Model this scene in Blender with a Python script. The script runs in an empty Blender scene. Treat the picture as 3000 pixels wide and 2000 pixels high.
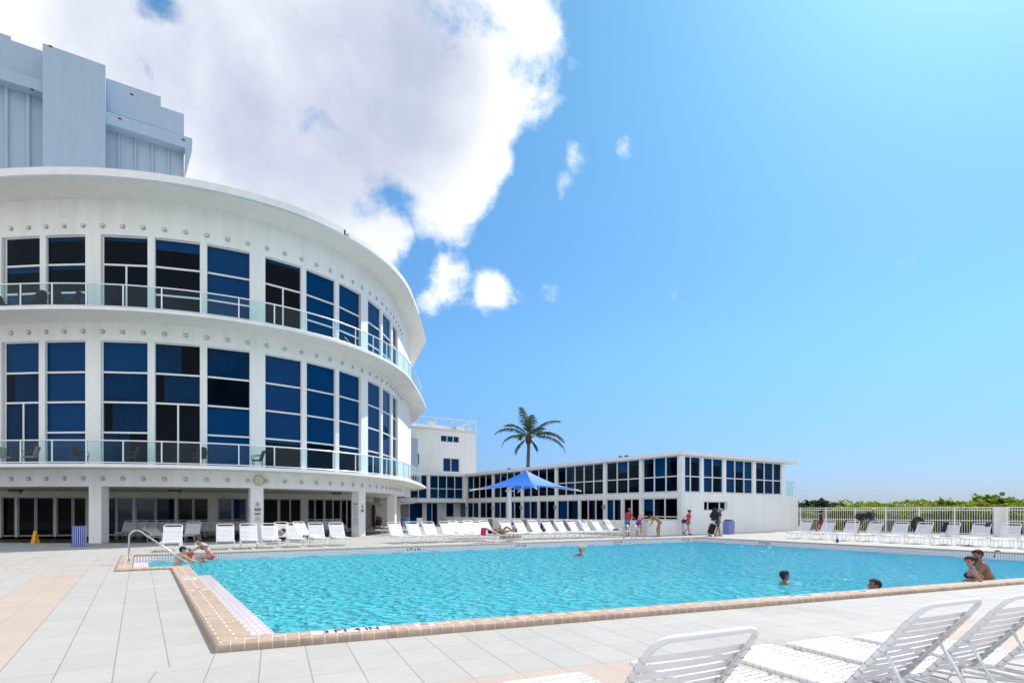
import bpy, bmesh, math, random
from mathutils import Vector, Matrix, noise as mnoise
random.seed(7)
R = math.radians
PI = math.pi
scene = bpy.context.scene
COL = scene.collection

# ------------------------------------------------------------------ camera
FPX = 1680.0            # focal length in pixels of the 3000 px wide photograph
HOR = 1495.0            # horizon row
CAMH = 1.62
cam = bpy.data.cameras.new('camera')
cam.sensor_width = 36.0
cam.lens = FPX / 3000.0 * 36.0
cam.shift_y = (HOR - 1000.0) / 3000.0
cam.clip_start = 0.05
cam.clip_end = 8000
camo = bpy.data.objects.new('camera', cam)
COL.objects.link(camo)
camo.location = (0, 0, CAMH)
camo.rotation_euler = (R(90), 0, 0)
scene.camera = camo

# ------------------------------------------------------------------ light
SUN_AZ = 45.0           # degrees from +Y towards +X
SUN_EL = 50.0
sd = Vector((math.sin(R(SUN_AZ)) * math.cos(R(SUN_EL)), math.cos(R(SUN_AZ)) * math.cos(R(SUN_EL)), math.sin(R(SUN_EL))))
sun = bpy.data.lights.new('sun', 'SUN')
sun.energy = 3.6
sun.angle = R(0.5)
sun.color = (1.0, 0.95, 0.88)
suno = bpy.data.objects.new('sun', sun)
COL.objects.link(suno)
suno.rotation_euler = (-sd).to_track_quat('-Z', 'Y').to_euler()
suno.location = (30, 30, 60)
scene.view_settings.view_transform = 'Standard'
scene.view_settings.look = 'None'
scene.view_settings.gamma = 1.0
scene.view_settings.use_curve_mapping = False
scene.view_settings.exposure = 0.45
SKY_STRENGTH = 0.11

def vdir(px, py):
    return Vector(((px - 1500) / FPX, 1.0, (HOR - py) / FPX)).normalized()

world = bpy.data.worlds.new('World')
scene.world = world
world.use_nodes = True
def build_world():
    nt = world.node_tree; N = nt.nodes; L = nt.links
    N.clear()
    out = N.new('ShaderNodeOutputWorld')
    bg = N.new('ShaderNodeBackground'); bg.inputs['Strength'].default_value = SKY_STRENGTH
    sky = N.new('ShaderNodeTexSky'); sky.sky_type = 'NISHITA'
    sky.sun_disc = False
    sky.sun_elevation = R(SUN_EL); sky.sun_rotation = R(SUN_AZ)
    sky.air_density = 1.0; sky.dust_density = 0.6; sky.ozone_density = 1.2
    tc = N.new('ShaderNodeTexCoord')
    d = tc.outputs['Generated']
    # humid sea air: the low sky stays blue instead of turning yellow
    sz = N.new('ShaderNodeSeparateXYZ'); L.new(d, sz.inputs[0])
    tm = N.new('ShaderNodeMapRange'); tm.interpolation_type = 'SMOOTHSTEP'; L.new(sz.outputs[2], tm.inputs['Value'])
    tm.inputs['From Min'].default_value = 0.0; tm.inputs['From Max'].default_value = 0.30
    tmx = N.new('ShaderNodeMix'); tmx.data_type = 'RGBA'; L.new(tm.outputs[0], tmx.inputs['Factor'])
    tmx.inputs['A'].default_value = SKY_LOW; tmx.inputs['B'].default_value = SKY_HIGH
    tm2 = N.new('ShaderNodeMapRange'); tm2.interpolation_type = 'SMOOTHSTEP'; L.new(sz.outputs[2], tm2.inputs['Value'])
    tm2.inputs['From Min'].default_value = 0.28; tm2.inputs['From Max'].default_value = 0.68
    tmx2 = N.new('ShaderNodeMix'); tmx2.data_type = 'RGBA'; L.new(tm2.outputs[0], tmx2.inputs['Factor'])
    L.new(tmx.outputs['Result'], tmx2.inputs['A']); tmx2.inputs['B'].default_value = SKY_TOP
    hsv = N.new('ShaderNodeMix'); hsv.data_type = 'RGBA'; hsv.blend_type = 'MULTIPLY'; hsv.inputs['Factor'].default_value = 1
    L.new(sky.outputs[0], hsv.inputs['A']); L.new(tmx2.outputs['Result'], hsv.inputs['B'])
    def mth(op, a, b=None, c=None, clamp=False):
        n = N.new('ShaderNodeMath'); n.operation = op; n.use_clamp = clamp
        for i, v in enumerate((a, b, c)):
            if v is None: continue
            if isinstance(v, (int, float)): n.inputs[i].default_value = v
            else: L.new(v, n.inputs[i])
        return n.outputs[0]
    def blob(px, py, rad, soft, wgt=1.0):
        dp = N.new('ShaderNodeVectorMath'); dp.operation = 'DOT_PRODUCT'
        L.new(d, dp.inputs[0]); dp.inputs[1].default_value = vdir(px, py) if not isinstance(px, Vector) else px.normalized()
        a = mth('ARCCOSINE', dp.outputs['Value'])
        mr = N.new('ShaderNodeMapRange'); mr.interpolation_type = 'SMOOTHSTEP'
        L.new(a, mr.inputs['Value'])
        mr.inputs['From Min'].default_value = R(rad + soft); mr.inputs['From Max'].default_value = R(max(rad - soft, 0))
        mr.inputs['To Min'].default_value = 0; mr.inputs['To Max'].default_value = wgt
        return mr.outputs[0]
    m = None
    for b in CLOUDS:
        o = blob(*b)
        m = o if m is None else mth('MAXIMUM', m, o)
    for b in HOLES:
        m = mth('SUBTRACT', m, blob(*b), clamp=True)
    def nz(scale, detail, rough, off=(0, 0, 0), st=(1, 1, 1)):
        mp = N.new('ShaderNodeMapping'); mp.inputs['Location'].default_value = off; mp.inputs['Scale'].default_value = st
        L.new(d, mp.inputs['Vector'])
        n = N.new('ShaderNodeTexNoise'); n.inputs['Scale'].default_value = scale
        n.inputs['Detail'].default_value = detail; n.inputs['Roughness'].default_value = rough
        n.inputs['Distortion'].default_value = 0.25
        L.new(mp.outputs[0], n.inputs['Vector'])
        return n.outputs[0]
    n1 = nz(4.2, 13, 0.60, (0.3, 0.1, 0.7)); n3 = nz(15.0, 9, 0.62, (1.3, 0.6, 0.2))
    nn = mth('ADD', mth('MULTIPLY', mth('SUBTRACT', n1, 0.5), 1.5), mth('MULTIPLY', mth('SUBTRACT', n3, 0.5), 1.15))
    dens = mth('ADD', m, nn)
    mr = N.new('ShaderNodeMapRange'); mr.interpolation_type = 'SMOOTHSTEP'
    L.new(dens, mr.inputs['Value'])
    mr.inputs['From Min'].default_value = 0.40; mr.inputs['From Max'].default_value = 0.84
    dn = mth('MULTIPLY', mr.outputs[0], mth('MINIMUM', mth('MULTIPLY', m, 5.0), 1.0), clamp=True)
    # thick bellies of the cloud are greyer than its edges
    n2 = nz(2.6, 9, 0.58, (2.1, 0.4, 1.3))
    thick = None
    for b in BELLIES:
        o = blob(*b); thick = o if thick is None else mth('MAXIMUM', thick, o)
    thick = mth('ADD', mth('MULTIPLY', thick, 0.9), mth('MULTIPLY', mth('SUBTRACT', n2, 0.5), 1.5))
    tr = N.new('ShaderNodeMapRange'); tr.interpolation_type = 'SMOOTHSTEP'
    L.new(thick, tr.inputs['Value']); tr.inputs['From Min'].default_value = 0.12; tr.inputs['From Max'].default_value = 1.05
    cmix = N.new('ShaderNodeMix'); cmix.data_type = 'RGBA'
    L.new(tr.outputs[0], cmix.inputs['Factor'])
    cmix.inputs['A'].default_value = (0.86, 0.88, 0.91, 1); cmix.inputs['B'].default_value = (0.36, 0.40, 0.53, 1)
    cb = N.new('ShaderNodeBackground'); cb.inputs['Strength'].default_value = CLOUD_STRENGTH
    L.new(cmix.outputs['Result'], cb.inputs['Color'])
    L.new(hsv.outputs['Result'], bg.inputs['Color'])
    mix = N.new('ShaderNodeMixShader')
    L.new(dn, mix.inputs[0]); L.new(bg.outputs[0], mix.inputs[1]); L.new(cb.outputs[0], mix.inputs[2])
    L.new(mix.outputs[0], out.inputs['Surface'])
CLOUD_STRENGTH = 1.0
SKY_LOW = (0.35, 0.475, 0.80, 1)
SKY_HIGH = (0.50, 0.85, 1.08, 1)
SKY_TOP = (0.54, 1.02, 1.14, 1)
# (photo px, photo py, angular radius, softness, weight)
CLOUDS = [(250, 150, 16, 6), (750, 180, 14, 5), (1150, 120, 11, 5), (1380, 80, 8, 4), (900, 480, 9, 4), (1250, 380, 8, 4),
          (560, 560, 9, 4), (1290, 545, 4.6, 3), (1090, 640, 4.0, 2.6), (-300, 200, 18, 6), (1430, 270, 5, 4), (700, -250, 20, 8),
          (1310, 825, 2.7, 2.2, 0.74), (1445, 850, 2.6, 2.2, 0.74), (1255, 885, 2.2, 2, 0.62), (1370, 880, 2.0, 2.0, 0.55), (1680, 190, 1.3, 1.2, 0.66), (1690, 470, 2.2, 2.0, 0.55),
          (1835, 430, 1.2, 1.3, 0.5), (1540, 850, 1.6, 2.2, 0.5), (1970, 862, 1.3, 1.4, 0.5), (2640, 770, 1.8, 2.2, 0.50), (1960, 870, 1.4, 2.0, .50), (1600, 858, 1.4, 2.4, .48), (1900, 885, 1.2, 1.6, .45), (1650, 520, 1.5, 2.2, .55), (1540, 540, 2.0, 2.0, 0.5)]
BELLIES = [(900, 280, 13, 12, 0.95), (1150, 150, 8, 8, 0.8), (600, 120, 9, 9, 0.6), (1150, 560, 5, 5, 0.45), (1440, 870, 2, 2, .3)]
# unseen cloud banks behind the camera, added as fill for the shaded walls
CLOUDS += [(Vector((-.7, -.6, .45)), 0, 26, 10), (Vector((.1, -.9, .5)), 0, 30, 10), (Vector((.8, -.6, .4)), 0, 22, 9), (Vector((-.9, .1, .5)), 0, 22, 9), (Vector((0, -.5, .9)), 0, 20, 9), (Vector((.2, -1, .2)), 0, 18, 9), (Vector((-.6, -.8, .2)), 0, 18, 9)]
HOLES = [(450, -10, 0.7, 2.4, 0.72), (1090, 560, 1.0, 3.2, 0.30), (1180, 590, 0.8, 2.4, 0.30)]
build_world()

# ------------------------------------------------------------------ helpers
def at(px, py, z=0.0):
    Y = FPX * (CAMH - z) / (py - HOR)
    return Vector(((px - 1500) / FPX * Y, Y, z))
def atY(px, py, Y):
    return Vector(((px - 1500) / FPX * Y, Y, CAMH + (HOR - py) / FPX * Y))
def zat(py, Y):
    return CAMH + (HOR - py) / FPX * Y
def nrm(v): return v.normalized()
def perp(d):  # left normal in plan
    return Vector((-d.y, d.x, 0))

class MB:
    """collects polygons, then links them as ONE mesh object"""
    def __init__(s): s.v = []; s.f = []; s.m = []; s.uv = []
    def quad(s, pts, m=0, uv=None):
        b = len(s.v); s.v += [tuple(p) for p in pts]; s.f.append(list(range(b, b + len(pts)))); s.m.append(m); s.uv.append(uv)
    def raw(s, vs, fs, m=0):
        b = len(s.v); s.v += [tuple(p) for p in vs]
        for f in fs: s.f.append([b + i for i in f]); s.m.append(m); s.uv.append(None)
    def box(s, c, sx, sy, sz, ax=None, m=0, up=None):
        """box centred at c, ax = plan direction of its x side"""
        ax = Vector((1, 0, 0)) if ax is None else nrm(Vector(ax))
        if up is None:
            up = Vector((0, 0, 1)) if abs(ax.z) < 0.99 else Vector((0, 1, 0))
        ay = nrm(Vector(up).cross(ax)); az = nrm(ax.cross(ay)); c = Vector(c)
        vs = []
        for k in (-.5, .5):
            for j in (-.5, .5):
                for i in (-.5, .5):
                    vs.append(c + ax * (i * sx) + ay * (j * sy) + az * (k * sz))
        s.raw(vs, [(0, 2, 3, 1), (4, 5, 7, 6), (0, 1, 5, 4), (2, 6, 7, 3), (0, 4, 6, 2), (1, 3, 7, 5)], m)
    def bar(s, a, b, w, h, m=0):
        a = Vector(a); b = Vector(b); d = b - a
        s.box((a + b) / 2, d.length, w, h, d, m)
    def tube(s, pts, r, n=8, m=0, closed=False, rads=None):
        pts = [Vector(p) for p in pts]; k = len(pts); rings = []
        prev = None
        for i, p in enumerate(pts):
            if closed: t = pts[(i + 1) % k] - pts[i - 1]
            elif i == 0: t = pts[1] - p
            elif i == k - 1: t = p - pts[i - 1]
            else: t = (pts[i + 1] - p).normalized() + (p - pts[i - 1]).normalized()
            t = t.normalized()
            if prev is None:
                u = t.cross(Vector((0, 0, 1)))
                if u.length < 1e-3: u = t.cross(Vector((1, 0, 0)))
            else:
                u = prev - t * prev.dot(t)
            u = u.normalized(); prev = u; w = t.cross(u)
            rr = rads[i] if rads else r
            rings.append([p + (u * math.cos(2 * PI * j / n) + w * math.sin(2 * PI * j / n)) * rr for j in range(n)])
        vs = [q for ring in rings for q in ring]; fs = []
        for i in range(k if closed else k - 1):
            a = i * n; b = ((i + 1) % k) * n
            for j in range(n):
                fs.append((a + j, a + (j + 1) % n, b + (j + 1) % n, b + j))
        if not closed:
            fs.append(tuple(reversed(range(n)))); fs.append(tuple(range((k - 1) * n, k * n)))
        s.raw(vs, fs, m)
    def prism(s, poly, z0, z1, m=0, cap=True):
        """vertical prism over a plan polygon (counter-clockwise)"""
        n = len(poly)
        vs = [(p[0], p[1], z0) for p in poly] + [(p[0], p[1], z1) for p in poly]
        fs = [(i, (i + 1) % n, n + (i + 1) % n, n + i) for i in range(n)]
        if cap: fs += [tuple(range(n, 2 * n)), tuple(reversed(range(n)))]
        s.raw(vs, fs, m)
    def ball(s, c, rx, ry=None, rz=None, nu=12, nv=8, m=0, rot=None):
        ry = rx if ry is None else ry; rz = rx if rz is None else rz; c = Vector(c)
        vs = []; fs = []
        for j in range(nv + 1):
            th = PI * j / nv
            for i in range(nu):
                ph = 2 * PI * i / nu
                p = Vector((rx * math.sin(th) * math.cos(ph), ry * math.sin(th) * math.sin(ph), rz * math.cos(th)))
                if rot is not None: p = rot @ p
                vs.append(c + p)
        for j in range(nv):
            for i in range(nu):
                fs.append((j * nu + i, (j + 1) * nu + i, (j + 1) * nu + (i + 1) % nu, j * nu + (i + 1) % nu))
        s.raw(vs, fs, m)
    def disc(s, c, nrm_, r, th, n=24, m=0):
        nrm_ = Vector(nrm_).normalized(); c = Vector(c)
        s.tube([c, c + nrm_ * th], r, n, m)
    def build(s, name, mats, parent=None, base=None, smooth=False):
        if parent is not None and base is None: base = parent_base(parent)
        b = Vector(base) if base is not None else Vector((0, 0, 0))
        me = bpy.data.meshes.new(name)
        me.from_pydata([tuple(Vector(v) - b) for v in s.v], [], s.f)
        if not isinstance(mats, (list, tuple)): mats = [mats]
        for m in mats: me.materials.append(m)
        for p, mi in zip(me.polygons, s.m):
            p.material_index = mi; p.use_smooth = bool(smooth)
        if any(u is not None for u in s.uv):
            uvl = me.uv_layers.new(name='UVMap')
            for p, u in zip(me.polygons, s.uv):
                if u is None: continue
                for li, q in zip(p.loop_indices, u): uvl.data[li].uv = q
        me.update()
        o = bpy.data.objects.new(name, me); COL.objects.link(o)
        if smooth == 'auto':
            try:
                me.set_sharp_from_angle(angle=R(40))
            except Exception: pass
        if parent is not None: o.parent = parent
        else: o.location = b
        return o
def parent_base(p):
    b = Vector((0, 0, 0))
    while p is not None:
        b += p.location; p = p.parent
    return b
def tag(o, label=None, cat=None, group=None, kind=None):
    if label: o['label'] = label
    if cat: o['category'] = cat
    if group: o['group'] = group
    if kind: o['kind'] = kind
    return o
def thing(name, loc, label, cat, group=None, rz=0.0):
    o = bpy.data.objects.new(name, None); COL.objects.link(o)
    o.location = loc; o.rotation_euler = (0, 0, rz); o.empty_display_size = 0.3
    return tag(o, label, cat, group)
def kids(o): return [c for c in bpy.data.objects if c.parent == o]
_kids = {}
def copy_tree(o, parent=None):
    c = o.copy(); COL.objects.link(c)
    if parent is not None: c.parent = parent
    if o not in _kids: _kids[o] = kids(o)
    for ch in _kids[o]: copy_tree(ch, c)
    return c
def clip(poly, p, n):
    """keep the part of a plan polygon with (q - p).n >= 0"""
    out = []
    for i in range(len(poly)):
        a = poly[i]; b = poly[(i + 1) % len(poly)]
        da = (a - p).dot(n); db = (b - p).dot(n)
        if da >= 0: out.append(a)
        if (da >= 0) != (db >= 0): out.append(a + (b - a) * (da / (da - db)))
    return out
def isect(p, d, q, e):
    """intersection of two plan lines"""
    den = d.x * e.y - d.y * e.x
    t = ((q.x - p.x) * e.y - (q.y - p.y) * e.x) / den
    return Vector((p.x + d.x * t, p.y + d.y * t, 0))

# ------------------------------------------------------------------ materials
def newmat(name):
    m = bpy.data.materials.new(name); m.use_nodes = True
    nt = m.node_tree; b = nt.nodes['Principled BSDF']
    return m, nt, b
def mat(name, col, rough=0.5, metal=0.0, var=0.0, vscale=3.0, bump=0.0, bscale=40.0, spec=0.5, trans=0.0):
    m, nt, b = newmat(name); N = nt.nodes; L = nt.links
    b.inputs['Roughness'].default_value = rough; b.inputs['Metallic'].default_value = metal
    b.inputs['Specular IOR Level'].default_value = spec
    c = (*col, 1)
    b.inputs['Base Color'].default_value = c
    if var or bump:
        tc = N.new('ShaderNodeTexCoord')
    if var:
        n = N.new('ShaderNodeTexNoise'); n.inputs['Scale'].default_value = vscale; n.inputs['Detail'].default_value = 6
        n.inputs['Roughness'].default_value = 0.65
        L.new(tc.outputs['Object'], n.inputs['Vector'])
        r = N.new('ShaderNodeMapRange'); r.inputs['From Min'].default_value = 0.3; r.inputs['From Max'].default_value = 0.7
        r.inputs['To Min'].default_value = 1 - var; r.inputs['To Max'].default_value = 1 + var * 0.4
        L.new(n.outputs[0], r.inputs['Value'])
        mx = N.new('ShaderNodeVectorMath'); mx.operation = 'SCALE'
        mx.inputs[0].default_value = col; L.new(r.outputs[0], mx.inputs['Scale'])
        L.new(mx.outputs[0], b.inputs['Base Color'])
    if bump:
        n2 = N.new('ShaderNodeTexNoise'); n2.inputs['Scale'].default_value = bscale; n2.inputs['Detail'].default_value = 4
        L.new(tc.outputs['Object'], n2.inputs['Vector'])
        bp = N.new('ShaderNodeBump'); bp.inputs['Strength'].default_value = bump; bp.inputs['Distance'].default_value = 0.01
        L.new(n2.outputs[0], bp.inputs['Height']); L.new(bp.outputs[0], b.inputs['Normal'])
    if trans:
        tl = N.new('ShaderNodeBsdfTranslucent'); tl.inputs['Color'].default_value = c
        mix = N.new('ShaderNodeMixShader'); mix.inputs[0].default_value = trans
        L.new(b.outputs[0], mix.inputs[1]); L.new(tl.outputs[0], mix.inputs[2])
        L.new(mix.outputs[0], N['Material Output'].inputs['Surface'])
    return m
def stucco(name, col, dirt=0.12):
    """painted render: faint mottling, grain and soft vertical run-off streaks"""
    m, nt, b = newmat(name); N = nt.nodes; L = nt.links
    b.inputs['Roughness'].default_value = 0.75; b.inputs['Specular IOR Level'].default_value = 0.25
    tc = N.new('ShaderNodeTexCoord')
    n = N.new('ShaderNodeTexNoise'); n.inputs['Scale'].default_value = 0.7; n.inputs['Detail'].default_value = 8; n.inputs['Roughness'].default_value = 0.7
    L.new(tc.outputs['Object'], n.inputs['Vector'])
    mp = N.new('ShaderNodeMapping'); mp.inputs['Scale'].default_value = (2.6, 2.6, 0.22)
    L.new(tc.outputs['Object'], mp.inputs['Vector'])
    n2 = N.new('ShaderNodeTexNoise'); n2.inputs['Scale'].default_value = 1.0; n2.inputs['Detail'].default_value = 6; n2.inputs['Roughness'].default_value = 0.6
    L.new(mp.outputs[0], n2.inputs['Vector'])
    a = N.new('ShaderNodeMath'); a.operation = 'MULTIPLY_ADD'
    L.new(n.outputs[0], a.inputs[0]); a.inputs[1].default_value = 0.5; L.new(n2.outputs[0], a.inputs[2])
    r = N.new('ShaderNodeMapRange'); L.new(a.outputs[0], r.inputs['Value'])
    r.inputs['From Min'].default_value = 0.62; r.inputs['From Max'].default_value = 1.05
    mx = N.new('ShaderNodeMix'); mx.data_type = 'RGBA'; L.new(r.outputs[0], mx.inputs['Factor'])
    mx.inputs['A'].default_value = (*col, 1)
    mx.inputs['B'].default_value = (col[0] * (1 - dirt), col[1] * (1 - dirt * 0.95), col[2] * (1 - dirt * 1.1), 1)
    L.new(mx.outputs['Result'], b.inputs['Base Color'])
    n3 = N.new('ShaderNodeTexNoise'); n3.inputs['Scale'].default_value = 60; n3.inputs['Detail'].default_value = 3
    L.new(tc.outputs['Object'], n3.inputs['Vector'])
    bp = N.new('ShaderNodeBump'); bp.inputs['Strength'].default_value = 0.12; bp.inputs['Distance'].default_value = 0.01
    L.new(n3.outputs[0], bp.inputs['Height']); L.new(bp.outputs[0], b.inputs['Normal'])
    return m
M = {}
M['stucco'] = stucco('white_stucco', (0.86, 0.86, 0.855), 0.12)
M['stucco_warm'] = stucco('cream_stucco', (0.78, 0.75, 0.68))
M['tower'] = stucco('shaded_tower_stucco', (0.43, 0.53, 0.65), 0.08)  # darker blue-grey puts the tower's shade and weaker bounce into the wall colour
M['soffit'] = stucco('soffit_paint', (0.84, 0.82, 0.77), 0.10)
M['trim'] = mat('white_trim', (0.80, 0.80, 0.80), 0.4, var=0.05, vscale=2)
M['frame'] = mat('white_aluminium', (0.76, 0.77, 0.78), 0.35, var=0.05, vscale=2)
M['greyframe'] = mat('grey_aluminium', (0.34, 0.34, 0.34), 0.4, 0.2, var=0.1)
M['steel'] = mat('polished_steel', (0.56, 0.57, 0.58), 0.18, 1.0, var=0.1, vscale=20)
M['rail'] = mat('satin_rail', (0.78, 0.79, 0.80), 0.28, 0.3)
M['dark'] = mat('dark_grey', (0.03, 0.03, 0.03), 0.6)
M['black'] = mat('black', (0.012, 0.012, 0.014), 0.5)
M['grey'] = mat('mid_grey', (0.28, 0.28, 0.28), 0.6, var=0.1)
M['roofgrey'] = mat('roof_gravel', (0.45, 0.44, 0.42), 0.9, var=0.2, vscale=8)
M['drip'] = mat('drip_edge', (0.42, 0.48, 0.53), 0.6, var=0.15, vscale=6)
M['plastic'] = mat('white_vinyl', (0.82, 0.81, 0.83), 0.38, var=0.06, vscale=9, trans=0.05)
M['tubewhite'] = mat('white_powder_coat', (0.80, 0.80, 0.81), 0.3, var=0.04, vscale=9)
def glassy(name, dark, light, curtain=0.0, spec=0.4):
    m, nt, b = newmat(name); N = nt.nodes; L = nt.links
    b.inputs['Roughness'].default_value = 0.03; b.inputs['Specular IOR Level'].default_value = spec
    oi = N.new('ShaderNodeObjectInfo'); tc = N.new('ShaderNodeTexCoord')
    n = N.new('ShaderNodeTexNoise'); n.inputs['Scale'].default_value = 0.45; n.inputs['Detail'].default_value = 3
    ad = N.new('ShaderNodeVectorMath'); ad.operation = 'ADD'
    cb = N.new('ShaderNodeCombineXYZ')
    ml = N.new('ShaderNodeMath'); ml.operation = 'MULTIPLY'; L.new(oi.outputs['Random'], ml.inputs[0]); ml.inputs[1].default_value = 37.0
    for i in range(3): L.new(ml.outputs[0], cb.inputs[i])
    L.new(tc.outputs['Object'], ad.inputs[0]); L.new(cb.outputs[0], ad.inputs[1]); L.new(ad.outputs[0], n.inputs['Vector'])
    r = N.new('ShaderNodeMapRange'); L.new(n.outputs[0], r.inputs['Value']); r.inputs['From Min'].default_value = 0.35; r.inputs['From Max'].default_value = 0.65
    fac = r.outputs[0]
    if curtain:
        w = N.new('ShaderNodeTexWave'); w.wave_type = 'BANDS'; w.bands_direction = 'X'; w.inputs['Scale'].default_value = 2.6
        w.inputs['Distortion'].default_value = 2.5; w.inputs['Detail'].default_value = 2; w.inputs['Detail Scale'].default_value = 0.4
        L.new(tc.outputs['Object'], w.inputs['Vector'])
        mm = N.new('ShaderNodeMath'); mm.operation = 'MULTIPLY_ADD'
        L.new(w.outputs[0], mm.inputs[0]); mm.inputs[1].default_value = curtain; L.new(fac, mm.inputs[2]); fac = mm.outputs[0]
    mx = N.new('ShaderNodeMix'); mx.data_type = 'RGBA'; L.new(fac, mx.inputs['Factor'])
    mx.inputs['A'].default_value = (*dark, 1); mx.inputs['B'].default_value = (*light, 1)
    L.new(mx.outputs['Result'], b.inputs['Base Color'])
    n4 = N.new('ShaderNodeTexNoise'); n4.inputs['Scale'].default_value = 0.5; L.new(tc.outputs['Object'], n4.inputs['Vector'])
    bp = N.new('ShaderNodeBump'); bp.inputs['Strength'].default_value = 0.03; bp.inputs['Distance'].default_value = 0.1
    L.new(n4.outputs[0], bp.inputs['Height']); L.new(bp.outputs[0], b.inputs['Normal'])
    return m
M['glass_dark'] = glassy('dark_window_glass', (0.002, 0.004, 0.008), (0.003, 0.018, 0.05), 0.0, 0.13)
M['glass_blue'] = glassy('blue_window_glass', (0.0015, 0.030, 0.12), (0.002, 0.046, 0.18), 0.0, 0.22)
M['glass_mid'] = glassy('curtained_window_glass', (0.001, 0.012, 0.045), (0.002, 0.045, 0.12), 0.35, 0.3)
M['glass_black'] = glassy('black_window_glass', (0.002, 0.002, 0.003), (0.003, 0.006, 0.010), 0.0, 0.10)
def clear_glass(name, tint, gloss=0.12, ior=1.35):
    m, nt, b = newmat(name); N = nt.nodes; L = nt.links
    N.remove(b)
    tr = N.new('ShaderNodeBsdfTransparent'); tr.inputs['Color'].default_value = (*tint, 1)
    gl = N.new('ShaderNodeBsdfGlossy'); gl.inputs['Roughness'].default_value = 0.03; gl.inputs['Color'].default_value = (0.75, 0.9, 1, 1)
    fr = N.new('ShaderNodeFresnel'); fr.inputs['IOR'].default_value = ior
    mix = N.new('ShaderNodeMixShader')
    L.new(fr.outputs[0], mix.inputs[0]); L.new(tr.outputs[0], mix.inputs[1]); L.new(gl.outputs[0], mix.inputs[2])
    L.new(mix.outputs[0], N['Material Output'].inputs['Surface'])
    return m
M['tint'] = clear_glass('blue_tinted_glass', (0.018, 0.26, 0.47), 0.1, 1.19)
M['blind'] = mat('roller_blind', (0.72, 0.74, 0.76), 0.8, var=0.12, vscale=0.7)
M['curtain'] = mat('curtain_cloth', (0.42, 0.50, 0.50), 0.9, var=0.25, vscale=1.2)
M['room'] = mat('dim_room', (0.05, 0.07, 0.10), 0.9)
def dressing(root, base, cells):
    """blinds and curtains hanging behind the panes; cells = (a, b, n, z0, z1, kind)"""
    bl = MB(); cu = MB()
    for a, b, n, z0, z1, kind in cells:
        a = a - n * 0.12; b = b - n * 0.12
        if kind == 'B': bl.quad([(a.x, a.y, z0), (b.x, b.y, z0), (b.x, b.y, z1), (a.x, a.y, z1)])
        elif kind == 'D':
            h = z1 - (z1 - z0) * random.choice((.12, .2, .35, .0, .0, .6))
            if h < z1 - .02: bl.quad([(a.x, a.y, h), (b.x, b.y, h), (b.x, b.y, z1), (a.x, a.y, z1)])
        elif kind == 'C':
            L_ = (b - a).length; k = max(6, int(L_ / .045)); u1 = random.choice((1, 1, .75, .55)); u0 = random.choice((0, 0, .2)) if u1 == 1 else 0
            for j in range(k):
                t0, t1 = j / k, (j + 1) / k
                if t1 < u0 or t0 > u1: continue
                p = a.lerp(b, t0) + n * .04 * math.sin(j * 1.45 + math.sin(j * .37)); q = a.lerp(b, t1) + n * .04 * math.sin((j + 1) * 1.45 + math.sin((j + 1) * .37))
                cu.quad([(p.x, p.y, z0), (q.x, q.y, z0), (q.x, q.y, z1), (p.x, p.y, z1)])
    if bl.f: bl.build('blind', M['blind'], root, base=base)
    if cu.f: cu.build('curtain', M['curtain'], root, base=base, smooth=True)
M['railglass'] = clear_glass('pale_green_glass', (0.72, 0.90, 0.90))

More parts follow.
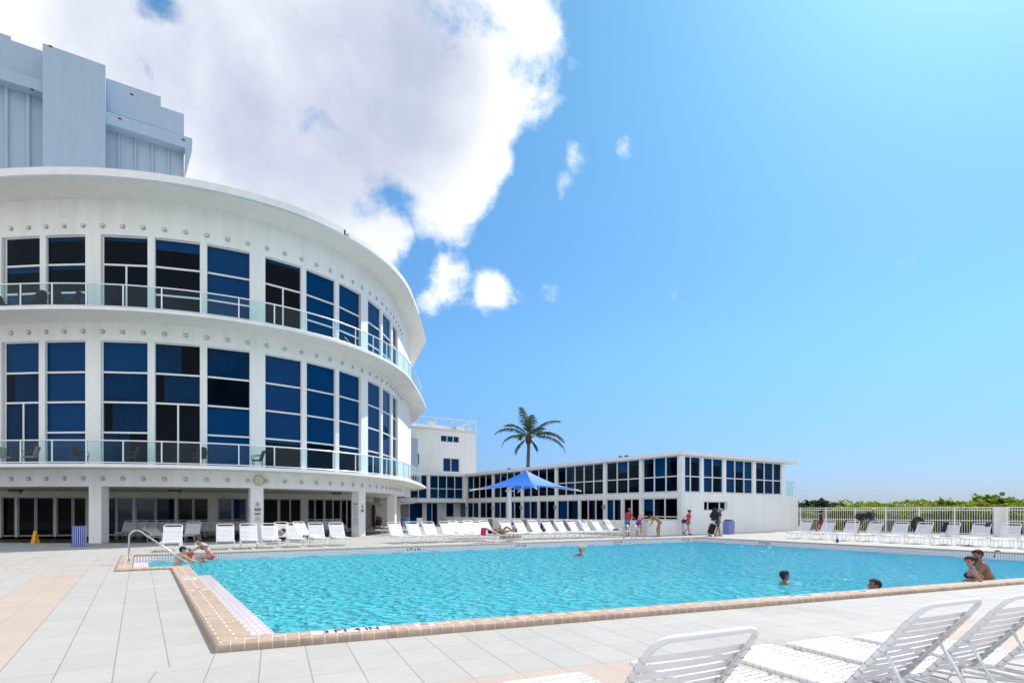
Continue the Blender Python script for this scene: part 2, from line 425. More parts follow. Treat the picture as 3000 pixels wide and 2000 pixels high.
def deck_mat(name, col, line, speck=1.0):
    m, nt, b = newmat(name); N = nt.nodes; L = nt.links
    b.inputs['Roughness'].default_value = 0.7; b.inputs['Specular IOR Level'].default_value = 0.25
    uv = N.new('ShaderNodeUVMap'); uv.uv_map = 'UVMap'
    tc = N.new('ShaderNodeTexCoord')
    def mth(op, a, b2=None, c=None, clamp=False):
        n = N.new('ShaderNodeMath'); n.operation = op; n.use_clamp = clamp
        for i, v in enumerate((a, b2, c)):
            if v is None: continue
            if isinstance(v, (int, float)): n.inputs[i].default_value = v
            else: L.new(v, n.inputs[i])
        return n.outputs[0]
    sx = N.new('ShaderNodeSeparateXYZ'); L.new(uv.outputs[0], sx.inputs[0])
    def joint(c, w):
        fr = mth('FRACT', c); e = mth('MINIMUM', fr, mth('SUBTRACT', 1.0, fr))
        return mth('SUBTRACT', 1.0, mth('DIVIDE', e, w), clamp=True)
    ja = joint(sx.outputs[0], 0.016); jb = mth('MULTIPLY', joint(sx.outputs[1], 0.009), 0.75)
    j = mth('MULTIPLY', mth('MAXIMUM', ja, jb), 0.9, clamp=True)
    fl = N.new('ShaderNodeVectorMath'); fl.operation = 'FLOOR'; L.new(uv.outputs[0], fl.inputs[0])
    wn = N.new('ShaderNodeTexWhiteNoise'); wn.noise_dimensions = '2D'; L.new(fl.outputs[0], wn.inputs['Vector'])
    n = N.new('ShaderNodeTexNoise'); n.inputs['Scale'].default_value = 1.6; n.inputs['Detail'].default_value = 8; n.inputs['Roughness'].default_value = 0.7
    L.new(tc.outputs['Object'], n.inputs['Vector'])
    v = mth('ADD', mth('MULTIPLY', wn.outputs[0], 0.07), mth('MULTIPLY', n.outputs[0], 0.22))
    n6 = N.new('ShaderNodeTexNoise'); n6.inputs['Scale'].default_value = 0.33; n6.inputs['Detail'].default_value = 9; n6.inputs['Roughness'].default_value = 0.72
    L.new(tc.outputs['Object'], n6.inputs['Vector'])
    st = N.new('ShaderNodeMapRange'); st.interpolation_type = 'SMOOTHSTEP'; L.new(n6.outputs[0], st.inputs['Value'])
    st.inputs['From Min'].default_value = 0.52; st.inputs['From Max'].default_value = 0.72; st.inputs['To Min'].default_value = 0.0; st.inputs['To Max'].default_value = 0.16
    v = mth('ADD', v, mth('SUBTRACT', 0.87, st.outputs[0]))
    sc = N.new('ShaderNodeVectorMath'); sc.operation = 'SCALE'; sc.inputs[0].default_value = col; L.new(v, sc.inputs['Scale'])
    # shell and stone flecks of the terrazzo
    vo = N.new('ShaderNodeTexVoronoi'); vo.inputs['Scale'].default_value = 17; L.new(tc.outputs['Object'], vo.inputs['Vector'])
    fk = mth('MULTIPLY', mth('LESS_THAN', vo.outputs['Distance'], 0.13), 0.55 * speck)
    sel = mth('GREATER_THAN', vo.outputs['Color'], 0.62)
    mp = N.new('ShaderNodeMapping'); mp.inputs['Scale'].default_value = (1, 1.6, 1); L.new(tc.outputs['Object'], mp.inputs[0])
    vo2 = N.new('ShaderNodeTexVoronoi'); vo2.inputs['Scale'].default_value = 6.5; L.new(mp.outputs[0], vo2.inputs['Vector'])
    dk = mth('MULTIPLY', mth('LESS_THAN', vo2.outputs['Distance'], 0.055), 0.5 * speck)
    mx = N.new('ShaderNodeMix'); mx.data_type = 'RGBA'; L.new(mth('MULTIPLY', fk, sel), mx.inputs['Factor'])
    L.new(sc.outputs[0], mx.inputs['A']); mx.inputs['B'].default_value = (0.85, 0.85, 0.84, 1)
    mx2 = N.new('ShaderNodeMix'); mx2.data_type = 'RGBA'; L.new(dk, mx2.inputs['Factor'])
    L.new(mx.outputs['Result'], mx2.inputs['A']); mx2.inputs['B'].default_value = (0.16, 0.14, 0.12, 1)
    mx3 = N.new('ShaderNodeMix'); mx3.data_type = 'RGBA'; L.new(j, mx3.inputs['Factor'])
    L.new(mx2.outputs['Result'], mx3.inputs['A']); mx3.inputs['B'].default_value = (*line, 1)
    L.new(mx3.outputs['Result'], b.inputs['Base Color'])
    n5 = N.new('ShaderNodeTexNoise'); n5.inputs['Scale'].default_value = 90; L.new(tc.outputs['Object'], n5.inputs['Vector'])
    h = mth('SUBTRACT', mth('MULTIPLY', n5.outputs[0], 0.25), mth('MULTIPLY', j, 1.0))
    bp = N.new('ShaderNodeBump'); bp.inputs['Strength'].default_value = 0.25; bp.inputs['Distance'].default_value = 0.006
    L.new(h, bp.inputs['Height']); L.new(bp.outputs[0], b.inputs['Normal'])
    return m
M['deck'] = deck_mat('pale_deck_tile', (0.43, 0.41, 0.385), (0.14, 0.135, 0.13))
M['decktan'] = deck_mat('tan_deck_tile', (0.475, 0.385, 0.325), (0.34, 0.26, 0.20), 0.8)
def coping_mat():
    m, nt, b = newmat('tan_coping_brick'); N = nt.nodes; L = nt.links
    b.inputs['Roughness'].default_value = 0.75; b.inputs['Specular IOR Level'].default_value = 0.2
    uv = N.new('ShaderNodeUVMap'); uv.uv_map = 'UVMap'; tc = N.new('ShaderNodeTexCoord')
    br = N.new('ShaderNodeTexBrick'); L.new(uv.outputs[0], br.inputs['Vector'])
    br.offset = 0.5; br.squash = 1
    br.inputs['Color1'].default_value = (0.47, 0.35, 0.27, 1); br.inputs['Color2'].default_value = (0.40, 0.295, 0.225, 1)
    br.inputs['Mortar'].default_value = (0.66, 0.62, 0.57, 1)
    br.inputs['Scale'].default_value = 1; br.inputs['Mortar Size'].default_value = 0.031; br.inputs['Mortar Smooth'].default_value = 0.2
    br.inputs['Brick Width'].default_value = 1.0; br.inputs['Row Height'].default_value = 1.0; br.inputs['Bias'].default_value = 0
    n = N.new('ShaderNodeTexNoise'); n.inputs['Scale'].default_value = 9; n.inputs['Detail'].default_value = 7; L.new(tc.outputs['Object'], n.inputs['Vector'])
    r = N.new('ShaderNodeMapRange'); L.new(n.outputs[0], r.inputs['Value']); r.inputs['From Min'].default_value = 0.3; r.inputs['From Max'].default_value = 0.7
    r.inputs['To Min'].default_value = 0.86; r.inputs['To Max'].default_value = 1.12
    sc = N.new('ShaderNodeVectorMath'); sc.operation = 'SCALE'; L.new(br.outputs['Color'], sc.inputs[0]); L.new(r.outputs[0], sc.inputs['Scale'])
    L.new(sc.outputs[0], b.inputs['Base Color'])
    bp = N.new('ShaderNodeBump'); bp.inputs['Strength'].default_value = 0.4; bp.inputs['Distance'].default_value = 0.006; bp.invert = True
    L.new(br.outputs['Fac'], bp.inputs['Height']); L.new(bp.outputs[0], b.inputs['Normal'])
    return m
M['coping'] = coping_mat()
def dots_mat():
    m, nt, b = newmat('dotted_band_tile'); N = nt.nodes; L = nt.links
    b.inputs['Roughness'].default_value = 0.25
    uv = N.new('ShaderNodeUVMap'); uv.uv_map = 'UVMap'
    fr = N.new('ShaderNodeVectorMath'); fr.operation = 'FRACTION'; L.new(uv.outputs[0], fr.inputs[0])
    ds = N.new('ShaderNodeVectorMath'); ds.operation = 'DISTANCE'; L.new(fr.outputs[0], ds.inputs[0]); ds.inputs[1].default_value = (0.5, 0.5, 0)
    lt = N.new('ShaderNodeMath'); lt.operation = 'LESS_THAN'; L.new(ds.outputs['Value'], lt.inputs[0]); lt.inputs[1].default_value = 0.22
    mx = N.new('ShaderNodeMix'); mx.data_type = 'RGBA'; L.new(lt.outputs[0], mx.inputs['Factor'])
    mx.inputs['A'].default_value = (0.84, 0.82, 0.84, 1); mx.inputs['B'].default_value = (0.03, 0.02, 0.035, 1)
    L.new(mx.outputs['Result'], b.inputs['Base Color'])
    return m
M['dots'] = dots_mat()
def smalltile_mat(name, a, c, g):
    m, nt, b = newmat(name); N = nt.nodes; L = nt.links
    b.inputs['Roughness'].default_value = 0.2
    tc = N.new('ShaderNodeTexCoord')
    mp = N.new('ShaderNodeMapping'); mp.inputs['Rotation'].default_value = (0, 0, R(-33)); L.new(tc.outputs['Object'], mp.inputs[0])
    br = N.new('ShaderNodeTexBrick'); L.new(mp.outputs[0], br.inputs['Vector'])
    br.inputs['Color1'].default_value = (*a, 1); br.inputs['Color2'].default_value = (*c, 1); br.inputs['Mortar'].default_value = (*g, 1)
    br.inputs['Scale'].default_value = 1; br.inputs['Brick Width'].default_value = 0.20; br.inputs['Row Height'].default_value = 0.10; br.inputs['Mortar Size'].default_value = 0.012
    L.new(br.outputs['Color'], b.inputs['Base Color'])
    n = N.new('ShaderNodeTexNoise'); n.inputs['Scale'].default_value = 5; L.new(tc.outputs['Object'], n.inputs['Vector'])
    bp = N.new('ShaderNodeBump'); bp.inputs['Strength'].default_value = 0.25; bp.inputs['Distance'].default_value = 0.02
    L.new(n.outputs[0], bp.inputs['Height']); L.new(bp.outputs[0], b.inputs['Normal'])
    return m
M['ledge'] = smalltile_mat('wet_ledge_tile', (0.78, 0.74, 0.78), (0.74, 0.69, 0.75), (0.58, 0.36, 0.42))
M['basin'] = mat('pool_plaster', (0.50, 0.78, 0.84), 0.6, var=0.08, vscale=1.0)
def water_mat():
    m, nt, b = newmat('pool_water'); N = nt.nodes; L = nt.links
    N.remove(b)
    tc = N.new('ShaderNodeTexCoord')
    mp = N.new('ShaderNodeMapping'); mp.inputs['Scale'].default_value = (1.0, 1.35, 1); mp.inputs['Rotation'].default_value = (0, 0, R(20))
    L.new(tc.outputs['Object'], mp.inputs[0])
    def nz(s, det, dist):
        n = N.new('ShaderNodeTexNoise'); n.inputs['Scale'].default_value = s; n.inputs['Detail'].default_value = det
        n.inputs['Distortion'].default_value = dist; n.inputs['Roughness'].default_value = 0.55
        L.new(mp.outputs[0], n.inputs['Vector']); return n.outputs[0]
    a = nz(1.5, 3, 1.2); c = nz(4.6, 3, 0.9)
    ad = N.new('ShaderNodeMath'); ad.operation = 'MULTIPLY_ADD'; L.new(c, ad.inputs[0]); ad.inputs[1].default_value = 0.42; L.new(a, ad.inputs[2])
    def bump(st, dist, src=None):
        bp = N.new('ShaderNodeBump'); bp.inputs['Strength'].default_value = st; bp.inputs['Distance'].default_value = dist
        L.new(src or ad.outputs[0], bp.inputs['Height']); return bp.outputs[0]
    # sharp little wave crests
    vo = N.new('ShaderNodeTexVoronoi'); vo.feature = 'SMOOTH_F1'; vo.inputs['Scale'].default_value = 4.2; vo.inputs['Smoothness'].default_value = 0.25
    wv = N.new('ShaderNodeVectorMath'); wv.operation = 'MULTIPLY_ADD'
    nv = N.new('ShaderNodeTexNoise'); nv.inputs['Scale'].default_value = 3.0; nv.inputs['Detail'].default_value = 2; L.new(mp.outputs[0], nv.inputs['Vector'])
    L.new(nv.outputs['Color'], wv.inputs[0]); wv.inputs[1].default_value = (.35, .35, .35); L.new(mp.outputs[0], wv.inputs[2]); L.new(wv.outputs[0], vo.inputs['Vector'])
    cr = N.new('ShaderNodeMath'); cr.operation = 'MULTIPLY_ADD'; L.new(vo.outputs['Distance'], cr.inputs[0]); cr.inputs[1].default_value = 0.75; L.new(ad.outputs[0], cr.inputs[2])
    bn = bump(1.0, 0.26, cr.outputs[0]); bd = bump(1.0, 0.40, cr.outputs[0])
    dif = N.new('ShaderNodeBsdfDiffuse'); L.new(bd, dif.inputs['Normal'])
    # light scattered back by the basin is paler over the shallow end and deeper blue over the deep end
    geo = N.new('ShaderNodeNewGeometry')
    dp = N.new('ShaderNodeVectorMath'); dp.operation = 'DOT_PRODUCT'; L.new(geo.outputs['Position'], dp.inputs[0]); dp.inputs[1].default_value = (0.868, 0.497, 0)
    mr = N.new('ShaderNodeMapRange'); L.new(dp.outputs['Value'], mr.inputs['Value']); mr.inputs['From Min'].default_value = 0; mr.inputs['From Max'].default_value = 26
    mx = N.new('ShaderNodeMix'); mx.data_type = 'RGBA'; L.new(mr.outputs[0], mx.inputs['Factor'])
    mx.inputs['A'].default_value = (0.11, 0.84, 0.97, 1); mx.inputs['B'].default_value = (0.02, 0.50, 0.82, 1)
    L.new(mx.outputs['Result'], dif.inputs['Color'])
    tr = N.new('ShaderNodeBsdfTransparent'); tr.inputs['Color'].default_value = (0.42, 0.90, 0.95, 1)
    body = N.new('ShaderNodeMixShader'); body.inputs[0].default_value = 0.62
    L.new(tr.outputs[0], body.inputs[1]); L.new(dif.outputs[0], body.inputs[2])
    gl = N.new('ShaderNodeBsdfGlossy'); gl.inputs['Roughness'].default_value = 0.10; L.new(bn, gl.inputs['Normal'])
    fr = N.new('ShaderNodeFresnel'); fr.inputs['IOR'].default_value = 1.33; L.new(bn, fr.inputs['Normal'])
    mix = N.new('ShaderNodeMixShader'); L.new(fr.outputs[0], mix.inputs[0]); L.new(body.outputs[0], mix.inputs[1]); L.new(gl.outputs[0], mix.inputs[2])
    L.new(mix.outputs[0], N['Material Output'].inputs['Surface'])
    return m
M['water'] = water_mat()
def leaf_mat(name, a, c, scale=0.6):
    m, nt, b = newmat(name); N = nt.nodes; L = nt.links
    b.inputs['Roughness'].default_value = 0.65; b.inputs['Specular IOR Level'].default_value = 0.15
    tc = N.new('ShaderNodeTexCoord'); geo = N.new('ShaderNodeNewGeometry')
    n = N.new('ShaderNodeTexNoise'); n.inputs['Scale'].default_value = scale; n.inputs['Detail'].default_value = 4
    L.new(tc.outputs['Object'], n.inputs['Vector'])
    ad = N.new('ShaderNodeMath'); ad.operation = 'MULTIPLY_ADD'; L.new(geo.outputs['Random Per Island'], ad.inputs[0]); ad.inputs[1].default_value = 0.5
    L.new(n.outputs[0], ad.inputs[2])
    r = N.new('ShaderNodeMapRange'); L.new(ad.outputs[0], r.inputs['Value']); r.inputs['From Min'].default_value = 0.4; r.inputs['From Max'].default_value = 1.05
    mx = N.new('ShaderNodeMix'); mx.data_type = 'RGBA'; L.new(r.outputs[0], mx.inputs['Factor'])
    mx.inputs['A'].default_value = (*a, 1); mx.inputs['B'].default_value = (*c, 1)
    L.new(mx.outputs['Result'], b.inputs['Base Color'])
    tl = N.new('ShaderNodeBsdfTranslucent'); L.new(mx.outputs['Result'], tl.inputs['Color'])
    mix = N.new('ShaderNodeMixShader'); mix.inputs[0].default_value = 0.5
    L.new(b.outputs[0], mix.inputs[1]); L.new(tl.outputs[0], mix.inputs[2]); L.new(mix.outputs[0], N['Material Output'].inputs['Surface'])
    return m
M['seagrape'] = leaf_mat('sea_grape_leaf', (0.085, 0.15, 0.012), (0.36, 0.40, 0.025))
M['darkleaf'] = leaf_mat('dark_shrub_leaf', (0.02, 0.035, 0.02), (0.05, 0.07, 0.035))
M['palmleaf'] = leaf_mat('palm_leaf', (0.025, 0.05, 0.02), (0.10, 0.13, 0.05), 1.5)
M['bark'] = mat('palm_bark', (0.12, 0.09, 0.07), 0.9, var=0.35, vscale=6, bump=0.5, bscale=14)
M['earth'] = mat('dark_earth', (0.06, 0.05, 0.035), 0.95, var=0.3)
M['sand'] = mat('beach_sand', (0.22, 0.21, 0.14), 0.95, var=0.15, vscale=0.2)
M['canopy'] = mat('blue_shade_cloth', (0.012, 0.20, 0.80), 0.55, var=0.08, vscale=2, bump=0.1, bscale=60, trans=0.22)

# ================================================================== THE POOL AND DECK
A = Vector((-3.37, 6.53, 0))
dN = nrm(Vector((14.67, 6.13, 0)))              # along the near edge
dL = nrm(Vector((-0.545, 0.838, 0)))            # along the left edge, away
U = nrm(Vector((22.67, 12.98, 0)))              # along the far edge
FA = Vector((-11.48, 22.17, 0))                 # a point of the far edge
C = Vector((11.19, 35.15, 0))
dR = nrm(Vector((19.3, 21.63, 0)) - C)          # along the right edge, towards us
B = isect(A, dN, C, dR)
P1 = A + dL * 11.1
P2 = P1 - U * 1.28
D = isect(P2, dL, FA, U)
ZN, ZF = 0.10, 0.03                             # coping heights near and far
ZW = -0.25
OUT = [A, B, C, D, P2, P1]                      # counter-clockwise outline of the coping's outer foot
CW = [0.36, 0.36, 0.36, 0.36, 0.36, 0.44]       # coping width of each edge
def inset(poly, ws):
    n = len(poly); res = []
    for i in range(n):
        a, b, c = poly[i - 1], poly[i], poly[(i + 1) % n]
        d0 = nrm(b - a); d1 = nrm(c - b)
        res.append(isect(b + perp(d0) * ws[i - 1], d0, b + perp(d1) * ws[i], d1))
    return res
def ztop(p):
    t = min(max((p.y - 7) / 16.0, 0), 1)
    return ZN + (ZF - ZN) * t
N_OUT = perp(dN)      # points into the pool from the near edge
nF = perp(U)          # points away from the pool beyond the far edge
def build_pool():
    inn = inset(OUT, CW)
    rings = []
    prof = [(0.0, 0.0), (0.0, 0.55), (0.012, 0.80), (0.04, 0.95), (0.075, 1.0)]
    for off, hz in prof:
        rr = inset(OUT, [off + 1e-4] * 6)
        rings.append([Vector((p.x, p.y, ztop(p) * hz - (0.004 if hz == 0 else 0))) for p in rr])
    r_in = [Vector((p.x, p.y, ztop(p))) for p in inn]
    e = inset(inn, [0.02] * 6)
    rings.append([Vector((p.x, p.y, ztop(p))) for p in r_in])
    rings.append([Vector((p.x, p.y, ztop(p) - 0.02)) for p in e])
    rings.append([Vector((p.x, p.y, ztop(p) - 0.075)) for p in e])
    cop = MB()
    n = 6
    # across-distance used for the brick pattern
    acc = [0, 0.06, 0.09, 0.12, 0.16, 0.45, 0.48, 0.54]
    for i in range(n):
        L0 = (OUT[(i + 1) % n] - OUT[i]).length
        segs = max(1, int(L0 / 0.5))
        bw = 0.148
        along = nrm(OUT[(i + 1) % n] - OUT[i])
        for k in range(len(rings) - 1):
            a0, a1 = rings[k][i], rings[k][(i + 1) % n]; b0, b1 = rings[k + 1][i], rings[k + 1][(i + 1) % n]
            for s in range(segs):
                t0, t1 = s / segs, (s + 1) / segs
                q = [a0.lerp(a1, t0), a0.lerp(a1, t1), b0.lerp(b1, t1), b0.lerp(b1, t0)]
                # keep a slight unevenness of the laid bricks
                ua = [(v - OUT[i]).dot(along) / bw for v in q]
                va = [acc[k], acc[k], acc[k + 1], acc[k + 1]]
                sc = 1 / 0.30 if i == 5 else 1 / 0.62
                cop.quad(q, 0, [(v * sc + 0.02, u2) for u2, v in zip(ua, va)] if False else [(va[j] * sc + 0.03, ua[j]) for j in range(4)])
    o = cop.build('pool_coping', M['coping'], smooth='auto'); tag(o, kind='structure')
    # dotted tile band down to the water, plain plaster below
    bnd = MB(); bas = MB()
    e2 = inset(inn, [0.04] * 6)
    for i in range(n):
        p, q = e2[i], e2[(i + 1) % n]
        Lc = (q - p).length
        zt0, zt1 = ztop(p) - 0.06, ztop(q) - 0.06
        bnd.quad([(q.x, q.y, zt1), (p.x, p.y, zt0), (p.x, p.y, ZW + 0.035), (q.x, q.y, ZW + 0.035)], 0,
                 [(Lc / 0.087, 3), (0, 3), (0, 0), (Lc / 0.087, 0)])
        bas.quad([(q.x, q.y, ZW + 0.035), (p.x, p.y, ZW + 0.035), (p.x, p.y, -1.9), (q.x, q.y, -1.9)])
        # white gutter lip at the water
        dd = nrm(q - p); nn = perp(dd)
        bas.quad([(q.x + nn.x * .05, q.y + nn.y * .05, ZW + 0.03), (p.x + nn.x * .05, p.y + nn.y * .05, ZW + 0.03), (p.x, p.y, ZW + 0.033), (q.x, q.y, ZW + 0.033)], 1)
        bas.quad([(q.x + nn.x * .05, q.y + nn.y * .05, ZW - 0.05), (p.x + nn.x * .05, p.y + nn.y * .05, ZW - 0.05), (p.x + nn.x * .05, p.y + nn.y * .05, ZW + 0.03), (q.x + nn.x * .05, q.y + nn.y * .05, ZW + 0.03)], 1)
    bas.quad([(p.x, p.y, -1.9) for p in e2])
    tag(bnd.build('pool_tile_band', M['dots']), kind='structure')
    tag(bas.build('pool_basin', [M['basin'], M['ledge']]), kind='structure')
    # shallow tiled ledge along the left edge and the steps of the alcove
    lg = MB()
    q0 = e2[0]; q1 = e2[5]
    nl = Vector((-dL.y, dL.x, 0)) * -1
    w = 0.52
    f0 = isect(q0 + nl * w, dL, e2[0], dN)
    lg.prism([q0, f0, q1 + nl * w - dL * 0.05, q1 - dL * 0.05], -0.9, ZW + 0.006)
    # alcove treads
    a4, a3 = e2[4], e2[3]
    ua = U
    for k, (x0, x1, zt) in enumerate(((0.0, 0.42, ZW + 0.006), (0.42, 1.0, ZW - 0.22), (1.0, 1.9, ZW - 0.5))):
        pa = isect(a4 + ua * x0, dL, e2[4], U); pb = isect(a4 + ua * x1, dL, e2[4], U)
        pc = isect(a4 + ua * x1, dL, e2[3], U); pd = isect(a4 + ua * x0, dL, e2[3], U)
        lg.prism([pa + dL * .002, pb + dL * .002, pc - dL * .002, pd - dL * .002], -1.85, zt)
    tag(lg.build('pool_ledge', M['ledge']), kind='structure')
    # water sheet with real ripples
    wm = MB()
    nu, nv = 190, 120
    bmw = bmesh.new()
    ed = inset(inn, [0.035] * 6)
    x0 = min(p.x for p in ed); x1 = max(p.x for p in ed); y0 = min(p.y for p in ed); y1 = max(p.y for p in ed)
    poly = ed
    bmw.faces.new([bmw.verts.new((p.x, p.y, 0)) for p in poly])
    st = 0.22
    k = x0 + st
    while k < x1:
        bmesh.ops.bisect_plane(bmw, geom=bmw.verts[:] + bmw.edges[:] + bmw.faces[:], plane_co=(k, 0, 0), plane_no=(1, 0, 0)); k += st
    k = y0 + st
    while k < y1:
        bmesh.ops.bisect_plane(bmw, geom=bmw.verts[:] + bmw.edges[:] + bmw.faces[:], plane_co=(0, k, 0), plane_no=(0, 1, 0)); k += st
    for v in bmw.verts:
        v.co.z = ZW + 0.012 * mnoise.noise(Vector((v.co.x * 0.9, v.co.y * 1.1, 0.3))) + 0.008 * mnoise.noise(Vector((v.co.x * 2.1, v.co.y * 2.4, 4.3))) - 0.004
    me = bpy.data.meshes.new('pool_water'); bmw.to_mesh(me); bmw.free()
    me.materials.append(M['water'])
    for p in me.polygons: p.use_smooth = True
    o = bpy.data.objects.new('pool_water', me); COL.objects.link(o); tag(o, kind='structure')
    return inn
INN = build_pool()

def build_deck():
    big = 75.0
    sq = [Vector((-big, -20, 0)), Vector((big, -20, 0)), Vector((big, 95, 0)), Vector((-big, 95, 0))]
    nN = N_OUT; nL = Vector((dL.y, -dL.x, 0)) * -1     # outward from left edge
    nL = perp(dL) if (perp(dL).x < 0) else -perp(dL)
    nR = perp(dR) if perp(dR).x > 0 else -perp(dR)
    # mitre from A
    mit = nrm((-nN) + nL)
    mn = perp(mit)                                      # separates near part from left part
    if mn.dot(-nN) < 0: mn = -mn
    mb = MB()
    def add(poly, org, along, across, ta, tp, swap, bands):
        """split a region into bands of tile colour by distance from its pool edge"""
        for d0, d1, m in bands:
            p = clip(poly, org + across * d0, across); 
            if len(p) < 3: continue
            p = clip(p, org + across * d1, -across)
            if len(p) < 3: continue
            uv = []
            for q in p:
                a = (q - org).dot(along); c = (q - org).dot(across)
                uv.append((a / ta + .02, c / tp + .02) if not swap else (c / tp + .02, a / ta + .02))
            # counter-clockwise
            ar = sum(p[i].x * p[(i + 1) % len(p)].y - p[(i + 1) % len(p)].x * p[i].y for i in range(len(p)))
            if ar < 0: p = p[::-1]; uv = uv[::-1]
            mb.quad(p, m, uv)
    # far deck
    far = clip(sq, FA, nF)
    add(far, FA, U, nF, 0.69, 0.48, False, [(0, 40, 0), (40, 100, 0)])
    rest = clip(sq, FA, -nF)
    right = clip(clip(rest, C, nR), A, nN)
    add(right, C, dR, nR, 0.48, 0.69, False, [(0, 100, 0)])
    near = clip(clip(rest, A, -nN), A, mn)
    add(near, A, dN, -nN, 0.48, 0.69, False, [(0, 2.07, 0), (2.07, 3.45, 1), (3.45, 60, 0)])
    left = clip(clip(rest, A, nL), A, -mn)
    l1 = clip(left, P2, -nF)
    add(l1, A, dL, nL, 0.69, 0.48, True, [(0, 1.92, 0), (1.92, 2.88, 1), (2.88, 100, 0)])
    l2 = clip(clip(left, P2, nF), P2, nL)
    # tan cross bands beside the alcove run parallel to the far edge
    for d0, d1, m in ((0, 1.1, 0), (1.1, 1.75, 1), (1.75, 3.4, 0), (3.4, 4.05, 1), (4.05, 40, 0)):
        p = clip(clip(l2, P2 + nF * d0, nF), P2 + nF * d1, -nF)
        if len(p) > 2: add(p, A, dL, nL, 0.69, 0.48, True, [(0, 100, m)])
    tag(mb.build('pool_deck', [M['deck'], M['decktan']]), kind='structure')
    # ground around the terrace, out to the horizon
    g = MB(); Z = -0.03
    o = 5000.0
    ox = [(-o, -o), (o, -o), (o, o), (-o, o)]; ix = [(p.x, p.y) for p in sq]
    for i in range(4):
        j = (i + 1) % 4
        g.quad([(*ox[i], Z), (*ox[j], Z), (*ix[j], Z), (*ix[i], Z)])
    tag(g.build('ground', M['sand']), kind='structure')
build_deck()

# writing ----------------------------------------------------------
def text_polys(body, size, org, ax, up, mb, m=0, depth=0.0, align='CENTER', sx=1.0):
    cu = bpy.data.curves.new('txt', 'FONT'); cu.body = body; cu.size = size; cu.align_x = align; cu.align_y = 'CENTER'
    cu.extrude = 0; cu.resolution_u = 2; cu.offset = 0.022 * size
    o = bpy.data.objects.new('txt', cu); COL.objects.link(o)
    dg = bpy.context.evaluated_depsgraph_get()
    me = bpy.data.meshes.new_from_object(o.evaluated_get(dg))
    org = Vector(org); ax = nrm(Vector(ax)); up = nrm(Vector(up))
    vs = [org + ax * v.co.x * sx + up * v.co.y for v in me.vertices]
    mb.raw(vs, [tuple(p.vertices) for p in me.polygons], m)
    bpy.data.objects.remove(o); bpy.data.curves.remove(cu); bpy.data.meshes.remove(me)
M['tilewhite'] = mat('white_glazed_tile', (0.78, 0.78, 0.78), 0.25, var=0.05)
M['ink'] = mat('black_ink', (0.012, 0.012, 0.015), 0.5)
M['navy'] = mat('navy_sign', (0.01, 0.02, 0.07), 0.5)
M['red'] = mat('red_ink', (0.5, 0.02, 0.03), 0.5)
def no_dive(mb, c, ax, up, r):
    c = Vector(c); ax = Vector(ax); up = Vector(up); n = ax.cross(up)
    ring = [c + (ax * math.cos(2 * PI * i / 20) + up * math.sin(2 * PI * i / 20)) * r for i in range(20)]
    mb.tube(ring, r * 0.05, 5, 2, closed=True)
    mb.bar(c - ax * r * .7 + up * r * .7, c + ax * r * .7 - up * r * .7, r * .09, 0.004, 2)
    mb.bar(c - ax * r * .5 - up * r * .1, c + ax * r * .4 + up * r * .1, r * .14, 0.003, 1)
def marker_top(p, ax, txt, w, dep, label, size=0.12, nodive=False, z=0.1, grp='depth markers on the coping'):
    """white tiles let into the coping, read from the deck"""
    ax = nrm(Vector(ax)); up = perp(ax)
    z = ztop(p)
    c = Vector((p.x, p.y, z + 0.0005))
    mb = MB(); mb.box(c, w, dep, 0.005, ax, 0)
    t = c + Vector((0, 0, 0.0045))
    if nodive: no_dive(mb, t, ax, up, dep * 0.34)
    else: text_polys(txt, size, t, ax, up, mb, 1, sx=0.72)
    o = mb.build('depth_marker' if not nodive else 'warning_tile', [M['tilewhite'], M['ink'], M['red']], base=c)
    tag(o, label, 'marker', grp)
cmid = lambda t: A + dN * t + N_OUT * 0.205
marker_top(cmid(1.52), dN, '3 FT 4 IN', 0.98, 0.22, 'white tile strip reading 3 FT 4 IN on the near coping', 0.25)
marker_top(cmid(2.47), dN, '', 0.26, 0.20, 'white tile with red no diving ring beside the 3 FT 4 IN strip', nodive=True)
marker_top(cmid(9.35), dN, '5 FT 0 IN', 0.95, 0.20, 'white tile strip on the near coping below the dark haired swimmers', 0.22)
marker_top(cmid(11.0), dN, '', 0.26, 0.20, 'white tile with red no diving ring on the near coping near the submerged man', nodive=True)
lm = lambda s: A + dL * s + Vector((dL.y, -dL.x, 0)) * 0.23
axl = Vector((dL.y, -dL.x, 0))
marker_top(lm(7.6), axl, '3 FT', 0.28, 0.55, 'white lettered tile square on the left coping, farther from the corner', 0.12, z=0.1)
marker_top(lm(5.35), axl, '', 0.30, 0.16, 'white tile with faint red mark on the left coping, nearer the corner', nodive=True, z=0.1)
mk = D + U * 0.5 + dL * -4.6
marker_top(isect(P2 + U * 0.18, dL, P2 + dL * 1.1, U), U, '3 FT', 0.26, 0.26, 'white square tile on the alcove coping beside the handrail foot', 0.1, z=ztop(P2))
def marker_wall(px, py, txt, edge, label):
    p0, p1 = (INN[3], INN[2]) if edge == 'far' else (INN[2], INN[1])
    d = nrm(p1 - p0)
    ray = Vector(((px - 1500) / FPX, 1, 0))
    q = isect(p0, d, Vector((0, 0, 0)), ray)
    n = Vector((d.y, -d.x, 0))
    if edge != 'far': n = Vector((d.y, -d.x, 0))
    if n.dot(-ray) < 0: n = -n
    c = q + n * 0.05 + Vector((0, 0, -0.12))
    mb = MB(); mb.box(c, 0.86, 0.012, 0.145, d, 0)
    text_polys(txt, 0.17, c + n * 0.0085, d, (0, 0, 1), mb, 1)
    o = mb.build('depth_marker', [M['tilewhite'], M['ink']], base=c)
    tag(o, label, 'marker', 'depth markers on the pool wall')
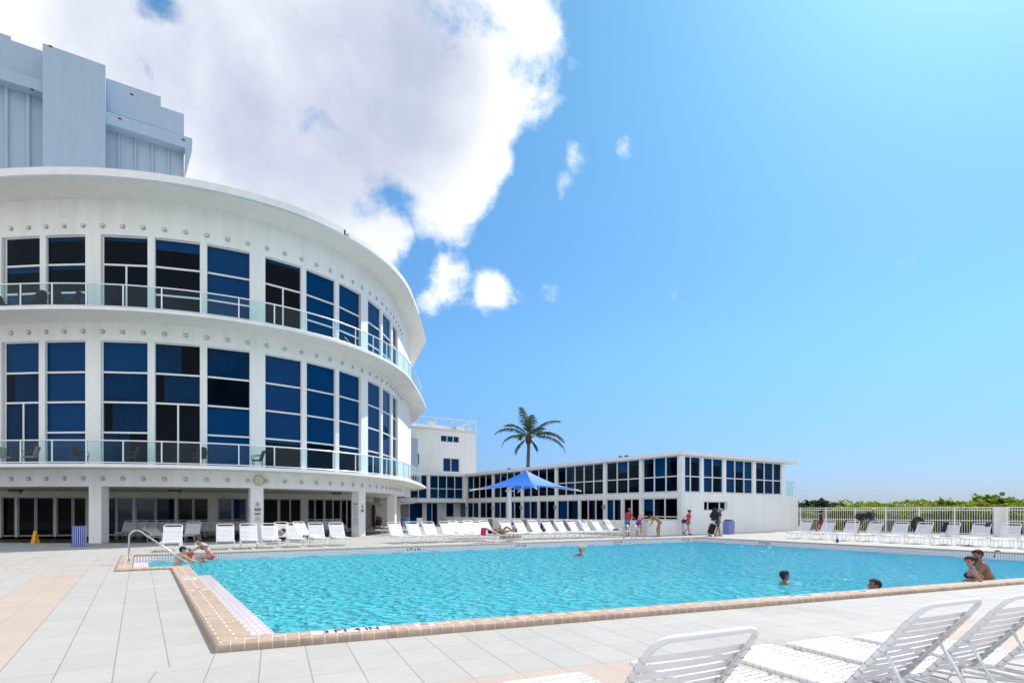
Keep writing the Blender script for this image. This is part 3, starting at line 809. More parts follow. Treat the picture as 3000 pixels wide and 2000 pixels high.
marker_wall(1211, 1606, '4 FT 6 IN', 'far', 'black 4 FT 6 IN lettering on the dotted tile band of the far wall')
marker_wall(1524, 1596, '5 FT 6 IN', 'far', 'black 5 FT 6 IN lettering on the dotted tile band of the far wall')
marker_wall(1808, 1586, '6 FT 6 IN', 'far', 'black 6 FT 6 IN lettering on the tile band left of the ladder')
marker_wall(2007, 1580, '8 FT 6 IN', 'far', 'black 8 FT 6 IN lettering on the tile band near the far corner')
marker_wall(2241, 1590, '9 FT 0 IN', 'right', 'black 9 FT 0 IN lettering on the shaded right hand pool wall')

KIND = {'dark_window_glass': 'D', 'blue_window_glass': 'B', 'curtained_window_glass': 'C', 'black_window_glass': 'K'}
# ================================================================== ROUND HOTEL WING
HC = [6.2335, -26.815, -11.409, 75.9433, 48.6821]
STEP = 0.9612
def heading(i):
    if i > 30: return 92.6 + min(i - 30, 10) * 0.4
    if i < 0: return HCV(0) + i * 3.75
    return HCV(i)
def HCV(i):
    t = (i - 15) / 15.0; s = 0
    for c in HC: s = s * t + c
    return s
CURVE = {}
def build_curve():
    x, y = -25.239, 28.9168
    CURVE[0] = Vector((x, y, 0))
    for k in range(1, 161):
        h = R(heading((k - .5) * .25)); x += math.cos(h) * STEP * .25; y += math.sin(h) * STEP * .25
        CURVE[k] = Vector((x, y, 0))
    x, y = -25.239, 28.9168
    for k in range(-1, -65, -1):
        h = R(heading((k + .5) * .25)); x -= math.cos(h) * STEP * .25; y -= math.sin(h) * STEP * .25
        CURVE[k] = Vector((x, y, 0))
build_curve()
def W(i, off=0.0):
    """plan point of the wall curve at light number i, pushed out by off"""
    k = math.floor(i * 4); t = i * 4 - k
    k = max(-64, min(159, k))
    p = CURVE[k].lerp(CURVE[k + 1], t); h = R(heading(i))
    return p + Vector((math.sin(h), -math.cos(h), 0)) * off
def ipx(px):
    """curve parameter seen at photo column px"""
    lo, hi = -6.0, 31.0
    f = lambda i: 1500 + FPX * W(i).x / W(i).y
    for _ in range(50):
        m = (lo + hi) / 2
        if f(m) < px: lo = m
        else: hi = m
    return (lo + hi) / 2
def irange(a, b, st=0.5):
    n = max(1, int(math.ceil((b - a) / st)))
    return [a + (b - a) * k / n for k in range(n + 1)]
def cwall(mb, i0, i1, z0, z1, o_out, o_in, m=0, st=0.5, extra=lambda i: 0.0):
    """curved block between two offsets of the wall curve"""
    ii = irange(i0, i1, st)
    vs = []
    for i in ii:
        p = W(i, o_out + extra(i)); q = W(i, o_in + extra(i))
        vs += [(p.x, p.y, z0), (p.x, p.y, z1), (q.x, q.y, z1), (q.x, q.y, z0)]
    fs = []
    for k in range(len(ii) - 1):
        a = 4 * k; b = a + 4
        for j in range(4): fs.append((a + j, b + j, b + (j + 1) % 4, a + (j + 1) % 4))
    fs.append((3, 2, 1, 0)); e = 4 * (len(ii) - 1); fs.append((e, e + 1, e + 2, e + 3))
    mb.raw(vs, [tuple(reversed(f)) for f in fs], m)
I0, I1 = -15.5, 37.0
OV = 1.9
def OVF(i):
    return OV - 0.5 * min(max((i - 14) / 13.0, 0), 1)
Z_BEAM, Z_S1, Z_F1 = 2.83, 3.66, 3.82
Z_S2, Z_F2 = 11.02, 11.16
Z_S3, Z_R = 17.18, 17.66
hotel = thing('hotel_building', (W(10).x, W(10).y, 0), 'white round fronted hotel wing with two curved glass railed balconies', 'building')
def hotel_parts():
    back = [Vector((-30, 62, 0)), Vector((-52, 52, 0))]
    # curved wall: bands and piers, windows are left open between them
    w = MB()
    cwall(w, I0, I1, Z_BEAM, Z_S1, 0, -0.35)
    cwall(w, I0, I1, 10.12, Z_S2, 0, -0.35)
    cwall(w, I0, I1, 15.40, Z_S3, 0, -0.35)
    piers_up = [(None, 5), (251, 296), (732, 777), (1057, 1077), (1164.5, None)]
    piers_md = piers_up
    for z0, z1 in ((Z_F1, 10.12), (Z_F2, 15.40)):
        for a, b in piers_up:
            ia = ipx(a) if a else I0; ib = ipx(b) if b else I1
            if a is None: ib = ipx(5); ia = ib - 0.7
            cwall(w, ia, ib, z0, z1, 0.025, -0.30, 0, 0.3)
        # unseen stretch to the left of the frame
        for k in range(4):
            s = ipx(5) - 3.2 - k * 2.9
            cwall(w, s - 0.4, s, z0, z1, 0.025, -0.30)
    w.build('curved_wall', M['stucco'], hotel)
    # floor slabs / balconies / roof
    def slab(name, z0, z1, off, mats, top_extra=0):
        s = MB()
        pts = [W(i, OVF(i)) for i in irange(I0, I1, 0.25)]
        poly = [Vector((p.x, p.y, 0)) for p in pts] + [Vector((-12, 66, 0)), Vector((-58, 60, 0))]
        n = len(poly)
        s.raw([(p.x, p.y, z0) for p in poly], [tuple(reversed(range(n)))], 1)
        s.raw([(p.x, p.y, z1) for p in poly], [tuple(range(n))], 0)
        k = len(pts)
        for a in range(n):
            b = (a + 1) % n
            p, q = poly[a], poly[b]
            s.quad([(p.x, p.y, z0), (q.x, q.y, z0), (q.x, q.y, z1), (p.x, p.y, z1)], 0)
        return s.build(name, mats, hotel)
    slab('balcony_slab', Z_S1, Z_F1, OV, [M['stucco'], M['soffit']])
    slab('balcony_slab', Z_S2, Z_F2, OV, [M['stucco'], M['soffit']])
    r = MB()
    rf = slab('roof', Z_S3, Z_S3 + 0.10, OV, [M['drip'], M['soffit']])
    # parapet with a gap, stepping down beyond it
    def para(i0, i1, z1):
        s = MB(); cwall(s, i0, i1, Z_S3 + 0.10, z1, -0.03, -0.35, 0, 0.25, OVF)
        s.build('parapet', M['stucco'], rf, base=parent_base(hotel))
    gi = [i for i in irange(8, 28, 0.02) if 1500 + FPX * W(i, OVF(i)).x / W(i, OVF(i)).y < 1009][-1]
    para(I0, gi, Z_R); para(gi + 0.35, 30, Z_R - 0.10)
    s = MB()
    g0 = W(gi + 0.05, OVF(gi) - 0.2); s.box((g0.x, g0.y, Z_S3 + 0.27), 0.25, 0.25, 0.34, W(gi + .1) - W(gi)); s.build('scupper', M['dark'], rf, base=parent_base(hotel))
    # round lights, three rows
    lm_, nt, b = newmat('bulkhead_lens'); b.inputs['Base Color'].default_value = (0.62, 0.64, 0.66, 1); b.inputs['Roughness'].default_value = 0.15; b.inputs['Metallic'].default_value = 0.55
    for z, n_ in ((15.82, 31), (10.55, 31), (3.22, 30)):
        for k in range(n_):
            p = W(k, 0.0); h = R(heading(k)); nv = Vector((math.sin(h), -math.cos(h), 0))
            mb = MB(); c = Vector((p.x, p.y, z))
            mb.tube([c, c + nv * 0.05], 0.105, 14, 1)
            rot = nv.to_track_quat('Z', 'Y').to_matrix()
            mb.ball(c + nv * 0.05, 0.088, 0.088, 0.06, 12, 8, 0, rot)
            mb.build('round_light', [lm_, M['greyframe']], hotel, smooth='auto')
    # windows
    def window(i0, i1, z0, z1, trans, gmat, split=None, dep=-0.14, fw=0.055):
        """flat glazed unit between two points of the curve; split = (z below which a door leaf joint runs)"""
        i0 -= fw / STEP; i1 += fw / STEP
        a = W(i0, dep); b = W(i1, dep); d = nrm(b - a); n = Vector((d.y, -d.x, 0)); Lw = (b - a).length
        base = parent_base(hotel)
        f = MB()
        def bx(u0, u1, v0, v1, t=0.07, o=0.0):
            c = a + d * ((u0 + u1) / 2) + n * o; f.box((c.x, c.y, (v0 + v1) / 2), u1 - u0, t, v1 - v0, d)
        bx(0, fw, z0, z1); bx(Lw - fw, Lw, z0, z1)
        bx(fw, Lw - fw, z1 - fw, z1); bx(fw, Lw - fw, z0, z0 + fw)
        for t in trans: bx(fw, Lw - fw, t - 0.045, t + 0.045, 0.062)
        if split: bx(Lw / 2 - 0.04, Lw / 2 + 0.04, z0 + fw, split - 0.045, 0.056)
        fo = f.build('window', M['frame'], hotel)
        g = MB()
        p = a - n * 0.012; q = b - n * 0.012
        g.quad([(p.x, p.y, z0), (q.x, q.y, z0), (q.x, q.y, z1), (p.x, p.y, z1)])
        gmats = gmat if isinstance(gmat, list) else [gmat]
        g = MB()
        cuts = [z0] + sorted(trans) + [z1]; cells = []
        for k in range(len(cuts) - 1):
            zz0, zz1 = cuts[k], cuts[k + 1]
            g.quad([(p.x, p.y, zz0), (q.x, q.y, zz0), (q.x, q.y, zz1), (p.x, p.y, zz1)])
            cells.append((p, q, n, zz0, zz1, KIND[gmats[min(k, len(gmats) - 1)].name]))
        g.build('pane', M['tint'], fo, base=base); dressing(fo, base, cells)
    gd, gb, gm, gk = M['glass_dark'], M['glass_blue'], M['glass_mid'], M['glass_black']
    up = [(13, 116, gd, 0), (134, 251, gd, 0), (300, 432, gd, 1), (453, 585.5, [gk, gk, gd], 0), (606.6, 732, gb, 0), (778, 883, [gd, gd, gb], 1), (897.7, 982.7, gb, 0), (994, 1057, gb, 0), (1077.6, 1116.6, gb, 0), (1122, 1147, gb, 0), (1151, 1164.5, gm, 0)]
    md = [(11, 113, [gm, gm, gb, gb], 1), (131, 249, gb, 0), (298, 432, [gm, gm, gm, gb], 0), (453, 585.5, [gk, gm, gm, gm], 1), (606.6, 732, [gb, gb, gk, gm], 0), (778, 884, [gd, gb, gb, gb], 0), (899, 983, [gd, gb, gb, gb], 0), (994, 1058, [gd, gb, gb, gb], 0), (1077.6, 1116.6, [gm, gb, gb, gb], 0), (1122, 1147, gb, 0), (1151, 1164.5, gm, 0)]
    def mull(a, b, z0, z1):
        m_ = MB(); cwall(m_, ipx(a), ipx(b), z0, z1, -0.01, -0.26, 0, 0.2); m_.build('mullion', M['stucco'], hotel)
    for a, b, g, dr in up:
        window(ipx(a), ipx(b), Z_F2, 15.40, [13.96] if dr else [12.55, 13.96], g, 13.96 if dr else None)
    for a, b, g, dr in md:
        window(ipx(a), ipx(b), Z_F1, 10.12, [7.06, 8.56] if dr else [5.54, 7.06, 8.56], g, 7.06 if dr else None)
    for rows, z0, z1 in ((up, Z_F2, 15.40), (md, Z_F1, 10.12)):
        for k in range(len(rows) - 1):
            if rows[k + 1][0] - rows[k][1] < 24 or rows[k][1] > 1100:
                mull(rows[k][1], rows[k + 1][0], z0, z1)
    # unseen windows left of the frame
    for z0, z1, tr in ((Z_F2, 15.40, [12.55, 13.96]), (Z_F1, 10.12, [5.54, 7.06, 8.56])):
        e = ipx(5) - 0.7
        for k in range(4):
            s = ipx(5) - 3.2 - k * 2.9
            window(s, min(s + 2.5, e), z0, z1, tr, gd)
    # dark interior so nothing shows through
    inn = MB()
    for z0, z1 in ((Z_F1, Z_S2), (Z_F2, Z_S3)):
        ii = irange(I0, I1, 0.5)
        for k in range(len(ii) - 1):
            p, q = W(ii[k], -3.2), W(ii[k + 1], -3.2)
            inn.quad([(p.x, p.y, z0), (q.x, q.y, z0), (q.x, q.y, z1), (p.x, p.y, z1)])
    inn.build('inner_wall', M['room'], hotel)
    # balcony railings
    for zf in (Z_F1, Z_F2):
        rl = MB(); ii = irange(-13, 33.5, 0.5)
        rl.tube([W(i, OVF(i) - 0.12) + Vector((0, 0, zf + 1.10)) for i in ii], 0.036, 8, 0)
        rl.tube([W(i, OVF(i) - 0.12) + Vector((0, 0, zf + 0.07)) for i in ii], 0.030, 8, 0)
        ro = rl.build('balcony_railing', M['rail'], hotel, smooth=True)
        base = parent_base(hotel)
        k = -12.6
        ps = []
        while k < 33.4:
            ps.append(k); k += 1.50
        for k in ps:
            p = W(k, OVF(k) - 0.12); mb = MB(); d = W(k + .1) - W(k - .1)
            mb.box((p.x, p.y, zf + 0.585), 0.055, 0.045, 0.97, d); mb.build('post', M['rail'], ro, base=base)
        for k0, k1 in zip(ps, ps[1:]):
            g = MB(); p = W(k0 + .03, OVF(k0) - 0.12); q = W(k1 - .03, OVF(k1) - 0.12)
            g.quad([(p.x, p.y, zf + 0.12), (q.x, q.y, zf + 0.12), (q.x, q.y, zf + 1.06), (p.x, p.y, zf + 1.06)])
            g.build('glass_panel', M['railglass'], ro, base=base)
    # columns
    for pl, pr, hw in ((253, 302, 0.62), (736, 771, 0.64), (1043, 1082, 0.72), (1146, 1174, 0.8), (-330, -270, 0.7), (-1150, -1090, 0.7)):
        if pl < 0: i = -7.0 if pl > -500 else -12.5
        else: i = ipx((pl + pr) / 2)
        p = W(i, -0.30); d = W(i + .1) - W(i - .1)
        mb = MB(); mb.box((p.x, p.y, Z_BEAM / 2), hw, 0.56, Z_BEAM, d); mb.build('column', M['stucco'], hotel)
    # covered terrace: ceiling and recessed glazed wall
    bw = [at(-900, 1495 + FPX * CAMH / 33.0), Vector((-30.9, 34.6, 0)), Vector((-24.5, 36.6, 0)), Vector((-19.4, 38.4, 0)), Vector((-13.6, 41.6, 0)), Vector((-12.1, 43.4, 0))]
    bw[0] = Vector((-44, 31.5, 0))
    ce = MB()
    pts = [W(i, -0.36) for i in irange(I0, 33, 0.5)]
    poly = pts + [Vector((-14, 60, 0)), Vector((-55, 55, 0))]
    ce.raw([(p.x, p.y, Z_BEAM + 0.004) for p in poly], [tuple(reversed(range(len(poly))))])
    ce.build('terrace_ceiling', M['soffit'], hotel)
    wl = MB()
    for k in range(len(bw) - 1):
        p, q = bw[k], bw[k + 1]; d = nrm(q - p); n = Vector((d.y, -d.x, 0))
        wl.bar((p.x, p.y, 2.64), (q.x, q.y, 2.64), 0.2, 0.38)
    # glazed doors placed by their edges
    edges = [(8.6, 44.6, gk), (55, 103, gk), (108, 158, gk), (168, 212, gk), (217, 252, gk), (302, 340, gd), (344, 389, gm), (399.6, 454, gm), (459, 512, gd), (522, 564.5, gk), (569, 609, gk), (640, 679, gm), (683, 720, gm), (731, 760, gd), (772, 813, gk), (820, 848.5, gk), (851, 880, gk), (903, 921, gk), (924, 947, gk), (952, 973, gk), (976, 996, gk), (1000, 1013.6, gk), (1016, 1028, gk)]
    def onwall(px):
        ray = Vector(((px - 1500) / FPX, 1, 0))
        for k in range(len(bw) - 1):
            p, q = bw[k], bw[k + 1]
            x = isect(p, q - p, Vector((0, 0, 0)), ray)
            t = (x - p).dot(q - p) / (q - p).length_squared
            if -0.001 <= t <= 1.001: return x, nrm(q - p)
        return x, nrm(q - p)
    base = parent_base(hotel)
    last = None
    for a, b, g in edges:
        pa, da = onwall(a - 2); pb, db = onwall(b + 2)
        d = nrm(pb - pa); n = Vector((d.y, -d.x, 0)); Lw = (pb - pa).length
        f = MB()
        for u0, u1, v0, v1 in ((0, .07, 0.05, 2.45), (Lw - .07, Lw, 0.05, 2.45), (.07, Lw - .07, 2.38, 2.45), (.07, Lw - .07, 0.05, 0.14)):
            c = pa + d * ((u0 + u1) / 2); f.box((c.x, c.y, (v0 + v1) / 2), u1 - u0, 0.08, v1 - v0, d)
        fo = f.build('terrace_door', M['greyframe'], hotel)
        gg = MB(); p = pa - n * .01; q = pb - n * .01
        gg.quad([(p.x, p.y, 0.05), (q.x, q.y, 0.05), (q.x, q.y, 2.45), (p.x, p.y, 2.45)]); gg.build('pane', g, fo, base=base)
        if last is not None:
            pl_, pe = last, pa
            if (pe - pl_).length > 0.02: wl.bar((pl_.x, pl_.y, 1.225), (pe.x, pe.y, 1.225), 0.2, 2.45)
        else:
            wl.bar((bw[0].x, bw[0].y, 1.225), (pa.x, pa.y, 1.225), 0.2, 2.45)
        last = pb
    wl.bar((last.x, last.y, 1.225), (bw[-1].x, bw[-1].y, 1.225), 0.2, 2.45)
    # return wall beside the covered passage and its end wall
    e = bw[-1]
    wl.bar((e.x, e.y, 1.41), (-17.0, 56, 1.41), 0.2, 2.82)
    wl.bar((-17.5, 57, 1.41), (-11.2, 57.4, 1.41), 0.2, 2.82)
    wl.build('terrace_wall', M['stucco_warm'], hotel)
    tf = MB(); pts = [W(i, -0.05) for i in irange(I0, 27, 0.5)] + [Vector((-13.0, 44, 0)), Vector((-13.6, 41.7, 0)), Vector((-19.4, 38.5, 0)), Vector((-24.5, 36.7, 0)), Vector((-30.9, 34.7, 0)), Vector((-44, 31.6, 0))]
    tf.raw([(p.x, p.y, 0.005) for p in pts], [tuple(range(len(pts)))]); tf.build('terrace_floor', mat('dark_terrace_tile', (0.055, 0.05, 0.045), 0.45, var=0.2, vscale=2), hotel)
    dr = MB(); p = at(1113, 1542.6); c = Vector((-13.1, 57.0, 1.05)); dr.box(c, 0.95, 0.1, 2.1, (1, 0.06, 0)); dr.build('service_door', M['frame'], hotel)
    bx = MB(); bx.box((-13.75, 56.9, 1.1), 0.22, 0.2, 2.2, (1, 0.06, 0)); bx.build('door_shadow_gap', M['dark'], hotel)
    # meter box with its conduits on the passage wall
    mbx = MB(); q = atY(1104, 1464, 52.0)
    mbx.box(q, 0.55, 0.3, 0.45); mbx.tube([q + Vector((0.3, 0, 0)), q + Vector((1.4, 0, 0.18)), q + Vector((1.4, 0, -2.2))], 0.035, 6)
    mbx.tube([q + Vector((-.1, 0, -.2)), q + Vector((.15, 0, -.5)), q + Vector((.5, 0, -.55))], 0.04, 6)
    mbx.build('meter_box', M['greyframe'], hotel)
    fl = MB(); c = W(6, OV - 0.15)
    for px in (515, 987):
        pass
hotel_parts()

def ceiling_lamp(px, py, Y, label):
    p = atY(px, py, Y); p.z = Z_BEAM
    t = thing('ceiling_lamp', p, label, 'ceiling lamp', 'ceiling lamps of the covered terrace')
    m = MB(); m.box(p - Vector((0, 0, .05)), 0.62, 0.3, 0.1); m.build('housing', M['dark'], t)
    m = MB(); m.box(p - Vector((0, 0, .17)), 0.55, 0.24, 0.14); m.build('diffuser', mat('lamp_diffuser', (0.5, 0.45, 0.3), 0.4), t)
ceiling_lamp(512, 1436, 33.5, 'boxy ceiling lamp left of the clock column under the balcony')
ceiling_lamp(987, 1447, 38.0, 'boxy ceiling lamp left of the column with the rules board')
ceiling_lamp(46, 1437, 33.0, 'boxy ceiling lamp left of the striped towel bin')

# clock above the second column
def clock():
    i = ipx(758); p = W(i, 0.02); h = R(heading(i)); n = Vector((math.sin(h), -math.cos(h), 0)); d = Vector((math.cos(h), math.sin(h), 0))
    c = Vector((p.x, p.y, zat(1406, p.y)))
    t = thing('wall_clock', c, 'round cream wall clock on the hotel beam above the signed column', 'clock')
    m = MB(); m.disc(c, n, 0.285, 0.06, 32); m.build('case', mat('clock_case', (0.35, 0.34, 0.26), 0.5), t)
    m = MB(); m.disc(c + n * .058, n, 0.262, 0.008, 32); f = m.build('dial', mat('clock_dial', (0.66, 0.66, 0.48), 0.5), t)
    m = MB(); up = Vector((0, 0, 1)); q = c + n * .072
    for k in range(12):
        a = 2 * PI * k / 12; r = 0.215
        m.box(q + d * math.sin(a) * r + up * math.cos(a) * r, 0.035, 0.006, 0.035, d)
    m.build('hour_marks', M['dark'], t)
    for nm, a, l, w_ in (('hour_hand', R(-28), 0.13, 0.02), ('minute_hand', R(188), 0.17, 0.014)):
        m = MB(); m.bar(q, q + d * math.sin(a) * l + up * math.cos(a) * l, w_, 0.006); m.build(nm, mat(nm, (0.12, 0.12, 0.1), 0.5), t)
clock()
# signs on the columns
def col_frame(pxc, face):
    i = ipx(pxc); p = W(i, -0.30); h = R(heading(i)); d = Vector((math.cos(h), math.sin(h), 0)); n = Vector((math.sin(h), -math.cos(h), 0))
    return p, d, n
def sign_board(c, d, n, w, h, label, rows, picto=False, name='sign', cat='sign', navy=()):
    m = MB(); m.box(c, w, 0.014, h, d, 0)
    up = Vector((0, 0, 1)); f = c + n * 0.0105
    def tr(z0, z1, x0, x1, mi, o=0.0):
        a = f + n * o + up * ((z0 + z1) / 2) + d * ((x0 + x1) / 2); m.box(a, x1 - x0, 0.004, z1 - z0, d, mi)
    for z0, z1 in navy: tr(z0, z1, -w * .46, w * .46, 2)
    for z, size, s, mi in rows:
        if s == '-': tr(z - size / 2, z + size / 2, -w * .38, w * random.uniform(.1, .38), 3)
        else: text_polys(s, size, f + n * 0.004 + up * z, d, up, m, mi)
    if picto:
        z = h * .5 - w * .5
        q = f + n * .004
        P = lambda x, y: q + d * (x * w) + up * (z + y * w)
        m.tube([P(-.02, .2), P(.06, .02), P(.18, -.16)], w * .05, 6, 1)
        m.tube([P(.06, .02), P(-.12, -.08), P(-.05, -.25)], w * .045, 6, 1)
        m.tube([P(-.02, .2), P(-.2, .1), P(-.28, -.05)], w * .035, 6, 1)
        m.ball(P(.04, .32), w * .07, m=1)
        m.bar(P(-.35, -.33), P(.35, -.33), w * .04, 0.003, 1)
    o = m.build(name, [M['tilewhite'], M['ink'], M['navy'], M['grey']], base=c)
    return tag(o, label, cat)
p, d, n = col_frame(753.5, 0)
up = Vector((0, 0, 1))
f0 = p + n * 0.29 + d * 0.02
sign_board(f0 + up * 1.84, d, n, 0.34, 0.56, 'white and navy slip hazard sign on the column under the clock',
           [(-0.125, 0.055, 'SLIPPERY', 0), (-0.19, 0.055, 'WHEN WET', 0)], True, navy=((-0.235, -0.085),))
sign_board(f0 + up * 1.27, d, n, 0.34, 0.52, 'white notice board with navy heading below the slip hazard sign',
           [(0.19, 0.075, 'NOTICE', 0), (0.09, 0.05, 'NO', 1), (0.02, 0.05, 'GLASS', 1), (-0.05, 0.042, 'CONTAINERS', 1), (-0.12, 0.042, 'ALLOWED IN', 1), (-0.19, 0.042, 'POOL AREA', 1)], navy=((0.14, 0.24),))
sl = p - d * 0.335
sign_board(sl + up * 1.65, Vector((n.x, n.y, 0)) * -1, -d, 0.24, 0.2, 'small faded grey sign on the side of the clock column, upper', [(0.03, 0.03, '-', 3), (-0.03, 0.03, '-', 3)])
sign_board(sl + up * 1.40, Vector((n.x, n.y, 0)) * -1, -d, 0.24, 0.18, 'small faded grey sign on the side of the clock column, lower', [(0.03, 0.03, '-', 3), (-0.03, 0.03, '-', 3)])
p, d, n = col_frame(1062, 0)
sl = p - d * 0.372
sign_board(sl + up * 1.42, -n, -d, 0.5, 1.55, 'tall faded rules board on the shaded face of the third column',
           [(0.62, 0.09, '-', 3)] + [(0.5 - k * 0.085, 0.022, '-', 3) for k in range(15)])
sign_board(p + n * 0.29 + up * 1.78, d, n, 0.34, 0.56, 'slip hazard sign on the bright face of the third column',
           [(-0.125, 0.055, 'SLIPPERY', 0), (-0.19, 0.055, 'WHEN WET', 0)], True, navy=((-0.235, -0.085),))

# ================================================================== TOWER BEHIND
UT = nrm(Vector((1.476, 1.0, 0)))         # direction of the tower's and wing's faces
nT = Vector((UT.y, -UT.x, 0))             # face normal, towards the pool
def on_plane(px, p0, d):
    return isect(p0, d, Vector((0, 0, 0)), Vector(((px - 1500) / FPX, 1, 0)))
def tower():
    q = Vector((-31.9, 45.0, 0))                  # right edge of the projecting slab, plan
    t = thing('hotel_tower', (q.x, q.y, 0), 'tall blue-grey shaded hotel tower rising behind the round wing', 'building')
    bl = q - nT * 1.2                              # plane of the main block
    sl = on_plane(125, q, UT); sr = q
    zt = zat(192, q.y)
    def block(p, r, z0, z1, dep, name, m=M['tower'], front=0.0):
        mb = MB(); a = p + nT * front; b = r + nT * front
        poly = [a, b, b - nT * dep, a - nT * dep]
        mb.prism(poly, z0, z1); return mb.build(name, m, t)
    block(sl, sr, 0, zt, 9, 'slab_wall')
    k1 = on_plane(539, bl, UT); k0 = on_plane(309, bl, UT) + UT * -0.6
    k2 = on_plane(471, bl, UT)
    zl = zat(397, k1.y)                             # ledge height line
    z_low = zat(312, k2.y); z_hi = zat(284, k2.y)
    block(k0, k2, zl, z_hi, 10, 'parapet_wall'); block(k2, k1, zl, z_low, 10, 'parapet_wall')
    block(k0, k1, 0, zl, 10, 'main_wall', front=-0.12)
    # ledge band with tapered end bracket
    zb1 = zat(406, on_plane(563, bl + nT * .9, UT).y); zb0 = zat(437, on_plane(556, bl + nT * .9, UT).y)
    kb = on_plane(563, bl + nT * 0.9, UT)
    mb = MB(); a = k0 + nT * .9
    mb.prism([a, kb, kb - nT * 1.1, a - nT * 1.1], zb0, zb1)
    kk = Vector((k1.x, k1.y, 0)) + UT * 0.01
    mb.raw([(kb.x, kb.y, zb0), (kb.x - nT.x * 1.1, kb.y - nT.y * 1.1, zb0), (kk.x - nT.x * .9, kk.y - nT.y * .9, zb0 - 2.3), (kk.x, kk.y, zb0 - 2.3), (kk.x + nT.x * .9, kk.y + nT.y * .9, zb0)], [(0, 1, 2), (0, 2, 3), (0, 3, 4)])
    mb.build('ledge', M['tower'], t)
    # ribs between the wall panels under the ledge
    for px in (348, 397, 446, 493):
        p = on_plane(px, bl, UT); mb = MB(); mb.box((p.x, p.y, zb0 / 2), 0.13, 0.10, zb0, UT); mb.build('rib', M['tower'], t)
    # left of the slab
    bl2 = bl - nT * 0.2
    m1 = on_plane(125, bl2, UT) + UT * 0.5; m0 = on_plane(32, bl2, UT); mz = m0 - UT * 14
    zl2 = zat(257, on_plane(125, bl2, UT).y)
    block(m0, m1, zl2, zat(150, on_plane(125, bl2, UT).y), 10, 'parapet_wall'); block(mz, m0, zl2, zat(150, on_plane(125, bl2, UT).y) + 0.25, 10, 'parapet_wall')
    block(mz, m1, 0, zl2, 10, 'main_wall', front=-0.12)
    mb = MB(); zq0 = zat(290, on_plane(125, bl2, UT).y)
    mb.prism([mz + nT * .9, m1 + nT * .9, m1 - nT * .1, mz - nT * .1], zq0, zl2 - 0.01); mb.build('ledge', M['tower'], t)
    for px in (18, 82, -60):
        p = on_plane(px, bl2, UT); mb = MB(); mb.box((p.x, p.y, zq0 / 2), 0.2, 0.24, zq0, UT); mb.build('rib', M['tower'], t)
    # dark drain outlets
    for px, py, pl, o in ((386, 277, bl, 0.01), (351, 348, bl, 0.91), (537, 410, bl, 0.91), (94, 263, bl2, 0.91), (148, 136, q, 0.01)):
        p = on_plane(px, pl + nT * o, UT); mb = MB(); mb.box((p.x, p.y, zat(py, p.y)), 0.22, 0.06, 0.1, UT); mb.build('drain_outlet', M['dark'], t)
tower()

# ================================================================== LOW TWO STOREY WING
WC = Vector((11.43, 38.6, 0))              # near corner
VT = nrm(Vector((-0.677, 1.0, 0)))          # along the inner face, away
nI = Vector((-VT.y, VT.x, 0))               # normal of inner face, towards the pool
if nI.x > 0: nI = -nI
WB = WC + VT * 29.5                          # bend
WE = WC + UT * 12.65                         # right end
def grid_window(root, p, d, n, u0, u1, z0, z1, mull, trans, gmats, fw=0.06, low=None, mat_=None, recess=0.10):
    """framed window in a facade; mull = relative mullion places, trans = heights"""
    base = parent_base(root); o = p - n * recess
    f = MB()
    def bx(a, b, v0, v1, t=0.08):
        c = o + d * ((a + b) / 2); f.box((c.x, c.y, (v0 + v1) / 2), b - a, t, v1 - v0, d)
    bx(u0, u0 + fw, z0, z1); bx(u1 - fw, u1, z0, z1); bx(u0 + fw, u1 - fw, z1 - fw, z1); bx(u0 + fw, u1 - fw, z0, z0 + fw)
    us = [u0] + [u0 + (u1 - u0) * t for t in mull] + [u1]
    for u in us[1:-1]: bx(u - 0.045, u + 0.045, z0 + fw, z1 - fw, 0.085)
    for t in trans: bx(u0 + fw, u1 - fw, t - 0.035, t + 0.035, 0.07)
    fo = f.build('window', mat_ or M['frame'], root)
    g = MB(); q = o - n * 0.012; cells = []
    for k in range(len(us) - 1):
        a = q + d * us[k]; b = q + d * us[k + 1]
        gm_ = gmats[k % len(gmats)]
        pq = [(a.x, a.y, z0), (b.x, b.y, z0), (b.x, b.y, z1), (a.x, a.y, z1)]
        if Vector((d.y, -d.x, 0)).dot(n) < 0: pq.reverse()
        g.quad(pq, 0 if gm_.name in KIND else 1)
        if gm_.name in KIND: cells.append((a, b, n, z0, z1, KIND[gm_.name]))
    g.build('pane', [M['tint'], M['grey']], fo, base=base); dressing(fo, base, cells)
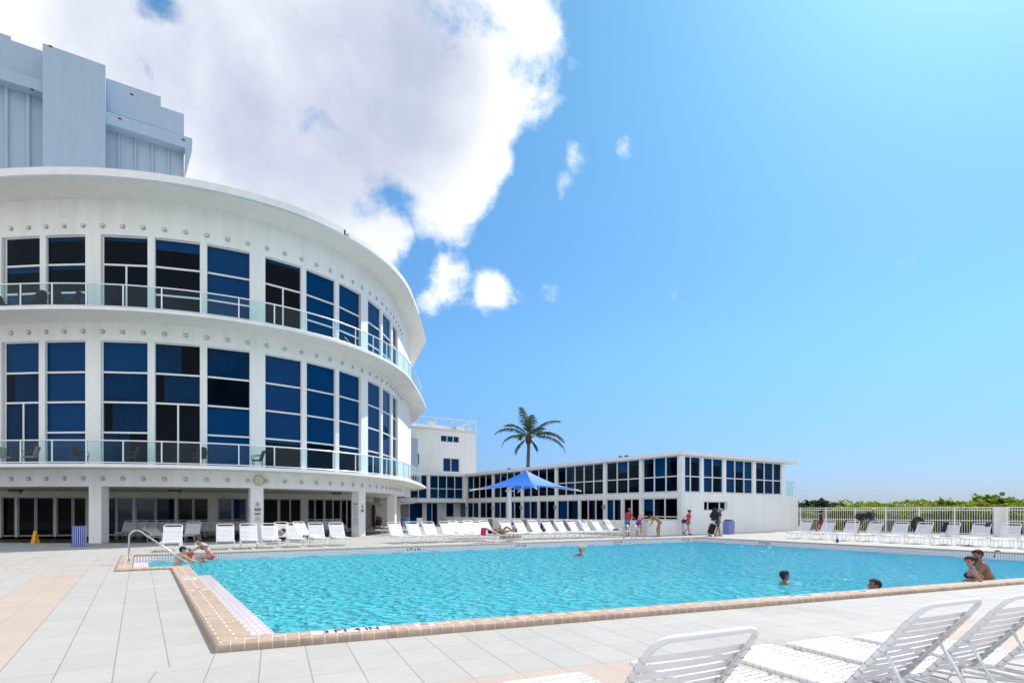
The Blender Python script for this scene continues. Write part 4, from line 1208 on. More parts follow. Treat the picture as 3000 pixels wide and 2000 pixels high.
def wing():
    t = thing('low_wing_building', (WC.x, WC.y, 0), 'long low two-storey white wing with dark window bands beyond the pool', 'building')
    zr, zl = 5.61, 5.36
    back = -nT * 0
    # roof
    r = MB(); ov = 0.30
    inner = nI * ov
    pA = WC + nI * ov + nT * ov; 
    depth = 11.0
    pB = WE + UT * 1.1 + nT * ov
    pC = WE + UT * 1.1 + VT * 9; pD = WC + UT * 10 + VT * 29.5
    bend = WB + nI * ov + nT * ov
    lft = WB - UT * 34 + nT * ov
    poly = [pA, pB, pC, WC + VT * 9 + UT * 9, WB + UT * 9 + VT * 9, WB + VT * 9 - UT * 34, lft, bend]
    n = len(poly)
    r.raw([(p.x, p.y, zl) for p in poly], [tuple(reversed(range(n)))], 1)
    r.raw([(p.x, p.y, zr) for p in poly], [tuple(range(n))], 2)
    for i in range(n):
        p, q = poly[i], poly[(i + 1) % n]
        r.quad([(p.x, p.y, zl), (q.x, q.y, zl), (q.x, q.y, zr), (p.x, p.y, zr)], 0)
    r.build('roof', [M['trim'], M['soffit'], M['roofgrey']], t)
    w = MB()
    def band(p, d, n_, u0, u1, z0, z1, th=0.25, off=0.0):
        c = p + d * ((u0 + u1) / 2) - n_ * (th / 2 - off); w.box((c.x, c.y, (z0 + z1) / 2), u1 - u0, th, z1 - z0, d)
    # inner face -------------------------------------------------
    Li = 29.5
    band(WC, VT, nI, 0, Li, 2.52, 2.88)
    band(WC, VT, nI, 0, 3.6, 0, 0.97)
    piers = [0.15, 3.7, 7.5, 13.6, 18.75, 23.9, 29.35]
    for k, u in enumerate(piers):
        hw = 0.15
        if u < 1: band(WC, VT, nI, 0.0, 0.36, 0.97 if False else 0.0, zl, 0.3, 0.02)
        else: band(WC, VT, nI, u - hw, u + hw, 0, zl, 0.3, 0.02)
    gd, gb, gm, gk = M['glass_dark'], M['glass_blue'], M['glass_mid'], M['glass_black']
    bays = [(0.38, 3.53, 3), (3.87, 7.33, 3), (7.67, 13.43, 5), (13.77, 18.58, 4), (18.92, 23.73, 4), (24.07, 29.18, 4)]
    for u0, u1, k in bays:
        if u0 < 1: pass
        grid_window(t, WC, VT, nI, u0, u1, 2.90, 5.36, [j / k for j in range(1, k)], [3.97], [gk, gd, gk, gm])
    # ground floor: windows near the corner, sliding doors farther on
    grid_window(t, WC, VT, nI, 0.38, 3.53, 0.98, 2.50, [0.36, 0.68], [1.20], [gk, gk, gd])
    for u0, u1, k in bays[1:]:
        mid = (u0 + u1) / 2
        grid_window(t, WC, VT, nI, u0, mid - 0.13, 0.05, 2.50, [0.5] if k < 5 else [0.33, 0.66], [0.45] if k != 3 else [], [gk, gm] if k != 3 else [gk])
        band(WC, VT, nI, mid - 0.12, mid + 0.12, 0, 2.52, 0.2)
        grid_window(t, WC, VT, nI, mid + 0.13, u1, 0.05, 2.50, [0.5], [], [gm, gb] if k != 3 else [gm, gb])
    # right face --------------------------------------------------
    Lr = 12.65
    w2 = MB()
    def fu(px): 
        x = on_plane(px, WC, UT); return (x - WC).dot(UT)
    Lr = fu(2298)
    sx0, sx1 = fu(2062.5), fu(2131)
    zs0, zs1 = 1.62, 2.27
    band(WC, UT, nT, 0.0, Lr, 0, zs0, 0.3); band(WC, UT, nT, 0.0, sx0, zs0, zs1, 0.3); band(WC, UT, nT, sx1, Lr, zs0, zs1, 0.3); band(WC, UT, nT, 0, Lr, zs1, 2.86, 0.3)
    g = [(2002.5, 2054, [.43]), (2062, 2119.6, [.47]), (2127.6, 2206.5, [.34, .68]), (2215, 2290.7, [.34, .68])]
    pe = fu(2002.5)
    band(WC, UT, nT, 0.0, pe, 2.86, zl, 0.3)
    for (a, b, mu), nx in zip(g, g[1:] + [None]):
        grid_window(t, WC, UT, nT, fu(a), fu(b), 2.88, 5.33, mu, [3.96], [gb, gd, gb] if a < 2200 else [gd, gm, gm])
        e = fu(nx[0]) if nx else Lr
        band(WC, UT, nT, fu(b), e, 2.86, zl, 0.3)
    band(WC, UT, nT, pe, Lr, 5.33, zl, 0.3)
    grid_window(t, WC, UT, nT, sx0, sx1, zs0, zs1, [.24, .74], [], [gk], recess=0.2)
    # end: projecting lower block with railed balcony
    e = WC + UT * Lr
    w.prism([e, e + UT * 2.0, e + UT * 2.0 - nT * 4, e - nT * 4], 0, 2.72)
    w.prism([e + UT * 0.0 - nT * .31, e + UT * .25 - nT * .31, e + UT * .25 - nT * 4, e - nT * 4], 2.72, zl)
    # back part beyond the bend ---------------------------------------
    Lb = 30
    dB = -UT
    band(WB, dB, nT, 0, Lb, 2.50, 2.88)
    for k in range(7):
        band(WB, dB, nT, 0.2 + k * 4.3 - 0.2, 0.2 + k * 4.3 + 0.1, 2.88, zl, 0.3, 0.02)
        grid_window(t, WB + dB * Lb, UT, nT, Lb - (0.3 + k * 4.3 + 4.0), Lb - (0.3 + k * 4.3), 2.90, 5.36, [.25, .5, .75], [3.97], [gk, gd, gk, gm])
    # recessed ground floor with doors, a post and a downpipe
    rb = WB - nT * 1.5
    def bandr(u0, u1, z0, z1): band(rb, dB, nT, u0, u1, z0, z1, 0.2)
    bandr(-0.2, 0.6, 0, 2.5); bandr(1.6, 2.6, 0, 2.5); bandr(4.0, 4.4, 0, 2.5); bandr(7.5, 8.1, 0, 2.5); bandr(0.6, 1.6, 0, 0.9); bandr(10.3, 12.5, 0, 2.5); bandr(12.5, 15.6, 0, 1.2); bandr(15.6, 30, 0, 2.5)
    def gw(u0, u1, z0, m_, g_): grid_window(t, rb + dB * 30, UT, nT, 30 - u1, 30 - u0, z0, 2.48, m_, [], g_)
    gw(0.6, 1.6, 0.9, [], [gd]); gw(2.6, 4.0, 0.05, [.5], [gb, gd]); gw(4.4, 7.5, 0.05, [.5], [M['grey'], gk]); gw(8.1, 10.3, 0.02, [.5], [gk]); 
    grid_window(t, rb + dB * 30, UT, nT, 30 - 15.6, 30 - 12.5, 1.2, 2.35, [.4], [], [M['grey']])
    c = WB + dB * 12.9 + nT * 0.1; w.box((c.x, c.y, 1.25), 0.22, 0.22, 2.5, UT)
    w.build('wall', M['stucco'], t)
    fl = MB(); poly = [WC + UT * .3 + VT * .3, WC + UT * 9 + VT * .3, WC + UT * 9 + VT * 29, WB + UT * 9 + VT * 8, WB - UT * 30 + VT * 8, WB - UT * 30 - nT * 1.6, WB + UT * .3 - nT * 1.6]
    fl.raw([(p.x, p.y, 2.51) for p in poly], [tuple(range(len(poly)))]); fl.build('upper_floor', M['soffit'], t)
    pipe = MB(); c = WB + dB * 9.6 + nT * 0.12
    pipe.tube([WB + dB * 5.6 + nT * .12 + Vector((0, 0, 2.9)), WB + dB * 6.2 + nT * .12 + Vector((0, 0, 2.45)), c + dB * -.6 + Vector((0, 0, 2.25)), c + Vector((0, 0, 1.7)), c + Vector((0, 0, 0))], 0.09, 8)
    pipe.build('drain_pipe', M['trim'], t, smooth=True)
    dp = MB(); c = WC + nI * .05 + nT * .05; dp.box((c.x, c.y, 3.15), 0.30, 0.26, 4.4, UT); dp.build('corner_downpipe', M['trim'], t)
    rl = MB(); b0 = e + UT * 0.3 - nT * 0.05; b1 = e + UT * 1.55 - nT * 0.05
    for p in (b1,): rl.box((p.x, p.y, 3.35), 0.1, 0.1, 1.25, UT)
    rl.bar((b0.x, b0.y, 3.95), (b1.x, b1.y, 3.95), 0.08, 0.06); rl.bar((b0.x, b0.y, 2.80), (b1.x, b1.y, 2.80), 0.06, 0.05)
    ro = rl.build('balcony_railing', M['frame'], t)
    gl = MB(); gl.quad([(b0.x, b0.y, 2.84), (b1.x, b1.y, 2.84), (b1.x, b1.y, 3.92), (b0.x, b0.y, 3.92)]); gl.build('glass_panel', M['railglass'], ro, base=parent_base(t))
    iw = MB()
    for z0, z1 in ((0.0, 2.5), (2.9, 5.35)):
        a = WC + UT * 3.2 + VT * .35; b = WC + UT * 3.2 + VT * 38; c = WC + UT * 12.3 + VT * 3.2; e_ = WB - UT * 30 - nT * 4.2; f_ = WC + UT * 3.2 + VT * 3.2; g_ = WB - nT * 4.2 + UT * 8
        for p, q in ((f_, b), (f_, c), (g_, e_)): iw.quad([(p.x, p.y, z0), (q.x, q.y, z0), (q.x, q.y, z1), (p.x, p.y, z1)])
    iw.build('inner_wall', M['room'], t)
    # lamps between the doors
    for u in (7.5, 13.6, 18.75, 23.9, 29.2):
        c = WC + VT * u + nI * 0.11; m = MB(); m.box((c.x, c.y, 1.92), 0.2, 0.14, 0.3, VT); m.build('wall_lamp', M['greyframe'], t)
    # two dark roof vents
    for px in (1819, 1836, 1492):
        x = on_plane(px, WC + UT * 1.2, VT); m = MB(); m.tube([(x.x, x.y, 5.6), (x.x, x.y, 5.75)], 0.1, 10); m.ball((x.x, x.y, 5.8), 0.2 if px > 1500 else .25, None, 0.13); m.build('roof_vent', M['dark'], t, smooth=True)
    # box section at the bend of the facade hides nothing else
wing()

# low patio wall in front of the wing
def patio_wall():
    p0 = WC - UT * 3.36
    t = thing('patio_wall', (p0.x, p0.y, 0), 'low white patio wall with slatted vents along the low wing', 'wall')
    m = MB()
    e = p0 + VT * 29
    m.bar(p0 + Vector((0, 0, .49)) + UT * .1, e + Vector((0, 0, .49)) + UT * .1, 0.2, 0.98)
    m.bar(p0 + nT * -.1 + UT * .2 + Vector((0, 0, .488)), WC + UT * -0.02 - nT * .1 + Vector((0, 0, .488)), 0.2, 0.976)
    m.build('wall', M['stucco'], t)
    for px in (1437, 1535, 1612, 1662):
        x = on_plane(px, p0, VT); g = MB()
        for k in range(7): 
            c = x + VT * (k * .12 - .36) - UT * 0.02; g.box((c.x, c.y, .5), 0.05, 0.05, 0.75, VT)
        g.build('vent_slats', M['greyframe'], t)
patio_wall()

# three storey annex with roof railing
def annex():
    pl = WB - nT * 3.0
    r = on_plane(1395, pl, UT); l = r - UT * 26
    zt = zat(1265.7, r.y)
    t = thing('annex_building', (r.x, r.y, 0), 'white three-storey block with railed flat roof behind the low wing', 'building')
    def yz(px, py): 
        x = on_plane(px, pl, UT); return (x - r).dot(UT), zat(py, x.y)
    u0, z1 = yz(1291.3, 1273.7); u1, z0 = yz(1345.6, 1297); 
    v0, y1 = yz(1298.2, 1340); v1, y0 = yz(1346.4, 1382.8)
    m = MB()
    def b(a, c, za, zb):
        q = r + UT * ((a + c) / 2) - nT * .15; m.box((q.x, q.y, (za + zb) / 2), c - a, 0.3, zb - za, UT)
    b(-26, min(u0, v0), 0, zt); b(max(u1, v1), 0, 0, zt); lo, hi = min(u0, v0), max(u1, v1)
    b(lo, hi, z1, zt); b(lo, hi, y1, z0); b(lo, hi, 0, y0)
    if u0 > lo: b(lo, u0, z0, z1)
    if v0 > lo: b(lo, v0, y0, y1)
    if u1 < hi: b(u1, hi, z0, z1)
    if v1 < hi: b(v1, hi, y0, y1)
    m.prism([r - nT * .3, r - nT * 9, l - nT * 9, l - nT * .3][::-1], 0, zt - 0.2)
    m.build('wall', M['stucco'], t)
    grid_window(t, r, UT, nT, u0, u1, z0, z1, [.345, .68], [], [M['glass_blue'], M['glass_dark']])
    grid_window(t, r, UT, nT, v0, v1, y0, y1, [.48], [], [M['glass_blue']])
    # projecting stair box on the left
    bx = MB(); pl2 = pl + nT * 1.0; b1 = on_plane(1224.7, pl2, UT); b0 = b1 - UT * 8
    bx.prism([b0, b1, b1 - nT * 1.0, b0 - nT * 1.0], 0, zat(1284, b1.y)); bo = bx.build('stair_box', M['tower'], t)
    dk = MB(); q = on_plane(1226, pl + nT * .02, UT); dk.box((q.x, q.y, zat(1344, q.y)), .12, .05, 1.2, UT); dk.build('vent_slot', M['dark'], t)
    cp = MB(); q = r - UT * 13 + nT * .03; cp.box((q.x, q.y, zt + .03), 26.1, 0.5, 0.1, UT); cp.build('coping', M['trim'], t)
    # roof curb, hatches
    cu = MB(); q = r - UT * 13 - nT * 1.2; cu.box((q.x, q.y, zt + .3), 24, 0.3, 0.55, UT); cu.build('roof_curb', M['stucco'], t)
    for px in (1330,):
        q = on_plane(px, pl - nT * .7, UT); h = MB(); h.box((q.x, q.y, zt + .3), .5, .3, .4, UT); h.build('roof_box', M['greyframe'], t)
    for px in (1192, 1267):
        q = on_plane(px, pl - nT * .3, UT); h = MB()
        h.raw([(q.x + UT.x * a, q.y + UT.y * a, zt + zz) for a, zz in ((-.55, .85), (.55, .85), (0.15, 0.1), (-.15, .1))] + [(q.x + UT.x * a - nT.x * .3, q.y + UT.y * a - nT.y * .3, zt + zz) for a, zz in ((-.55, .85), (.55, .85), (0.15, 0.1), (-.15, .1))], [(0, 1, 2, 3), (7, 6, 5, 4), (0, 4, 5, 1), (1, 5, 6, 2), (2, 6, 7, 3), (3, 7, 4, 0)]); h.build('roof_scupper', M['stucco'], t)
    # railing
    ra = MB(); zr = zt + 1.25
    a = r + nT * .05; c = l + nT * .05; dd = r - nT * 7
    ra.bar((a.x, a.y, zr), (c.x, c.y, zr), .09, .09); ra.bar((a.x, a.y, zr - .05), (dd.x, dd.y, zr - .05), .08, .06)
    ra.bar((a.x, a.y, zt + .25), (c.x, c.y, zt + .25), .05, .04)
    ro = ra.build('roof_railing', M['frame'], t)
    base = parent_base(t)
    for k in range(15):
        q = a - UT * (k * 1.05); p = MB(); p.box((q.x, q.y, (zt + zr) / 2), .06, .06, zr - zt, UT); p.build('post', M['frame'], ro, base=base)
    for k in range(1, 5):
        q = a - nT * (k * 1.5); p = MB(); p.box((q.x, q.y, (zt + zr) / 2), .06, .06, zr - zt - .1, UT); p.build('post', M['frame'], ro, base=base)
    # bird on the stair box
    q = on_plane(1191, pl2 - nT * .4, UT); zb = zat(1284, b1.y)
    c = Vector((q.x, q.y, zb + .13)); rot = Matrix.Rotation(R(-28), 3, 'Y')
    bd = MB(); bd.ball(c, .26, .1, .11, rot=rot); bd.ball(c + Vector((.24, 0, .2)), .08); bd.tube([c + Vector((.3, 0, .22)), c + Vector((.42, 0, .2))], .025, 6, rads=[.03, .008])
    bd.tube([c + Vector((-.2, 0, -.08)), c + Vector((-.42, 0, -.16))], .04, 6, rads=[.06, .03]); bd.tube([c - Vector((0, 0, .05)), c - Vector((-.02, 0, .13))], .015, 5)
    o = bd.build('bird', mat('bird_feather', (.06, .05, .05), .8, var=.3, vscale=12), base=Vector((q.x, q.y, zb)), smooth=True)
    tag(o, 'dark bird perched on the grey box of the annex', 'bird')
annex()

# ================================================================== LOUNGERS
LW = 0.33            # half width between the side rails
SEAT_Z = 0.37
HINGE = 1.20
BACKL = 0.86
def strap(mb, s, ax_s, nv, w=0.056, r=0.0215, hw=LW, m=0):
    """one vinyl strap wrapped round both side rails; s = centre, ax_s = direction along the rails, nv = normal of the sling"""
    s = Vector(s); ax = Vector((1, 0, 0)); prof = []
    # the strap crosses on the sitting side and wraps right round each side rail
    prof.append(ax * (hw - .035) - nv * (r * .9))
    for k in range(9):
        a = -PI / 2 + PI * k / 8; prof.append(ax * (hw + math.cos(a) * r) + nv * math.sin(a) * r)
    for k in range(1, 8): prof.append(ax * (hw * (1 - k / 4)) + nv * (r - .006 * math.sin(PI * k / 8)))
    for k in range(9):
        a = PI / 2 + PI * k / 8; prof.append(ax * (-hw + math.cos(a) * r) + nv * math.sin(a) * r)
    prof.append(ax * (-hw + .035) - nv * (r * .9))
    n = len(prof)
    vs = [s + p - ax_s * w / 2 for p in prof] + [s + p + ax_s * w / 2 for p in prof]
    mb.raw(vs, [(i, i + 1, n + i + 1, n + i) for i in range(n - 1)], m)
def lounger_proto(back_deg):
    """faces -Y: foot end at y = 0, head towards +Y"""
    t = thing('pool_lounger', (0, 0, 0), 'white strap pool lounger', 'lounger')
    a = R(back_deg); bd = Vector((0, math.cos(a), math.sin(a))); bn = Vector((0, -math.sin(a), math.cos(a)))
    r = 0.017
    f = MB()
    z = SEAT_Z
    # seat rail loop, bent down at the foot end
    L_ = HINGE + 0.06
    f.tube([(-LW, L_, z), (-LW, 0.10, z), (-LW, 0.03, z - .005), (-LW + .05, 0.0, z - .01), (LW - .05, 0.0, z - .01), (LW, 0.03, z - .005), (LW, 0.10, z), (LW, L_, z)], r, 8)
    # bowed stretchers under the sling that tie the legs together
    for sx in (-1, 1):
        x = sx * (LW - 0.012)
        f.tube([(x, 0.12, z - .03), (x, 0.40, z - .085), (x, 0.78, z - .10), (x, 1.15, z - .085), (x, 1.5, z - .03), (x, 1.72, z - .005)], 0.012, 6)
    f.tube([(-LW, 1.72, z - .005), (LW, 1.72, z - .005)], 0.014, 6)
    f.tube([(-LW, L_, z), (-LW, 1.72, z - .005)], r, 6); f.tube([(LW, L_, z), (LW, 1.72, z - .005)], r, 6)
    f.build('frame', M['tubewhite'], t, smooth=True)
    for sx in (-1, 1):
        for y0, y1 in ((0.10, 0.62), (1.12, 1.64)):
            x = sx * LW; g = MB()
            g.tube([(x, y0, z - .012), (x + sx * .01, y0 + .09, .05), (x + sx * .01, y0 + .115, .014), (x + sx * .01, y0 + .15, .012), (x + sx * .01, y1 - .15, .012), (x + sx * .01, y1 - .115, .014), (x + sx * .01, y1 - .09, .05), (x, y1, z - .012)], 0.0125, 6)
            g.build('leg', M['tubewhite'], t, smooth=True)
    s = MB(); y = 0.085
    while y < HINGE - 0.02:
        strap(s, (0, y, z), Vector((0, 1, 0)), Vector((0, 0, 1))); y += 0.070
    s.build('seat_straps', M['plastic'], t, smooth='auto')
    h = Vector((0, HINGE, z))
    b = MB(); P = lambda x, u: h + bd * u + Vector((x, 0, 0))
    top = BACKL; c = 0.09
    arc = [P(-LW, 0), P(-LW, top - c)] + [P(-LW + c - c * math.cos(k * PI / 10), top - c + c * math.sin(k * PI / 10)) for k in range(1, 6)]
    arc += [P(LW - c + c * math.sin(k * PI / 10), top - c + c * math.cos(k * PI / 10)) for k in range(0, 6)] + [P(LW, 0)]
    b.tube(arc, r, 10)
    bf = b.build('backrest', M['tubewhite'], t, smooth=True)
    s = MB(); u = 0.06
    while u < top - 0.10:
        strap(s, P(0, u), bd, bn); u += 0.070
    s.build('straps', M['plastic'], bf, base=Vector((0, 0, 0)), smooth='auto')
    if back_deg > 15:
        p = MB()
        for sx in (-1, 1):
            x = sx * (LW - .025)
            p.tube([P(x, top * .52), (x, HINGE + 0.50, z - 0.01)], 0.011, 6)
        p.tube([(-LW, HINGE + .50, z - .012), (LW, HINGE + .50, z - .012)], 0.011, 6)
        p.build('backrest_prop', M['tubewhite'], t, smooth=True)
    return t
PROTO = {}
def lounger(foot, head_dir, label, group, deg=51, z=0.0, s=1.0):
    """foot = plan point of the middle of the foot end"""
    if deg not in PROTO:
        PROTO[deg] = lounger_proto(deg); o = PROTO[deg]
    else: o = copy_tree(PROTO[deg])
    o.location = (foot.x, foot.y, z); o.rotation_euler = (0, 0, math.atan2(head_dir.y, head_dir.x) - PI / 2)
    o['label'] = label; o['group'] = group; o['category'] = 'lounger'
    return o
def from_left(foot_left, hd):
    return foot_left + Vector((hd.y, -hd.x, 0)) * LW
ORD = ['first', 'second', 'third', 'fourth', 'fifth', 'sixth', 'seventh', 'eighth', 'ninth', 'tenth', 'eleventh', 'twelfth', 'thirteenth', 'fourteenth', 'fifteenth', 'sixteenth', 'seventeenth']
# -- foreground
hd = nrm(Vector((0.43, -0.903, 0)))
def fg(px, py): return at(px, py, SEAT_Z) + Vector((0.15, 0.03, 0))
G = 'loungers on the near deck'
h1 = nrm(Vector((0.43, -0.90, 0)))
lounger(from_left(Vector((0.49, 4.42, 0)), h1), h1, 'big foreground lounger seen from behind, nearest to the pool corner', G, 51)
lounger(from_left(fg(2198, 1890) - Vector((0.80, 0.33, 0)), hd), hd, 'flat foreground lounger whose seat shows behind the big raised backrest', G, 0)
lounger(from_left(fg(2198, 1890), hd), hd, 'foreground lounger with raised backrest in the middle of the near row', G, 51)
lounger(from_left(fg(2395, 1867), hd), hd, 'foreground lounger cut by the right edge of the photo, backrest partly in view', G, 51)
lounger(from_left(fg(2579, 1850), hd), hd, 'foreground lounger farthest right, only its flat seat in view', G, 51)
# -- row along the far edge
def far_row(px, dist, rot):
    hdv = Matrix.Rotation(R(rot), 3, 'Z') @ nF
    lo, hi = -5.0, 40.0
    f = lambda s: (lambda p: 1500 + FPX * p.x / p.y)(FA + U * s + nF * dist + hdv * (HINGE + BACKL * math.cos(R(51))))
    for _ in range(60):
        m_ = (lo + hi) / 2
        if f(m_) < px: lo = m_
        else: hi = m_
    return FA + U * lo + nF * dist, hdv
def lerp_tab(x, tab):
    for (a, va), (b, vb) in zip(tab, tab[1:]):
        if x <= b: return va + (vb - va) * max(0, min(1, (x - a) / (b - a)))
    return tab[-1][1]
DIST = [(500, 1.1), (640, 1.3), (1140, 1.9), (1785, 1.9)]
ROT = [(500, -4), (1474, 4), (1785, 20)]
far_pos = {}
G = 'loungers in the row along the far pool edge'
rowA = [508, 659.5, 726.5, 787.5, 859, 923, 982.4]
rowB = [1152.6, 1205, 1251.5, 1302.5, 1347, 1390, 1474.7, 1516, 1557.6, 1596, 1632.6, 1667.6, 1702.7, 1738, 1774.5]
for k, px in enumerate(rowA):
    p, h = far_row(px, lerp_tab(px, DIST), lerp_tab(px, ROT))
    lab = 'upright lounger behind the bathing family, beside the low reclined one' if k == 0 else '%s upright lounger right of the bathing family, in front of the columns' % ORD[k - 1]
    far_pos[px] = (p, h); lounger(p, h, lab, G)
extra = {0: ' before a striped bin', 12: ' with tie-dye towel', 14: ' nearest the ladder'}
for k, px in enumerate(rowB):
    p, h = far_row(px, lerp_tab(px, DIST), lerp_tab(px, ROT))
    far_pos[px] = (p, h)
    lounger(p, h, '%s lounger of the long far row from the round wing%s' % (ORD[k], extra.get(k, '')), G)
# -- loungers standing behind that row
G = 'loungers behind the far row'
for px, dd, rot, lab in ((1325, 4.2, 10, 'lounger behind the fourth of the long far row'), (1368, 4.2, 10, 'lounger behind the fifth of the long far row'), (1414, 4.2, 10, 'lounger behind the pink towel of the sunbather')):
    p, h = far_row(px, dd, rot); lounger(p, h, lab, G)
p, h = far_row(824, 4.6, -10); lounger(p, h, 'lounger in the shade with a straw bag on it, behind the row', G); bagp = p + h * 0.9
p, h = far_row(872, 5.2, 25); lounger(p, h, 'lounger half hidden behind the fourth one right of the family', G)
p = at(1060, 1563); lounger(p, nrm(Vector((-0.95, 0.1, 0))), 'lounger seen side on in the shade left of the third column', G)
p = at(470, 1588); h = nrm(Vector((-0.93, 0.36, 0))); lounger(p + Vector((0.9, -.2, 0)), h, 'low reclined lounger beside the handrail, seen from its side', G, 25)
p = at(545, 1589); lounger(p, nrm(Vector((-0.3, 1, 0))), 'lounger standing just behind the first upright one', G)
# -- the sunbathers' loungers lie along the pool edge
sb = far_row(1470, 1.25, 0)[0]
SUN1 = isect(FA + nF * 1.0, U, Vector((0, 0, 0)), Vector(((1518 - 1500) / FPX, 1, 0))); SUN1h = -U
lounger(SUN1, SUN1h, 'lounger parallel to the pool with a sunbather and striped towel on it', 'sunbathers\' loungers', 25)
SUN2 = at(1192, 1567); SUN2h = nrm(Vector((-0.92, -0.38, 0)))
lounger(SUN2, SUN2h, 'flat lounger with a sunbather by the third column', 'sunbathers\' loungers', 0)
# -- row on the right hand deck
G = 'loungers in the row before the fence'
legs = [(2304.6, 1577.8), (2372.7, 1580), (2441.6, 1583.9), (2509.7, 1586.3), (2584.7, 1590), (2656, 1593.4), (2734, 1597.2), (2823.7, 1601), (2912.4, 1604.8), (2996, 1609)]
xs = []
hR = nrm(Vector((U.x, U.y, 0)))
for k, (px, py) in enumerate(legs):
    p = at(px, py)
    p = p + Vector((0.30, 0.12, 0))
    h = Matrix.Rotation(R(4), 3, 'Z') @ hR
    ex = {0: ' nearest the low wing', 6: ' with dark towel', 7: ' with dark bag', 9: ' cut by the frame'}.get(k, '')
    lab = '%s lounger of the fence row from the low wing%s' % (ORD[k], ex)
    far_pos[(k,)] = (p, h); lounger(p, h, lab, G)
# -- stacked away under the hotel
G = 'loungers stored along the glass wall under the hotel'
st_px = [371, 402, 433.5, 466, 500, 530, 559, 590, 622, 655, 690, 725, 905, 940, 962, 985]
for k, px in enumerate(st_px):
    Y = 33.6 + (px - 371) * 0.0085
    p = Vector(((px - 1500) / FPX * Y, Y, 0)); h = nrm(Vector((-0.30, 0.95, 0)))
    lounger(p - h * 0.9, h, 'shaded lounger, %s from the left of those stored against the glass doors' % (ORD[k]), G, 60 if False else 51)
PROTO_ROOTS = list(PROTO.values())

# ================================================================== POOL RAILS
def handrail():
    b = Vector((-11.62, 17.4, 0)); b = at(378, 1643.7, 0.06)
    b.z = 0.05
    e = Vector((-9.75, 17.55, -0.12)); e = at(566, 1659, -0.10)
    t = thing('pool_handrail', b, 'tall stainless handrail running down into the alcove of the pool', 'handrail')
    d = nrm(Vector((e.x - b.x, e.y - b.y, 0)))
    top = b + Vector((0, 0, 0.97))
    m = MB()
    pts = [b, b + Vector((0, 0, 0.72))]
    for k in range(1, 8):
        a = PI * 0.68 * k / 7
        pts.append(b + Vector((0, 0, 0.72)) + d * (0.24 * (1 - math.cos(a))) + Vector((0, 0, 0.25 * math.sin(a))))
    pts += [e, e - d * 0.02 + Vector((0.0, 0, -0.06)), e - d * 0.22 - Vector((0, 0, 0.35))]
    m.tube(pts, 0.027, 10); m.build('rail', M['steel'], t, smooth=True)
    m = MB(); m.tube([b + Vector((0, 0, -0.01)), b + Vector((0, 0, 0.03))], 0.08, 16, rads=[0.085, 0.06]); m.build('flange', M['steel'], t, smooth=True)
handrail()
def ladder():
    l = isect(FA, U, Vector((0, 0, 0)), Vector(((1826 - 1500) / FPX, 1, 0))) - nF * 0.05
    t = thing('pool_ladder', l, 'stainless pool ladder with two arched rails at the far pool edge', 'ladder')
    steps = MB()
    for k in range(2):
        b = l + U * (0.58 * k); m = MB(); z0 = ztop(b)
        pts = [b + Vector((0, 0, z0)), b + Vector((0, 0, z0 + 0.62))]
        for j in range(1, 8):
            a = PI * 0.72 * j / 7
            pts.append(b + Vector((0, 0, z0 + 0.62)) - nF * (0.16 * (1 - math.cos(a))) + Vector((0, 0, 0.17 * math.sin(a))))
        pts += [b - nF * 1.0 + Vector((0, 0, 0.10)), b - nF * 1.06 + Vector((0, 0, 0.0)), b - nF * 1.06 + Vector((0, 0, -1.4))]
        m.tube(pts, 0.03, 8); m.build('rail', M['steel'], t, smooth=True)
    for k in range(3):
        c = l + U * 0.29 - nF * 1.02 + Vector((0, 0, -0.35 - .3 * k)); m = MB(); m.box(c, 0.56, 0.1, 0.03, U); m.build('tread', M['steel'], t)
ladder()
def stanchion():
    b = at(2453, 1588, 0.0); t = thing('grab_post', b, 'white grab post with dark foot at the right pool edge', 'post')
    m = MB(); m.tube([b + Vector((0, 0, .17)), b + Vector((-0.03, 0, .52)), b + Vector((-.05, 0, .55))], 0.05, 10); m.build('tube', M['tubewhite'], t, smooth=True)
    m = MB(); m.tube([b, b + Vector((0, 0, .17))], 0.06, 10); m.build('foot', M['black'], t)
stanchion()

